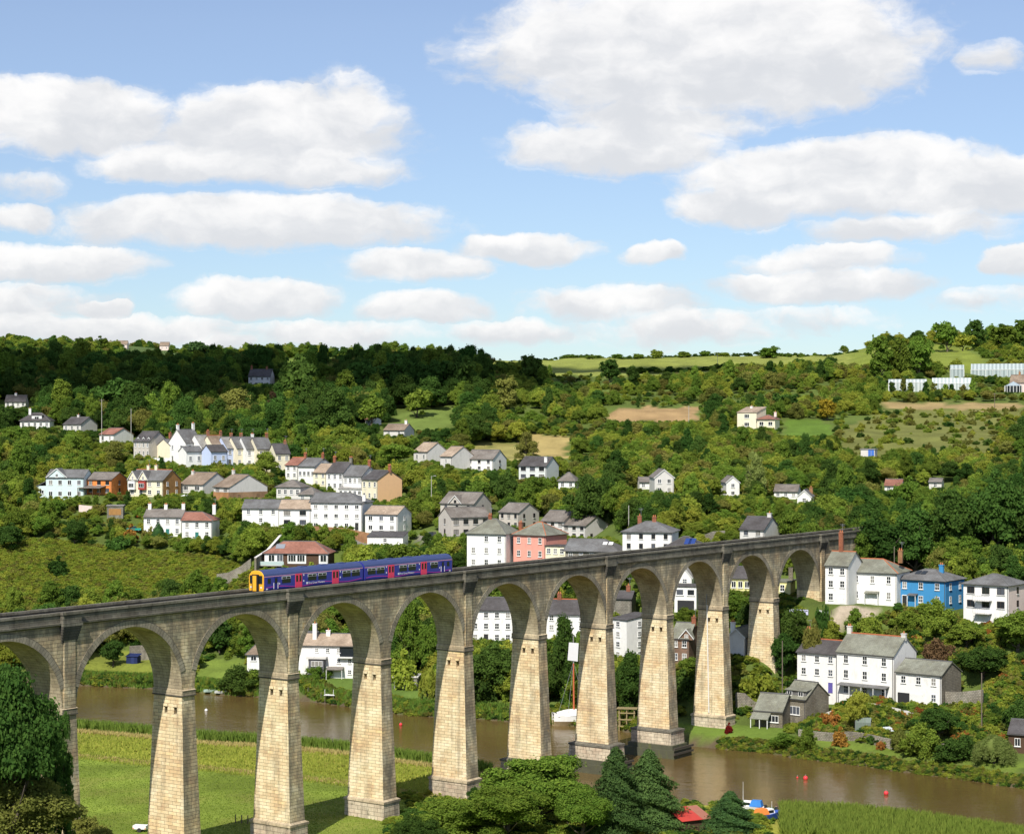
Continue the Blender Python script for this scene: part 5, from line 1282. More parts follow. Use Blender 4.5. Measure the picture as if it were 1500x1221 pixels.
        for k in range(70):
            a = rs.uniform(0,6.28); r0 = .46*math.sqrt(rs.uniform(0.02,1)); zt = .95-.55*(r0/.5)**2+rs.uniform(-.06,.05)
            ln = rs.uniform(.25,.55); m = n//70; f = rs.uniform(0,1,m)
            P = np.stack([math.cos(a)*(r0+f*.05)+rs.normal(0,.03,m), math.sin(a)*(r0+f*.05)+rs.normal(0,.03,m), np.maximum(zt-f*ln,.03)],1)
            nr = np.stack([np.full(m,math.cos(a)),np.full(m,math.sin(a)),np.full(m,.4)],1)
            qs.append(leaf_quads(P, nr, leaf, rs, 1.2, 1.6))
        qv = np.concatenate(qs); add_core(np.array([0,0,.55]), np.array([.36,.36,.34]), 1)
    else:
        wts = np.array([np.prod(r)**(2/3) for c,r in lobes]); wts /= wts.sum(); qs = []
        for (c,r),w_ in zip(lobes, wts):
            m = max(20,int(n*w_)); d = rand_dirs(rs,m); low = d[:,2] < -.55; d[low,2] *= -1
            # uneven shell with sprays standing off it
            rad = (.62+.46*rs.uniform(0,1,m)+(.55 if n < 20000 else .28)*(rs.uniform(0,1,m) > .90)*rs.uniform(.2,1,m))[:,None]
            qs.append(leaf_quads(c+d*r*rad, d+np.array([0,0,.25]), leaf, rs)); add_core(c, r, .62)
        qv = np.concatenate(qs)
    qf = np.arange(len(qv)).reshape(-1,4)+off; V.append(qv); Fc.append(qf)
    return np_mesh('crown', np.concatenate(V), np.concatenate(Fc))
def trunk_mesh(kind, seed):
    rs = random.Random(seed); mb = MB()
    hgt = {'round':.62,'tall':.8,'spread':.62,'bush':.4,'cedar':.93,'fir':.96,'column':.5,'willow':.7}[kind]
    r = .030
    p = Vector((0,0,-.14)); segs = 6
    pts = [Vector((rs.uniform(-.012,.012)*k, rs.uniform(-.012,.012)*k, -.14+(hgt+.14)*k/segs)) for k in range(segs+1)]
    for k in range(segs): mb.tube(pts[k], pts[k+1], r*(1.25-.95*k/segs), r*(1.25-.95*(k+1)/segs), 7)
    if kind not in ('fir','column'):
        for k in range(7):
            b = pts[2+k%4]; a = rs.uniform(0,6.28); l = rs.uniform(.2,.34)
            mid = b+Vector((math.cos(a)*l*.5, math.sin(a)*l*.5, l*.35)); end = b+Vector((math.cos(a)*l, math.sin(a)*l, l*.85))
            mb.tube(b, mid, r*.5, r*.32, 5); mb.tube(mid, end, r*.32, r*.08, 5)
    me = mb.mesh('trunk', True); return me
PROTO = {}
def proto(kind, var, hi=False):
    k = (kind, var, hi)
    if k not in PROTO:
        n, lf = {'round':(2600,.050),'tall':(2600,.044),'spread':(2200,.046),'bush':(1700,.062),'cedar':(2600,.040),'fir':(2600,.040),'column':(1500,.05),'willow':(3500,.030)}[kind]
        if hi == 2: n, lf = int(n*11), lf*.27
        elif hi: n, lf = int(n*4.6), lf*.45
        seed = var*101+len(kind)*17+5*int(hi)
        PROTO[k] = (crown_mesh(kind, seed, n, lf), trunk_mesh(kind, seed+3))
    return PROTO[k]
_tn = [0]
def tree(label, px, ytop, ybase, wpx, kind='round', leaf='mid', Y=None, hi=False, group=None, cat='tree', name=None, y0=None, sink=.03):
    """one tree with its own crown and trunk; foot from the ground under the photo pixel (or at distance Y)"""
    if Y is None: P = hit(px, ybase, y0); Y = P.y
    if Y > 320: Y = max(Y, float(bankY(_far, px))+1.8)
    X = (px-750)/F*Y; z = float(ground(X, Y)); s = F/Y
    h = max(1.2, CAMZ-(ytop-HY)*Y/F-z); w = wpx/s
    if kind == 'bush': h = min(h, w*1.25)
    _tn[0] += 1
    nm = name or {'fir':'conifer_tree','cedar':'cedar_tree','willow':'willow_tree','bush':'bush','column':'clipped_conifer'}.get(kind,'tree')
    o = empty(nm, (X,Y,z-h*sink), rnd.uniform(0,6.28), label, 'bush' if kind == 'bush' else cat, group)
    cm, tm = proto(kind, _tn[0]%4, hi)
    link('crown', cm, o, mat=LEAF[leaf], scale=(w,w,h)); link('trunk', tm, o, mat=LEAF['bark'], scale=(w*.9,w*.9,h*.9))
    TREES.append((X,Y,w/2))
    return o
TREES = []
def build_trees():
    H = True
    # foreground
    tree('big dark broadleaf tree at the left edge in front of the first pier',18,908,0,190,'round','dark',Y=212,hi=2)
    tree('olive-green bushy tree in the bottom left corner',48,1108,0,200,'round','olive',Y=214,hi=2)
    tree('lower olive bush right of the bottom left corner tree',135,1168,0,120,'round','olive',Y=238,hi=2)
    tree('slim dark sapling leaning before the first pier',88,1030,0,70,'tall','dark',Y=226,hi=2)
    tree('round green shrub at bottom centre left of the leafy tree',662,1152,0,120,'bush','mid',Y=282,hi=2)
    tree('dark green shrub at the bottom edge left of centre',612,1185,0,90,'bush','dark',Y=276,hi=2)
    tree('large leafy broadleaf tree at bottom centre in front of the sixth pier',792,1080,0,190,'round','mid',Y=290,hi=2)
    tree('lower leafy tree at the bottom edge beneath the large leafy tree',740,1130,0,140,'round','mid',Y=279,hi=2)
    tree('darker leafy tree between the large leafy tree and the firs',852,1130,0,110,'round','mid',Y=277,hi=2)
    tree('left of the two tall firs at the bottom centre',902,1090,0,120,'fir','fir',Y=281,hi=2)
    tree('right and fuller of the two tall firs at the bottom centre',950,1094,0,140,'fir','fir',Y=285,hi=2)
    tree('small fir beside the red-roofed shed at the bottom edge',1070,1156,0,104,'fir','fir',Y=283,hi=2)
    tree('bush at the foot of the small fir beside the moored boats',1108,1184,0,34,'bush','mid',Y=288,hi=2)
    tree('leafy bush on the river edge right of the firs',1000,1186,0,60,'bush','light',Y=294,hi=2)
    tree('ivy bush climbing the foot of the fifth visible pier',694,1132,1168,22,'bush','dark',Y=306,hi=2)
    # far bank, seen through the arches
    tree('dark bush beside the blue shed seen through the second arch',166,925,975,46,'round','dark',hi=H)
    tree('loose tree above the stone ruin seen through the second arch',212,905,950,64,'round','mid',hi=H,Y=496)
    tree('dark round tree at the left of the third arch',322,898,958,56,'round','dark')
    tree('dense waterside bush overhanging the river in the third arch',350,968,1014,62,'bush','dark',hi=H)
    tree('bush in front of the white cottage end in the third arch',374,972,1005,34,'bush','mid')
    tree('round shrub in the riverside house garden, fourth arch',468,963,998,40,'bush','mid',hi=H)
    tree('shrub climbing the riverside house corner, fourth arch',452,955,990,22,'bush','mid')
    tree('dark tree above the riverside house, fourth arch',500,884,950,66,'round','mid',Y=462)
    tree('second dark tree above the riverside house near the pier',530,896,955,50,'round','dark',Y=458)
    tree('large tree filling the left of the fifth arch',600,872,985,70,'tall','mid',hi=H,Y=432)
    tree('large tree filling the right of the fifth arch',632,890,1000,60,'round','mid',hi=H,Y=428)
    tree('low tree above the boathouse, fifth arch',590,940,985,52,'bush','light',Y=422)
    tree('weeping shrub right of the boathouse, fifth arch',628,972,1014,30,'willow','light',Y=413)
    tree('big dark oak on the bank in the sixth arch',724,922,1040,84,'round','dark',hi=H,Y=410)
    tree('low bush by the bank left of the oak in the sixth arch',700,965,1040,50,'bush','dark',Y=408)
    tree('tall dark tree behind the moored sailing barge',826,900,1035,64,'tall','dark',hi=H,Y=406)
    tree('dark tree left of the sailing barge mast in the seventh arch',802,930,1035,50,'round','dark',hi=H,Y=404)
    tree('tree above the mast top in the seventh arch',846,912,1000,44,'round','mid',Y=414)
    tree('full green tree below the white gable in the eighth arch',920,950,1052,52,'round','mid',hi=H,Y=397)
    tree('dark shaded bush at the foot of the eighth pier',1002,975,1062,44,'bush','dark',Y=392)
    tree('dark tree behind the cottage between the ninth and tenth piers',1094,880,960,34,'tall','dark',Y=404)
    tree('bush above the hedge in the tenth arch',1084,868,898,46,'bush','light',Y=414)
    tree('ivy shrub at the foot of the tenth pier',1112,958,985,54,'bush','light',Y=386)
    tree('dark red shrub beside the ninth pier',1068,1048,1064,14,'bush','red',Y=371,name='shrub')
    # right bank
    tree('tall dark tree right of the tenth pier',1160,872,985,70,'round','dark',hi=H,Y=397)
    tree('second dark tree right of the tenth pier, lower',1148,912,1000,56,'round','dark',hi=H,Y=392)
    tree('rounded yellow-green tree above the white riverside row',1190,893,950,48,'round','olive',hi=H,Y=390)
    tree('small dark round tree by the washing line',1207,868,905,28,'round','dark',Y=398)
    tree('olive bush on the terrace below the white houses',1250,872,908,36,'bush','olive',Y=394,hi=H)
    tree('bush beside the terrace below the hipped white house',1290,882,915,36,'bush','mid',Y=391)
    tree('leafy shrub below the blue house balcony',1310,880,905,30,'bush','olive',Y=393)
    tree('dark creeper bush covering the right of the blue house',1372,868,905,60,'bush','mid',Y=391,hi=H)
    tree('small round tree on the white row forecourt',1256,993,1032,46,'round','light',hi=H,Y=362)
    tree('brown dead-looking shrub on the slope right of the white row',1372,905,975,62,'bush','brown',hi=H,Y=382)
    tree('broad dark tree between the white row and the willow',1374,1024,1085,74,'round','dark',hi=H,Y=350)
    tree('light bush below the garage wing of the white row',1350,1050,1095,60,'bush','mid',Y=345,hi=H)
    tree('large dark tree on the slope below the white balconied house',1440,935,1030,96,'round','dark',hi=H,Y=374)
    tree('large tree at the right edge below the white balconied house',1490,880,1010,90,'round','mid',hi=H,Y=380)
    tree('mid-green tree above the dark tree on the right slope',1415,905,985,70,'round','mid',hi=H,Y=384)
    tree('weeping willow drooping over the right river bank',1456,1072,1146,64,'willow','willow',hi=H,Y=337)
    tree('dark bush left of the weeping willow',1405,1065,1120,70,'bush','dark',hi=H,Y=341)
    tree('round bush on the river edge beside the stone cottage',1148,1066,1104,46,'bush','mid',hi=H,Y=358)
    tree('clipped bush on the slope right of the stone cottage',1182,1050,1085,34,'bush','mid',Y=353,hi=H)
    tree('bronze bush in the allotment below the white row',1230,1050,1075,26,'bush','rust',Y=356)
    tree('yellow flowering bush in the garden right of the cold frame',1318,1040,1078,34,'bush','olive',Y=350,hi=H)
    tree('dark tree at the right edge behind the timber boathouse',1496,1010,1085,70,'round','dark',Y=350,hi=H)
    # wood on the right above the houses
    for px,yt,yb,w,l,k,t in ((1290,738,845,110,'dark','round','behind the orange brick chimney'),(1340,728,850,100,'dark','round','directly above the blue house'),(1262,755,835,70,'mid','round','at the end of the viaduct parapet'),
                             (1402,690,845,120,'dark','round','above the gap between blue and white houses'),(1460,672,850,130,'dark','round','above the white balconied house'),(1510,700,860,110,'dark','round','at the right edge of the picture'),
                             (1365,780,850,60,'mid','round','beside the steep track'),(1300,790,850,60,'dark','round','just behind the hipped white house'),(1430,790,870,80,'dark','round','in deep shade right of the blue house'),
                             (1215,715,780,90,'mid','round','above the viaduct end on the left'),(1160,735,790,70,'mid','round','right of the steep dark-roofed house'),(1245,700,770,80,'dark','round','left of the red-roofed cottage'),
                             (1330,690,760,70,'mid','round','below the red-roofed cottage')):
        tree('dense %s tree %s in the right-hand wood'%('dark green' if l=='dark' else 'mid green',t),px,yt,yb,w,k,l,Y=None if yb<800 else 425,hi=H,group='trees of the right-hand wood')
    # village trees
    tree('large dark tree in the middle left of the white villa',862,680,775,80,'round','dark',hi=H,Y=512)
    tree('dark tree right of the big middle tree, above the stone range',905,690,770,60,'round','mid',hi=H,Y=500)
    tree('round dark tree left of the small white cottage',742,676,745,56,'round','dark',Y=560,hi=H)
    tree('mid-green tree behind the grey estate houses',700,690,745,60,'round','mid',Y=562,hi=H)
    tree('broad green tree right of the grey estate houses',785,690,755,70,'round','mid',Y=556,hi=H)
    tree('yellow-green tree below the small white cottage',812,704,750,50,'round','light',Y=545,hi=H)
    tree('tall pale silvery willow right of the narrow white gable',1106,660,742,52,'tall','willow',Y=536,hi=H)
    tree('light tree between the grey gable-fronted house and the narrow gable',1046,700,760,46,'tall','light',Y=530)
    tree('round tree in front of the upper terrace right end',391,654,694,46,'round','mid',Y=630,hi=H)
    tree('golden bush before the lavender terrace house',317,668,690,28,'bush','olive',Y=628)
    tree('dark clipped conifer left of the white double cottage',232,764,809,22,'column','fir',Y=544,hi=H)
    tree('golden shrub behind the dark clipped conifer',220,758,805,26,'bush','olive',Y=547)
    tree('rust-coloured shrub left of the golden shrub',192,764,795,26,'bush','rust',Y=548)
    tree('dark round bush below the teal car',172,778,810,34,'bush','dark',Y=541)
    tree('dark tree on the left below the orange house',110,752,798,44,'round','dark',Y=546,hi=H)
    tree('second dark tree left of the bramble slope',15,760,812,60,'round','dark',Y=541,hi=H)
    tree('dark bush at the edge of the bramble slope',85,810,840,34,'bush','dark',Y=522)
    tree('yellow flowering shrub left of the mint house',35,708,724,13,'bush','yellow',Y=600)
    tree('yellow bush below the mint house',76,735,748,10,'bush','yellow',Y=580)
    tree('yellow-green shrub just above the track on the left',258,848,882,34,'bush','light',Y=502)
    tree('grey-green pollard willow left of the upper terrace',168,645,690,52,'tall','olive',Y=652,hi=H)
    tree('dark round tree left of the upper bungalow',60,650,690,40,'round','dark',Y=668)
    tree('tree right of the peach gable-end house',615,700,755,44,'round','dark',Y=592,hi=H)
    tree('broad tree behind the middle terrace left part',450,610,668,70,'round','mid',Y=690,hi=H)
    tree('broad tree behind the middle terrace centre',505,615,680,76,'round','mid',Y=672,hi=H)
    tree('dark spreading tree behind the peach gable',580,640,712,70,'round','mid',Y=648,hi=H)
    tree('golden-tinged tree at right end of upper terrace',428,622,662,40,'round','light',Y=690)
    tree('copper-leaved tree right of the olive pollards',400,572,622,34,'tall','copper',Y=740,hi=H)
    tree('broad olive tree above the upper terrace',345,558,632,84,'round','olive',Y=735,hi=H)
    tree('olive tree left of the broad olive tree',300,565,630,60,'round','olive',Y=745,hi=H)
    tree('bright green round tree above the red-roofed terrace end',434,588,632,44,'round','mid',Y=722)
    tree('fluffy tree by the train rear, behind the parapet',590,785,845,70,'bush','mid',Y=487,hi=H)
    tree('yellow-green tree above the train middle',535,790,845,60,'bush','light',Y=487,hi=H)
    tree('green shrub bank right of the train, left of the white house',640,780,848,70,'bush','mid',Y=487,hi=H)
    tree('thin green bush in front of the brown-roofed house',458,800,840,30,'bush','light',Y=484)
    tree('small bush in front of the pink house behind the parapet',752,815,850,34,'bush','mid',Y=462)
    # dark wood under the cloud shadow
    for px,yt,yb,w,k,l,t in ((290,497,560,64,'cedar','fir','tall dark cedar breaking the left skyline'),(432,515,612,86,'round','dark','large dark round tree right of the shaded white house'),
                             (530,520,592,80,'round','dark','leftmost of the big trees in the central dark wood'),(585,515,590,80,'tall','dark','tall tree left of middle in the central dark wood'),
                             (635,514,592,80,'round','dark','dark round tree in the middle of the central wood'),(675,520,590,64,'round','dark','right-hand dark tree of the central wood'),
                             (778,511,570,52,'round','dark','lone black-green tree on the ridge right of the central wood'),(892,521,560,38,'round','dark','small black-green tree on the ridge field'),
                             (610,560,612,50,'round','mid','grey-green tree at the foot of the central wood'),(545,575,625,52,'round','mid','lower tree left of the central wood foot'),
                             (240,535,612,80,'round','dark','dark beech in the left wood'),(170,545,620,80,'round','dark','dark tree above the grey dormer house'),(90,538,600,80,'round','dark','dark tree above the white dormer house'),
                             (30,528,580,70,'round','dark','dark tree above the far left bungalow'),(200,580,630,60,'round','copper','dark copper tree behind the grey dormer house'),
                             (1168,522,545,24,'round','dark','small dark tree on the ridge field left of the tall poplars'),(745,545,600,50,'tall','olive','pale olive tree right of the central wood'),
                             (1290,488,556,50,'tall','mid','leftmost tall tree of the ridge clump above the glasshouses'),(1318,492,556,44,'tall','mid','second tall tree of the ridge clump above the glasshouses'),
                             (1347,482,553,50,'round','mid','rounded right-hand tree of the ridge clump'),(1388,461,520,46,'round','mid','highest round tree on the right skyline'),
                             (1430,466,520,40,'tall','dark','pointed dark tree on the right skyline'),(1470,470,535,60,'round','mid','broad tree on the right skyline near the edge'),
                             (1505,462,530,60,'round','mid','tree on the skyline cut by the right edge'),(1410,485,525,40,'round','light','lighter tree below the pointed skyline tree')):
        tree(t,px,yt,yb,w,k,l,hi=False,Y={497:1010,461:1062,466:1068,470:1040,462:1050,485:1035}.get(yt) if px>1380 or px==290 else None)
    # skyline row on the ridge
    for px,yt,w,t in ((962,508,24,'fullest tree'),(1002,510,26,'flat-topped tree right of the fullest tree'),(1032,509,22,'small leaning tree'),(1060,512,26,'low tree'),(1126,502,36,'lone spreading tree'),
                      (935,514,22,'tree left of the fullest tree'),(905,515,22,'low bushy tree'),(868,517,30,'low clump'),(835,517,36,'wide low clump')):
        tree('%s of the ridge row on the central skyline'%t,px,yt,524,w*1.15,'round','mid',Y=1128,sink=.22,group='trees of the ridge row')
    for px,yt,w,k,t in ((78,489,18,'cedar','dark flat-topped pine on the far left skyline'),(147,491,14,'cedar','small dark pine on the far left skyline'),(60,496,30,'round','bright lime tree on the far left hill'),
                        (380,508,30,'round','far round tree right of the cedar'),(455,505,30,'round','far tree on the skyline above the shaded house')):
        tree(t,px,yt,520,w,k,'light' if 'lime' in t else 'dark',Y=1500 if px<200 else 1290)
    tree('golden yellow rounded tree right of the cream modern house',1212,580,616,40,'round','yellow',Y=742,hi=False)
    tree('dark tree left of the cream modern house garden',1150,570,612,50,'round','dark',Y=770)
    tree('yellow bush left of the cream modern house',1040,608,625,16,'bush','yellow',Y=722)
    tree('pine between the two dry grass patches',773,628,672,46,'cedar','olive',Y=622,hi=H)

def build_slim_trees():
    nth = ('first','second','third','fourth','fifth','sixth','seventh','eighth','ninth','tenth')
    for k in range(10):
        px = 1292+k*15+rnd.uniform(-4,4)
        o = tree('%s from the left of the slim trees in front of the white glasshouses'%nth[k],px,554+rnd.uniform(-3,8),582,15,'tall',('mid','dark','olive')[k%3],Y=846,group='slim trees before the glasshouses')
def gn_scatter(name, pts, protos, label=None, cat=None):
    """uncountable growth: one object whose points carry instances of a few prototype plants.
    pts: list of (x,y,z,rot,sx,sz,idx)"""
    a = np.array(pts, float); me = bpy.data.meshes.new(name)
    me.vertices.add(len(a)); me.vertices.foreach_set('co', a[:,:3].astype(np.float32).ravel())
    for nm, typ, key, data in (('rot','FLOAT','value',a[:,3]),('idx','INT','value',a[:,6].astype(np.int32))):
        at = me.attributes.new(nm, typ, 'POINT'); at.data.foreach_set(key, data.astype(np.int32 if typ=='INT' else np.float32))
    at = me.attributes.new('scl','FLOAT_VECTOR','POINT'); at.data.foreach_set('vector', np.stack([a[:,4],a[:,4],a[:,5]],1).astype(np.float32).ravel())
    me.update()
    o = link(name, me); tag(o, label, cat, kind='stuff')
    col = bpy.data.collections.new(name+'_plants')
    for k, (m_, leaf) in enumerate(protos):
        p = bpy.data.objects.new('%s_plant_%02d'%(name,k), m_); col.objects.link(p)
        if not m_.materials: m_.materials.append(LEAF[leaf])
        p.material_slots[0].link = 'OBJECT'; p.material_slots[0].material = LEAF[leaf]
    ng = bpy.data.node_groups.new(name+'_scatter','GeometryNodeTree')
    ng.interface.new_socket('Geometry', in_out='INPUT', socket_type='NodeSocketGeometry'); ng.interface.new_socket('Geometry', in_out='OUTPUT', socket_type='NodeSocketGeometry')
    N = ng.nodes; gi = N.new('NodeGroupInput'); go = N.new('NodeGroupOutput')
    ci = N.new('GeometryNodeCollectionInfo'); ci.inputs['Collection'].default_value = col; ci.inputs['Separate Children'].default_value = True; ci.inputs['Reset Children'].default_value = True
    ip = N.new('GeometryNodeInstanceOnPoints'); ip.inputs['Pick Instance'].default_value = True
    def attr(nm, t):
        q = N.new('GeometryNodeInputNamedAttribute'); q.data_type = t; q.inputs['Name'].default_value = nm; return q.outputs['Attribute']
    cx = N.new('ShaderNodeCombineXYZ'); ng.links.new(attr('rot','FLOAT'), cx.inputs[2])
    ng.links.new(gi.outputs[0], ip.inputs['Points']); ng.links.new(ci.outputs[0], ip.inputs['Instance']); ng.links.new(attr('idx','INT'), ip.inputs['Instance Index'])
    ng.links.new(cx.outputs[0], ip.inputs['Rotation']); ng.links.new(attr('scl','FLOAT_VECTOR'), ip.inputs['Scale']); ng.links.new(ip.outputs[0], go.inputs[0])
    md = o.modifiers.new('scatter','NODES'); md.node_group = ng
    return o
def in_kind(px, py, Y, kinds, grow=0):
    for kind, poly, a, b, col in FIELDS:
        if kind in kinds and a <= Y <= b and bool(inpoly(np.array([px]), np.array([py]), poly)[0]): return kind
    return None
def build_stuff():
    # open patches that stay in view: nothing tall is planted right in front of them
    HOUSES.extend([(897,1020,597,618,800),(1302,1500,589,602,820),(1245,1440,604,662,760),(768,830,638,672,720),(700,764,652,674,720),(1150,1214,614,640,760),(585,655,602,632,800)])
    rs = np.random.RandomState(11)
    # ---- woodland and hedgerow fill on the village side
    wood = []; scrub = []
    kinds = [('round','mid'),('round','dark'),('tall','mid'),('round','light'),('bush','mid'),('round','olive'),('bush','light'),('tall','dark'),('bush','dark'),('bush','olive')]
    protos = [(proto(k, 1+i%3, True)[0], l) for i,(k,l) in enumerate(kinds)]
    # shadowed wood is of darker, taller kinds; gardens lighter and lower
    def try_tree(X, Y, h, w, idx, out):
        z = float(ground(X, Y)); px = 750+F*X/Y; py = HY+(CAMZ-z)*F/Y
        if py > 1100 or z < .6: return
        f = in_kind(px, py, Y, ('field','soil','dry','lawn','terrace','bramble'))
        if f and not (f in ('dry','bramble') and h < (3.0 if f == 'dry' and rs.uniform() < .6 else 1.6)): return
        # keep clear of the viaduct deck and abutments
        q = Vector((X,Y,0))-VO; t = q.dot(VT); n = -q.dot(VN)
        if -60 < t < 10*SP+30 and -6 < n < VW+7: return
        s = F/Y; hw = w*s/2; top = py-h*s
        for (a,b,yr,yb,HYd) in HOUSES:
            if px+hw > a and px-hw < b and Y < HYd+3 and top < yb-.22*(yb-yr) and py > yr:
                hh = (py-(yb-.15*(yb-yr)))/s
                if hh < 1.0: return
                h = min(h, hh); w = min(w, h*1.3); hw = w*s/2; top = py-h*s
        for (a,b,r) in TREES:
            if (X-a)**2+(Y-b)**2 < (r*.55)**2: return
        for (cx,cy,hx,hy,ang,zz) in PADS:
            dx,dy = X-cx,Y-cy; c,s_ = math.cos(ang),math.sin(ang)
            if abs(dx*c+dy*s_) < hx+w*.35 and abs(-dx*s_+dy*c) < hy+w*.35: return
        out.append((X,Y,z-h*.06,rs.uniform(0,6.28),w,h*1.06,idx))
    # rows marching away from the river
    Y = 395.0
    while Y < 1330:
        step = 3.9 if Y < 560 else 4.5 if Y < 760 else 6.2
        xa, xb = -.285*Y-12, .285*Y+12
        X = xa
        while X < xb:
            x = X+rs.uniform(-.5,.5)*step; y = Y+rs.uniform(-.5,.5)*step; X += step
            px = 750+F*x/y
            if y < float(bankY(_far, px))+6: continue
            clump = float(_vn(np.array([x]),np.array([y]),30,21)[0])
            u = rs.uniform()
            if y > 690 and px < 720 and y < 1000:     # the left-hand wood
                h = rs.uniform(8,14); idx = rs.choice([0,1,1,7,7,2,5,1]); w = h*rs.uniform(.75,1.05)
            elif px > 1180 and 425 < y < 520:
                h = rs.uniform(5,9); idx = rs.choice([0,1,1,7,2,5]); w = h*rs.uniform(.8,1.1)
            elif clump > .42:
                h = rs.uniform(4.8,10.0); idx = rs.choice([0,0,1,2,3,5,4,3,3]); w = h*rs.uniform(.9,1.25)
            else:
                h = rs.uniform(1.8,4.2); idx = rs.choice([4,4,6,6,8,9,0,3,6]); w = h*rs.uniform(1.2,1.9)
            if px > 820 and 530 < y < 950: h *= .78; w *= .85; idx = rs.choice([3,6,9,5,4,0,3,0,1])
            if u < .06 and y < 950: h *= 1.45; idx = rs.choice([1,7,2]); w = h*rs.uniform(.7,1.0)
            if y > 1000: h = min(h, 4.2) if u < .85 else h
            try_tree(x, y, h, w, int(idx), wood)
        Y += step*.92
    gn_scatter('woodland_trees', wood, protos, 'mixed hillside woodland and hedges massed between houses and fields', 'woodland')
    # far woods on the left horizon and hedge lines beyond the ridge
    farw = []
    for k in range(2600):
        y = rs.uniform(1250,2350); px = rs.uniform(-60,720 if rs.uniform() < .75 else 1560); x = (px-750)/F*y
        if px > 320 and y > 1700: continue
        v = float(_vn(np.array([x]),np.array([y]),120,31)[0])
        if v < (.42 if px < 330 else .5): continue
        z = float(ground(x,y)); h = rs.uniform(7,12)*(1 if px < 700 else .45); w = h*rs.uniform(.9,1.3)
        farw.append((x,y,z-.5,rs.uniform(0,6.28),w,h,int(rs.choice([0,1,2,3,5]))))
    for px in np.arange(690,1260,5.0):               # hedge along the ridge field top and its foot
        for y,hh in ((1150,2.4),(985,3.0)):
            if y == 985 and not (900 < px < 1120 or 690 < px < 790): continue
            x = (px+rs.uniform(-3,3)-750)/F*y; z = float(ground(x,y)); h = hh*rs.uniform(.7,1.4)
            farw.append((x,y+rs.uniform(-4,4),z-.2,rs.uniform(0,6.28),h*1.7,h,int(rs.choice([4,8,1]))))
    gn_scatter('far_woods', farw, protos, 'far-off woods and hedges along the skyline', 'woodland')
    # ---- low scrub: bramble slope, garden shrubs, river bank fringe
    bp = [(proto('bush',i)[0], l) for i,l in enumerate(('light','light','olive','mid'))]+[(proto('bush',2)[0],'meadow'),(proto('bush',3)[0],'dark'),(proto('bush',1)[0],'rust')]
    for k in range(15000):
        y = rs.uniform(478,562); x = rs.uniform(-.30,-.125)*y; z = float(ground(x,y)); px = 750+F*x/y; py = HY+(CAMZ-z)*F/y
        if not in_kind(px,py,y,('bramble',)): continue
        q = Vector((x,y,0))-VO
        if -8 < -q.dot(VN) < VW+4: continue
        h = rs.uniform(.5,1.5); scrub.append((x,y,z-.15,rs.uniform(0,6.28),h*rs.uniform(1.6,2.8),h,int(rs.choice([0,1,2,0,1,3],p=[.35,.2,.2,.15,.06,.04]))))
    for k in range(5200):                            # far bank fringe
        px = rs.uniform(60,1560); yb = float(bankY(_far,px)); y = yb+(rs.uniform(.5,5.0) if px < 985 else rs.uniform(.1,2.3)); x = (px-750)/F*y; z = float(ground(x,y))
        q = Vector((x,y,0))-VO
        if -3 < -q.dot(VN) < VW+3 and -60 < q.dot(VT) < 200: continue
        h = rs.uniform(.4,1.3)*(1 if px < 985 else .7); scrub.append((x,y,z-.1,rs.uniform(0,6.28),h*rs.uniform(1,1.8),h,int(rs.choice([0,1,2,3,5,2]))))
    for k in range(3600):                            # gardens on the right bank slope
        px = rs.uniform(1140,1520); y = rs.uniform(338,400); x = (px-750)/F*y; z = float(ground(x,y)); py = HY+(CAMZ-z)*F/y
        if z < 1.6 or in_kind(px,py,y,('lawn','terrace')): continue
        try_tree(x,y,rs.uniform(.5,1.9),rs.uniform(1.0,3.0),int(rs.choice([0,1,2,3,5,5,6],p=[.2,.25,.15,.15,.1,.11,.04])),scrub)
    for k in range(2600):                            # under the trees of the left and centre banks
        px = rs.uniform(100,1140); yb = float(bankY(_far,px)); y = yb+rs.uniform(6,62); x = (px-750)/F*y; z = float(ground(x,y)); py = HY+(CAMZ-z)*F/y
        if in_kind(px,py,y,('lawn','bramble')) : continue
        try_tree(x,y,rs.uniform(.8,2.6),rs.uniform(1.5,3.6),int(rs.choice([0,1,3,5,5])),scrub)
    for k in range(420):                            # dry hillside allotments
        y = rs.uniform(560,830); px = rs.uniform(1210,1520); x = (px-750)/F*y; z = float(ground(x,y)); py = HY+(CAMZ-z)*F/y
        if in_kind(px,py,y,('dry',)): 
            h = rs.uniform(.7,2.8); scrub.append((x,y,z-.1,rs.uniform(0,6.28),h*rs.uniform(1.1,1.7),h,int(rs.choice([0,2,0,2,3,5]))))
    for k in range(900):                             # rough slope under the last arches
        px = rs.uniform(1050,1175); y = rs.uniform(372,416); x = (px-750)/F*y; z = float(ground(x,y)); py = HY+(CAMZ-z)*F/y
        q = Vector((x,y,0))-VO; t = q.dot(VT); n = -q.dot(VN); m_ = (t+1.2)%SP
        if z < 2.2 or in_kind(px,py,y,('lawn','terrace')) or (m_ < PW+2.6 and -1.5 < n < VW+1.5): continue
        if any(abs((x-cx)*math.cos(an)+(y-cy)*math.sin(an)) < hx and abs(-(x-cx)*math.sin(an)+(y-cy)*math.cos(an)) < hy for (cx,cy,hx,hy,an,zz) in PADS): continue
        h = rs.uniform(.4,1.4); scrub.append((x,y,z-.1,rs.uniform(0,6.28),h*rs.uniform(1.3,2.2),h,int(rs.choice([0,1,2,3,3,5]))))
    gn_scatter('scrub', scrub, bp, 'brambles and low shrubs on the slopes and river banks', 'shrubs')
    # ---- meadow weeds in the rough strip
    mw = []
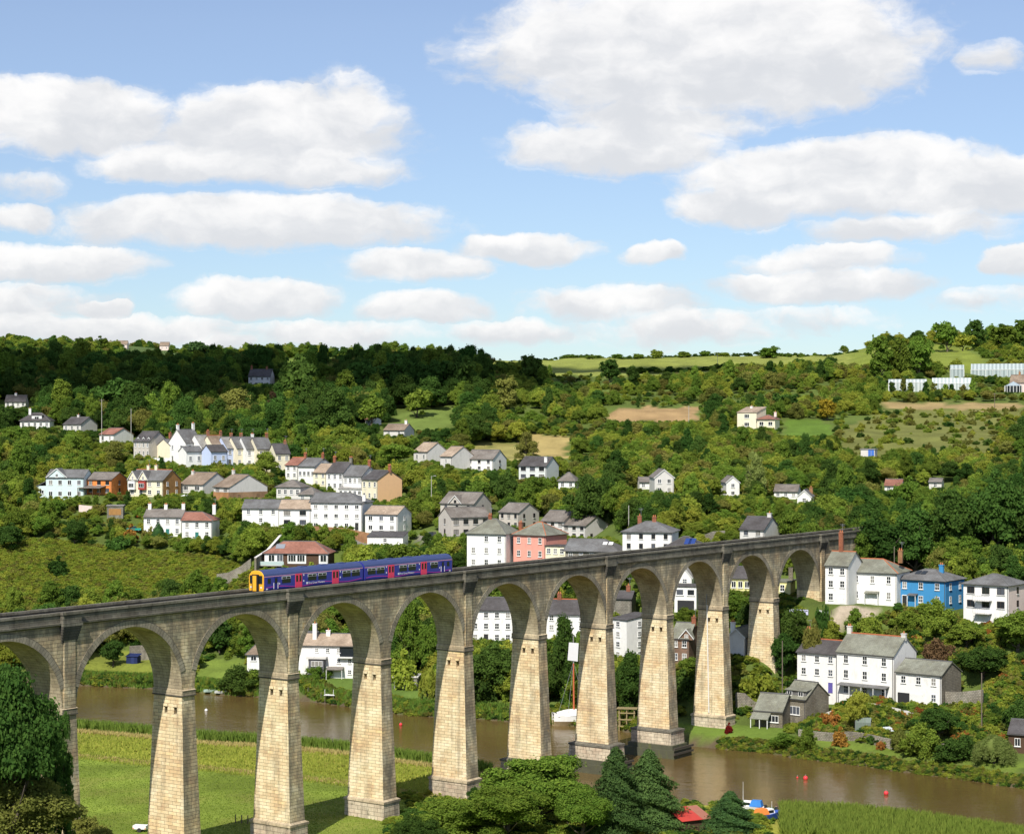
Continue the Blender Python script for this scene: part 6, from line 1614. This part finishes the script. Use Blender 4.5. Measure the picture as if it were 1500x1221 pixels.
    for k in range(500):
        px = rs.uniform(60,1000); yn = float(bankY(_near,px)); y = yn-rs.uniform(6,36)**1.0; x = (px-750)/F*y; z = float(ground(x,y))
        if z > 2.5: continue
        h = rs.uniform(.15,.5); mw.append((x,y,z-.05,rs.uniform(0,6.28),h*rs.uniform(1.2,2.2),h,int(rs.choice([0,4,2,4,1],p=[.25,.35,.1,.2,.1]))))
    for k in range(900):                             # rank growth round the boat landing and under the trees
        px = rs.uniform(560,1130); y = rs.uniform(278,312); x = (px-750)/F*y; z = float(ground(x,y))
        if z < .2: continue
        h = rs.uniform(.4,1.3); mw.append((x,y,z-.05,rs.uniform(0,6.28),h*rs.uniform(1.4,2.4),h,int(rs.choice([0,1,3,5]))))
    gn_scatter('meadow_weeds', mw, bp, 'yellow-green weeds in the rough strip of the meadow', 'weeds')
    # ---- reeds
    def reeds(name, label, n, pos, hmin, hmax, leaf):
        V = []; 
        P = pos(n); m = len(P); h = rs.uniform(hmin,hmax,m); a = rs.uniform(0,6.28,m); w = rs.uniform(.05,.13,m); lean = rs.normal(0,.18,(m,2))
        dx = np.cos(a)*w; dy = np.sin(a)*w
        base = P
        tip = P+np.stack([lean[:,0]*h,lean[:,1]*h,h],1); mid = P+np.stack([lean[:,0]*h*.3,lean[:,1]*h*.3,h*.55],1)
        o = np.stack([dx,dy,np.zeros(m)],1)
        v = np.stack([base-o,base+o,mid+o*.9,tip,mid-o*.9],1).reshape(-1,3); f = np.arange(m*5).reshape(-1,5)
        me = np_mesh(name, v, f); ob = link(name, me, mat=LEAF[leaf]); tag(ob, label, 'reeds', kind='stuff')
    def strip(tab, lo, hi, d0, d1, sgn):
        def pos(n):
            px = rs.uniform(lo,hi,n); y = bankY(tab,px)+sgn*rs.uniform(d0,d1,n); x = (px-750)/F*y; z = ground(x,y)
            k = (z > -1.6) & (z < 3.0); return np.stack([x[k],y[k],z[k]-.05],1)
        return pos
    reeds('rough_grass','rough yellow-green grass in the strip behind the reeds',34000,strip(_near,40,1000,7,37,-1),.25,.65,'meadow')
    reeds('dry_sedge','straw-coloured dry line between rough grass and meadow',7000,strip(_near,60,760,32,35.5,-1),.2,.5,'dry')
    reeds('meadow_grass','short green grass of the grazed meadow',40000,strip(_near,60,760,34,95,-1),.10,.24,'reed')
    reeds('reed_bed','green reed bed along the meadow edge of the river',26000,strip(_near,40,720,-.6,5.5,-1),1.3,2.5,'reed')
    reeds('reed_bed','tall green reed bed at the bottom right by the moored boats',52000,strip(_near,1144,1540,-.5,24,-1),1.4,2.4,'reed')
    reeds('reed_fringe','thin fringe of reeds on the village bank of the river',15000,strip(_far,120,800,.2,3.5,1),.7,1.6,'reed')
    reeds('dry_sedge','dry straw-coloured sedge behind the reed bed',9000,strip(_near,40,720,6,9,-1),.4,.9,'dry')
# ------------------------------------------------------------------ small things
def at(px, py, Y=None, y0=None):
    if Y is None: P = hit(px, py, y0); Y = P.y
    X = (px-750)/F*Y
    return Vector((X, Y, float(ground(X, Y))))
def on_water(px, py):
    Y = (CAMZ-WATER)*F/(py-HY); return Vector(((px-750)/F*Y, Y, WATER))
def build_props():
    red = mat('buoy_red',(0.75,0.05,0.06),.4); wh = mat('buoy_white',(0.8,0.8,0.78),.5); dk = mat('post_timber',(0.16,0.13,0.10),.9,.25,3.0)
    iv, if_ = ico()
    def buoy(label, px, py, r, m):
        P = on_water(px, py); o = empty('mooring_buoy', P, 0, label, 'buoy')
        me = np_mesh('float', iv*r*np.array([1,1,1.05])+np.array([0,0,r*.55]), if_); link('float', me, o, mat=m)
        MB().tube((0,0,r*1.5),(0,0,r*1.5+.25),.05).build('ring', WALL['metal'], o)
    buoy('larger red mooring buoy left of the swirl in the river',1180,1141,.42,red)
    buoy('tiny red buoy just left of the larger one',1168,1139,.18,red)
    buoy('red mooring buoy nearest the right of the river',1298,1163,.40,red)
    buoy('red buoy between the fourth and fifth piers',587,1062,.34,red)
    buoy('white buoy between the second and third piers',302,1041,.34,wh)
    # sailing barge moored behind the seventh pier
    P = on_water(845,1054); P.y = 396; P.x = (845-750)/F*396
    b = empty('sailing_barge', P, R(12), 'white-hulled sailing boat with a tall red mast moored by the seventh pier', 'boat')
    hull = MB(); secs = []
    for k in range(9):
        u = k/8; x = -5+10*u; hb = 1.9*math.sin(math.pi*min(1,u*.86+.07))**.42; zt = 1.9+.7*(abs(u-.5)*2)**2
        secs.append([(x,-hb,zt),(x,-hb*.93,1.0),(x,-hb*.55,-.1),(x,0,-.45),(x,hb*.55,-.1),(x,hb*.93,1.0),(x,hb,zt)])
    up = MB(); lo = MB(); rub = MB()
    for s0,s1 in zip(secs,secs[1:]):
        for q in range(6):
            (up if q in (0,5) else lo).quad(s0[q],s1[q],s1[q+1],s0[q+1])
        up.quad(s0[0],s0[6],s1[6],s1[0])
    h = up.build('hull', mat('hull_white',(0.78,0.78,0.76),.5,.06,stain=(.4,.35,.25),stain_amt=.3), b); lo.build('lower_hull', mat('hull_tan',(0.36,0.28,0.16),.7,.15), h)
    cov = MB()
    for k in range(6):
        xa=-4.2+k*1.1; xb=xa+1.1; ra=.75+.55*math.sin(k/6*3.1); rb=.75+.55*math.sin((k+1)/6*3.1)
        cov.quad((xa,-1.5,2.05),(xb,-1.5,2.05),(xb,0,2.0+rb),(xa,0,2.0+ra)).quad((xa,0,2.0+ra),(xb,0,2.0+rb),(xb,1.5,2.05),(xa,1.5,2.05))
    cov.build('tarpaulin', mat('tarpaulin',(0.78,0.77,0.72),.8,.05), b)
    mst = MB(); mst.tube((-.6,0,1),(-.7,0,12.5),.2,.15,10); m_ = mst.build('mast', mat('mast_red',(0.52,0.13,0.06),.6,.12), b)
    MB().tube((-.7,0,12.5),(-.75,0,18.2),.13,.07,8).build('topmast', mat('mast_grey',(0.35,0.34,0.33),.6), m_)
    MB().quad((-2.0,-.3,13.2),(.1,-.3,12.9),(.3,-.3,16.6),(-1.7,-.3,16.8)).quad((.1,-.24,12.9),(-2.0,-.24,13.2),(-1.7,-.24,16.8),(.3,-.24,16.6)).build('furled_sail', mat('sail_cloth',(0.74,0.75,0.77),.85,.04), b)
    for x,z in ((-4.4,1.6),(-2.2,1.5),(2.0,1.5)):
        MB().tube((x,-1.0,z),(-.7,0,12.8),.035,n=4).build('shroud', WALL['metal'], b)
    # landing jetty beside it
    P = on_water(917,1064); P.y=388; P.x=(918-750)/F*388
    j = empty('timber_jetty', P, R(-10), 'weathered timber landing stage between the seventh and eighth piers', 'jetty')
    yel = mat('jetty_wood',(0.30,0.24,0.12),.9,.2,3.0)
    for x in (-1.5,0,1.5):
        for y in (0,1.6): MB().tube((x,y,-2),(x,y,4.4),.14,.13,7).build('pile', yel, j)
    for z in (.9,2.2,3.5): MB().box(-1.7,1.7,-.2,-.06,z,z+.22).build('beam', yel, j)
    for k in range(12): MB().box(-2+k*.34,-2+k*.34+.3,-.4,2.1,4.4,4.5).build('deck_board', yel, j)
    # stakes on the far bank by the riverside house
    for k,(px,py,t) in enumerate(((451,1020,'leftmost stake below the riverside house garden'),(470,1024,'stake left of the little landing'))):
        P = at(px,py,Y=float(bankY(_far,px))+.5); MBo = MB().tube((0,0,-1),(0.05,0,2.0),.1,.08,6).build('stake', dk, None, loc=P); tag(MBo,t,'post')
    P = at(484,1022,Y=float(bankY(_far,484))+1)
    l = empty('small_landing',P,R(-8),'little white landing stage with rails below the riverside house','jetty')
    for x in (-1,.9):
        for y in (-1,.6): MB().tube((x,y,-2.5),(x,y,1.3),.07).build('pile',dk,l)
    for k in range(6): MB().box(-1.2+k*.4,-1.2+k*.4+.36,-1.2,.8,1.3,1.38).build('deck_board',WALL['frame'],l)
    for x in (-1,.9): MB().tube((x,-1,1.3),(x,-1,2.6),.05).build('rail_post',WALL['frame'],l)
    # rowing boats drawn up on the far bank
    def dinghy(label, P, rz, m, L=3.6):
        o = empty('dinghy', P, rz, label, 'boat'); hb = MB(); ins = MB(); ss=[]
        for k in range(7):
            u=k/6; x=-L/2+L*u; w=.7*math.sin(math.pi*(.12+.83*u)**1.0)**.7; ss.append([(x,-w,.55+.15*u*u),(x,-w*.7,.05),(x,w*.7,.05),(x,w,.55+.15*u*u)])
        for a,b_ in zip(ss,ss[1:]):
            for q in range(3): hb.quad(a[q],b_[q],b_[q+1],a[q+1])
        hb.quad(*ss[0]); hb.build('hull', m, o)
        for k in (2,4): x=ss[k][0][0]; MB().box(x-.15,x+.15,ss[k][0][1]*.95,-ss[k][0][1]*.95,.38,.43).build('thwart', dk, o)
        return o
    dinghy('pale green upturned-looking dinghy on the far bank past the second pier',at(310,1019,Y=float(bankY(_far,310))+.6)+Vector((0,0,.1)),R(10),mat('dinghy_green',(0.45,0.60,0.52),.5))
    dinghy('second pale dinghy just right of the green one on the far bank',at(326,1021,Y=float(bankY(_far,326))+.5)+Vector((0,0,.1)),R(-8),mat('dinghy_pale',(0.62,0.66,0.62),.5))
    # two small launches at the reedy landing
    def launch(label, px, py, Y, hullm, topm, rz, wheel):
        P = at(px,py,Y); P.z = max(P.z,.3)
        o = empty('motor_launch', P, rz, label, 'boat'); ss=[]; hb=MB()
        for k in range(8):
            u=k/7; x=-2.4+4.8*u; w=.95*math.sin(math.pi*(.2+.77*u))**.55; z=.95+.35*u*u; ss.append([(x,-w,z),(x,-w*.75,.2),(x,0,-.05),(x,w*.75,.2),(x,w,z)])
        for a,b_ in zip(ss,ss[1:]):
            for q in range(4): hb.quad(a[q],b_[q],b_[q+1],a[q+1])
            hb.quad(a[0],a[4],b_[4],b_[0])
        hb.quad(*ss[0]); hb.build('hull', hullm, o)
        MB().frustum((-.6,1.1,-.65,.65),(-.4,.8,-.5,.5),1.0,1.75).build('cabin', WALL['frame'], o)
        for y in (-.66,.6): MB().box(-.3,.7,y,y+.05,1.2,1.6).build('cabin_window', WALL['glass'], o)
        MB().frustum((-2.1,-.2,-.8,.8),(-1.9,-.5,-.55,.55),1.05,1.9).build('canopy', topm, o)
        MB().tube((.9,0,1.1),(.9,0,wheel),.04,.02,5).build('mast', WALL['frame'], o)
        MB().box(-2.75,-2.4,-.2,.2,.3,1.3).build('outboard', mat('outboard_black',(.03,.03,.03),.4), o)
        return o
    launch('white launch with a blue canopy and thin mast in the reeds',1097,1204,297,mat('launch_white',(0.78,0.78,0.76),.4),mat('canvas_blue',(0.04,0.20,0.55),.8),R(160),4.6)
    launch('blue launch with an orange canopy right of the white launch',1124,1212,291,mat('launch_blue',(0.04,0.10,0.42),.4),mat('canvas_orange',(0.75,0.24,0.05),.8),R(35),2.8)
    # person beside the launches
    person('person in dark clothes standing on the landing beside the blue launch', at(1137,1200,Y=294), R(200))
    # red-roofed shed at the bottom edge
    P = at(1020,1240,Y=283); s = empty('shed',P,R(28),'low shed with a red corrugated roof at the bottom edge','shed')
    MB().box(-2.4,2.4,0,3.6,-1,1.9).build('wall',WALL['timber'],s)
    rr = mat_lines('corrugated_red',(0.55,0.045,0.03),(0.42,0.05,0.035),.3,'u',.6)
    for k in range(6):
        x=-2.7+k*.9; MB().slab([(x,-.4,1.95),(x+.89,-.4,1.95),(x+.89,4.0,3.1),(x,4.0,3.1)],.05).build('roof_sheet',rr if k<4 else mat_lines('corrugated_rust',(0.36,0.14,0.09),(0.3,0.12,0.08),.3,'u',.7),s)
    # rubble heap and pale slab by the second pier
    hp = []
    for k in range(70):
        a=rnd.uniform(0,6.28); r=rnd.uniform(0,1)**.5; hp.append((math.cos(a)*r*3.4,math.sin(a)*r*2.4,rnd.uniform(0,.9)*(1-r)))
    V=[];Fs=[];o_=0
    for x,y,z in hp:
        q=iv*np.array([rnd.uniform(.2,.5),rnd.uniform(.2,.5),rnd.uniform(.15,.3)])+np.array([x,y,z+.1]); V.append(q); Fs.append(if_+o_); o_+=len(q)
    P = at(192,1230,Y=268); tag(link('rubble_heap',np_mesh('rubble_heap',np.concatenate(V),np.concatenate(Fs)),None,P,mat=mat('slate_rubble',(0.10,0.10,0.11),.9,.3,3.0)),'heap of dark rubble in the meadow left of the second pier','rubble',kind='stuff')
    P = at(206,1206,Y=283); tr = empty('trailer',P,R(-10),'small white trailer with orange lamps left of the second pier','trailer')
    MB().box(-1.0,1.0,-.6,.6,.45,.95).build('body',WALL['frame'],tr)
    for y in (-.62,.62): MB().tube((0,y-.1,.32),(0,y+.1,.32),.32,n=12).build('wheel',WALL['door_dark'],tr)
    for x in (-.9,.9): MB().box(x-.08,x+.08,-.64,-.6,.5,.62).build('lamp',mat('lamp_orange',(0.8,0.2,0.03),.4),tr)
    MB().tube((1.0,0,.5),(2.2,0,.45),.05).build('drawbar',WALL['metal'],tr)
    # fence posts in the meadow beside the third pier
    for k in range(5):
        px = 345+k*9; P = at(px,1205,Y=289-k*.4); o = MB().box(-.07,.07,-.07,.07,-.3,1.25).build('fence_post',dk,None,loc=P); tag(o,'%s dark fence post in the meadow left of the third pier'%('first','second','third','fourth','fifth')[k],'post')
    # blue shed and stone ruin through the second arch
    P = at(193,972); s = empty('shed',P,R(-14),'small dark blue shed on the far bank seen through the second arch','shed'); bl = mat('shed_navy',(0.012,0.022,0.085),.8)
    MB().box(-1.4,1.4,0,2,-.4,1.7).build('wall',bl,s); MB().slab([(-1.6,-.2,1.7),(1.6,-.2,1.7),(1.6,2.2,2.2),(-1.6,2.2,2.2)],.08).build('roof',bl,s); MB().box(-.2,.6,-.04,0,-.3,1.5).build('door',mat('shed_navy_door',(0.02,0.035,0.12),.7),s)
    P = at(203,968); 
    rub = mat_masonry('ruin_rubble',(0.34,0.31,0.26),(0.25,0.23,0.19),(0.16,0.15,0.12),.5,.3,.04,stain_amt=.4,moss=(.1,.13,.05))
    def wall(label, pts, th, h, m=rub, name='garden_wall', cat='wall', cope=None):
        """a wall standing on the ground through a run of points"""
        o = empty(name, pts[0], 0, label, cat); org = Vector(pts[0])
        for a,b in zip(pts,pts[1:]):
            a=Vector(a)-org; b=Vector(b)-org; d=b-a; n=Vector((-d.y,d.x,0)).normalized()*th/2; up=Vector((0,0,h)); dn=Vector((0,0,-1.5))
            q=MB(); A=[a-n+dn,b-n+dn,b+n+dn,a+n+dn]; B=[a-n+up,b-n+up,b+n+up,a+n+up]
            q.quad(*reversed(A)); q.quad(*B)
            for k in range(4): q.quad(A[k],A[(k+1)%4],B[(k+1)%4],B[k])
            w_=q.build('wall_length',m,o)
            if cope:
                e=n*1.35; c=Vector((0,0,h+.003)); c2=Vector((0,0,h+.12)); q=MB(); A=[a-e+c,b-e+c,b+e+c,a+e+c]; B=[a-e+c2,b-e+c2,b+e+c2,a+e+c2]
                q.quad(*reversed(A)); q.quad(*B)
                for k in range(4): q.quad(A[k],A[(k+1)%4],B[(k+1)%4],B[k])
                q.build('coping',WALL[cope],w_)
        return o
    def run(pxs, py0, py1, Y0, Y1, n=4):
        return [at(pxs[0]+(pxs[1]-pxs[0])*k/n, 0, Y0+(Y1-Y0)*k/n) for k in range(n+1)]
    wall('ruined stone wall behind the blue shed in the second arch',[hit(190,968)+Vector((0,0,0)),hit(204,967),hit(222,966)],.6,3.6)
    wall('stone retaining wall below the white row of houses',run((440,545),0,0,531,527,5),.5,2.6,WALL['buffbrick'])
    wall('rubble wall on the slope left of the brown-roofed house',run((318,368),0,0,499,497,3),.6,3.4)
    wall('tall stone side wall with white sloping coping left of the brown-roofed house',[at(374,0,489),at(392,0,498),at(411,0,508),at(432,0,519)],.5,4.6,WALL['stone'],cope='pale')
    wall('pale stone garden wall right of the white villa behind the parapet',run((992,1062),0,0,458,458,4),.5,1.9,WALL['greystone'])
    wall('pale garden wall below the mint house',run((37,72),0,0,590,588,3),.4,1.6,WALL['cream'])
    wall('second pale garden wall stepped below the first',run((30,60),0,0,579,578,3),.4,1.2,WALL['cream'])
    wall('pale curving wall left of the stone garage',run((116,152),0,0,580,577,4),.4,2.0,WALL['palepink'])
    wall('white garden wall at the left end of the white row',run((341,366),0,0,540,539,2),.3,3.0,WALL['palepink'])
    wall('stone wall along the lawn below the allotments',[at(px,0,float(bankY(_far,px))+7.5) for px in range(1170,1411,24)],.5,1.5)
    wall('stone retaining wall behind the stone cottage',run((1078,1118),0,0,384,382,3),.5,3.0)
    wall('white forecourt wall before the white riverside row',run((1200,1345),0,0,379,362,6),.3,.7,WALL['pale'])
    wall('rubble garden wall right of the garage wing',run((1385,1440),0,0,366,362,3),.5,3.0)
    wall('white terrace wall in front of the hipped white house',run((1250,1312),0,0,397,395,3),.3,1.0,WALL['white'])
    # garages, cars, washing, poles
    h = house('garage','small stone flat-roofed garage with a brown door below the orange house',157,180,754,741,739,-6,5,'flat','greystone','slate_pale',0,1,Y=572,cat='garage')
    w,he,hr,d,s_ = INFO[h.name]; MB().box(-w*.38,w*.38,-.06,-.01,0,he*.7).build('garage_door',WALL['brown'],h)
    def car(label, P, rz, m):
        o = empty('parked_car',P,rz,label,'car')
        MB().frustum((-2.05,2.05,-.85,.85),(-2.0,1.95,-.82,.82),.3,.85).build('body',m,o)
        cb = MB().frustum((-1.5,1.0,-.8,.8),(-1.1,.45,-.62,.62),.851,1.42).build('cabin',WALL['glass'],o); MB().box(-1.1,.45,-.63,.63,1.42,1.47).build('roof',m,cb)
        for x in (-1.3,1.3):
            for y in (-.8,.62):
                wl=MB().tube((x,y,.31),(x,y+.18,.31),.31,n=14).build('wheel',WALL['door_dark'],o); MB().tube((x,y-.01,.31),(x,y+.19,.31),.17,n=10).build('hub',WALL['metal'],wl)
        for y in (-.6,.6): MB().box(1.96,2.04,y-.18,y+.18,.55,.72).build('headlight',WALL['frame'],o)
    car('teal car parked left of the white double cottage',at(196,760,Y=562),R(10),mat('car_teal',(0.02,0.30,0.25),.25,.03,coat=.5))
    car('red car parked above the teal car',at(211,750,Y=574),R(50),mat('car_red',(0.62,0.04,0.035),.25,.03,coat=.5))
    car('dark car parked beside the grey estate houses',at(634,782,Y=524),R(70),mat('car_black',(0.03,0.03,0.035),.25,.03,coat=.5))
    car('dark car parked before the tall white block',at(535,782,Y=531),R(5),mat('car_grey',(0.06,0.07,0.08),.25,.03,coat=.5))
    car('white car on the lane left of the tall white block',at(470,0,528),R(4),mat('car_white',(0.7,0.7,0.7),.25,.03,coat=.5))
    car('silver car on the lane before the tan-roofed white cottage',at(562,0,524),R(8),mat('car_silver',(0.35,0.37,0.39),.3,.03,coat=.5))
    def pole(label, px, ytop, Y, m=None, lamp=False, cross=False):
        P = at(px,0,Y); h = CAMZ-(ytop-HY)*Y/F-P.z; o = empty('utility_pole',P,0,label,'pole')
        MB().tube((0,0,-.5),(0,0,h),.13,.09,7).build('pole',m or dk,o)
        if cross: MB().box(-.9,.9,-.06,.06,h-.6,h-.45).build('crossarm',dk,o)
        if lamp: MB().tube((0,0,h-.1),(.9,-.2,h+.1),.05).build('bracket',WALL['metal'],o); MB().box(.7,1.3,-.32,-.1,h+.02,h+.14).build('lamp_head',WALL['pale'],o)
    pm = mat('pole_pale',(0.42,0.40,0.36),.8)
    pole('tall pale pole in trees right of the peach gable',632,697,560,pm,True)
    pole('pale pole in front of the grey gable-fronted house',986,697,532,pm)
    pole('pole left of the white villa roof',921,740,470,pm)
    pole('pole with lamp in the wood above the blue house',1403,722,470,pm,True)
    pole('dark pole behind the hipped white house',1310,800,412,dk)
    pole('brown pole between the tenth pier and the white riverside row',1146,938,384,dk)
    pole('lone pole on the ridge field skyline',1051,518,985,pm)
    pole('pole on the ridge slope by the soil patch',1009,594,716,pm,False,True)
    pole('left pole in the shaded wood',149,584,700,pm,False,True); pole('right pole in the shaded wood',192,598,692,pm)
    pole('pole by the allotments at the right',1457,575,800,dk,False,True)
    pole('pole on the right bank below the garage wing',1438,985,352,dk)
    # flag-like street sign and washing
    cl = mat('washing_white',(0.8,0.8,0.8),.9,.04)
    P = at(238,0,656); o = empty('washing_line',P,R(-14),'white washing drying on a line left of the upper terrace','washing')
    for x in (-3.6,3.6): MB().tube((x,0,-.5),(x,0,2.2),.05).build('line_post',dk,o)
    for k in range(5): MB().box(-3.3+k*1.35,-3.3+k*1.35+1.2,-.02,.02,.5+.2*(k%2),2.0).build('sheet',cl,o)
    P = at(1186,0,402); o = empty('washing_line',P,R(-20),'pale washing on a line under the last arch','washing')
    for x in (-4.5,4.5): MB().tube((x,0,-.5),(x,0,2.3),.05).build('line_post',dk,o)
    for k in range(6):
        if k != 3: MB().box(-4.2+k*1.4,-4.2+k*1.4+1.1,-.02,.02,1.0,2.1).build('cloth',mat('washing_lilac',(0.55,0.56,0.75),.9) if k<3 else cl,o)
    # cold frame, greenhouse skeleton and flower beds in the right-bank allotment
    P = at(1264,0,360); o = empty('greenhouse',P,R(-16),'small aluminium greenhouse in the allotment below the white row','greenhouse'); am=WALL['metal']; gl=mat_glass('pale_glass',(0.16,0.20,0.17),.1)
    for a,b in (((-1.4,0),(1.4,0)),((1.4,0),(1.4,2)),((-1.4,2),(-1.4,0))): MB().quad((a[0],a[1],-.3),(b[0],b[1],-.3),(b[0],b[1],1.7),(a[0],a[1],1.7)).build('pane',gl,o)
    for sy in (0,2): MB().quad(*[(-1.4,sy,1.7),(1.4,sy,1.7),(1.4,1,2.5),(-1.4,1,2.5)][::1 if sy==0 else -1]).build('roof_pane',gl,o)
    for x in (-1.4,-.7,0,.7,1.4): MB().tube((x,0,-.3),(x,0,1.7),.035).tube((x,0,1.7),(x,1,2.5),.035).tube((x,1,2.5),(x,2,1.7),.035).build('glazing_bar',am,o)
    P = at(1305,0,357); o = empty('cold_frame',P,R(25),'tilted cold frame with pale glass right of the greenhouse','cold frame')
    MB().box(-1.0,1.0,0,1.4,-.3,.5).build('box',dk,o)
    for k in range(3): MB().slab([(-1+k*.68,-.05,.5),(-1+k*.68+.62,-.05,.5),(-1+k*.68+.62,1.5,1.2),(-1+k*.68,1.5,1.2)],.05).build('glass_light',mat_glass('frame_glass',(.55,.6,.62),.2),o)
    for k,(px,Y,c,t) in enumerate(((1218,367,'rust','orange flower bed at the left of the allotment'),(1204,370,'rust','small orange flower clump beside the stone cottage'),(1290,352,'rust','orange flowers on the lawn wall'))):
        tree(t,px,(1026,1036,1082)[k],0,26 if k==0 else 14,'bush','rust',Y=Y,cat='flowers',name='flower_bed')
    # canopy umbrella on the terrace garden
    P = at(273,0,589); o = empty('garden_parasol',P,0,'white garden parasol before the brown-roofed bungalow','parasol')
    MB().tube((0,0,-.5),(0,0,2.4),.05).build('pole',WALL['frame'],o)
    for k in range(8):
        a0=k*math.pi/4; a1=(k+1)*math.pi/4; MB().quad((1.7*math.cos(a0),1.7*math.sin(a0),1.9),(1.7*math.cos(a1),1.7*math.sin(a1),1.9),(0,0,2.5)).build('panel',cl,o)
    # steep track between the trees above the blue house
    pass

def person(label, P, rz, top=(0.03,0.035,0.05), legs=(0.05,0.05,0.06)):
    """one skinned figure, 1.74 m"""
    o = empty('person', P, rz, label, 'person')
    J = {'pel':((0,0,.95),.145),'bel':((0,.01,1.12),.135),'che':((0,0,1.33),.165),'nk':((0,.0,1.50),.062),'hd':((0,-.02,1.60),.085),'hd2':((0,-.02,1.69),.088)}
    E_ = [('pel','bel'),('bel','che'),('che','nk'),('nk','hd'),('hd','hd2')]
    for s,n in ((1,'l'),(-1,'r')):
        J['sh'+n]=((s*.19,0,1.41),.068); J['el'+n]=((s*.27,.03,1.13),.048); J['wr'+n]=((s*.25,-.10,.92),.034)
        J['hip'+n]=((s*.10,0,.90),.098); J['kn'+n]=((s*.12,-.03,.50),.068); J['an'+n]=((s*.13,.03,.09),.045); J['toe'+n]=((s*.15,-.15,.04),.038)
        E_ += [('che','sh'+n),('sh'+n,'el'+n),('el'+n,'wr'+n),('pel','hip'+n),('hip'+n,'kn'+n),('kn'+n,'an'+n),('an'+n,'toe'+n)]
        for k,(dx,dz,l) in enumerate(((-.025,0,.085),(-.009,0,.10),(.009,0,.097),(.025,0,.08),(.035,.05,.06))):
            J['f%s%d'%(n,k)]=((s*(.25+dx*.8),-.13,.88+dz*.4),.012); J['g%s%d'%(n,k)]=((s*(.245+dx),-.16,.88-l+dz),.009)
            E_ += [('wr'+n,'f%s%d'%(n,k)),('f%s%d'%(n,k),'g%s%d'%(n,k))]
    ks = list(J); me = bpy.data.meshes.new('body'); me.from_pydata([J[k][0] for k in ks],[(ks.index(a),ks.index(b)) for a,b in E_],[])
    b = link('body', me, o)
    md = b.modifiers.new('skin','SKIN'); b.modifiers.new('sub','SUBSURF').render_levels = 2
    for i,k in enumerate(ks):
        sv = me.skin_vertices[0].data[i]; sv.radius = (J[k][1],J[k][1]*(.75 if k in ('pel','bel','che') else 1)); sv.use_root = k == 'pel'
    m = bpy.data.materials.new('clothed_figure'); m.use_nodes = True; g = NT(m.node_tree); bs = g.n['Principled BSDF']; bs.inputs['Roughness'].default_value=.85
    oc = g.node('ShaderNodeTexCoord').outputs['Object']; sp = g.node('ShaderNodeSeparateXYZ'); g.l.new(oc, sp.inputs[0])
    z = sp.outputs[2]; ax = g.math('ABSOLUTE', sp.outputs[0])
    col = g.mix(g.math('GREATER_THAN', z, .97), c4(legs), c4(top)); col = g.mix(g.math('GREATER_THAN', z, 1.49), col, (0.52,0.33,0.24,1))
    hand = g.math('MULTIPLY', g.math('LESS_THAN', z, .93), g.math('GREATER_THAN', ax, .205)); hand = g.math('MULTIPLY', hand, g.math('GREATER_THAN', z, .72))
    col = g.mix(hand, col, (0.52,0.33,0.24,1)); g.l.new(col, bs.inputs['Base Color']); me.materials.append(m)
    iv, if_ = ico(); q = iv[:]*np.array([.098,.105,.10])+np.array([0,.0,1.70]); keep = [f for f in if_ if not all(iv[i][1] < -.35 and iv[i][2] < .45 for i in f)]
    link('hair', np_mesh('hair', q, np.array(keep)), o, mat=mat('hair_brown',(0.07,0.045,0.03),.8))
    return o
# ------------------------------------------------------------------ assemble
setup_house_mats(); setup_leaf()
finish_terrain()
build_village()            # fixes the building plots
finish_terrain()           # ground with the plots levelled
build_ground(); build_water()
build_viaduct(); build_train()
build_props()
build_trees(); build_slim_trees(); build_stuff()

# cloud whose shadow lies on the wood: a real cumulus high over the photographer, above the picture
def build_shadow_cloud():
    rs = np.random.RandomState(5); iv, if_ = ico(); V=[]; Fs=[]; off=0
    alt = 900.0
    def over(X, Y, Z):      # point at cloud height whose shadow falls on (X, Y, Z)
        k = (alt-Z)/SUN.z; return np.array([X+SUN.x*k, Y+SUN.y*k, alt])
    spots = []
    cells = [(px,Y) for px in range(-170,335,52) for Y in (795,835,875,915,955)]+[(px,Y) for px in range(405,500,45) for Y in (850,890,930)]
    cells += [(px,Y) for px in range(505,735,48) for Y in (840,880,920,960)]+[(px,Y) for px in range(770,1080,60) for Y in (972,990)]
    for px,Y in cells:
        X = (px-750)/F*Y; g = float(ground(X,Y)); spots.append((X,Y,g+9,rs.uniform(30,42)*(1 if px < 760 else .5)))
    for X,Y,Z,r in spots:
        c = over(X,Y,Z)
        for k in range(4):
            d = rs.normal(0,1,3)*np.array([.35,.35,.25])*r; d[2] = abs(d[2]); q = iv*(1+.12*np.sin(iv*5+k).sum(1,keepdims=True)*.4)*r*rs.uniform(.45,.75)*np.array([1,1,.7])+c+d
            V.append(q); Fs.append(if_+off); off += len(q)
    me = np_mesh('cloud', np.concatenate(V), np.concatenate(Fs))
    for p in me.polygons: p.use_smooth = True
    tag(link('cloud', me, mat=mat('cloud_white',(0.85,0.86,0.88),1.0,.02,.01)),'white cumulus cloud high above that shades the wood','cloud')
build_shadow_cloud()
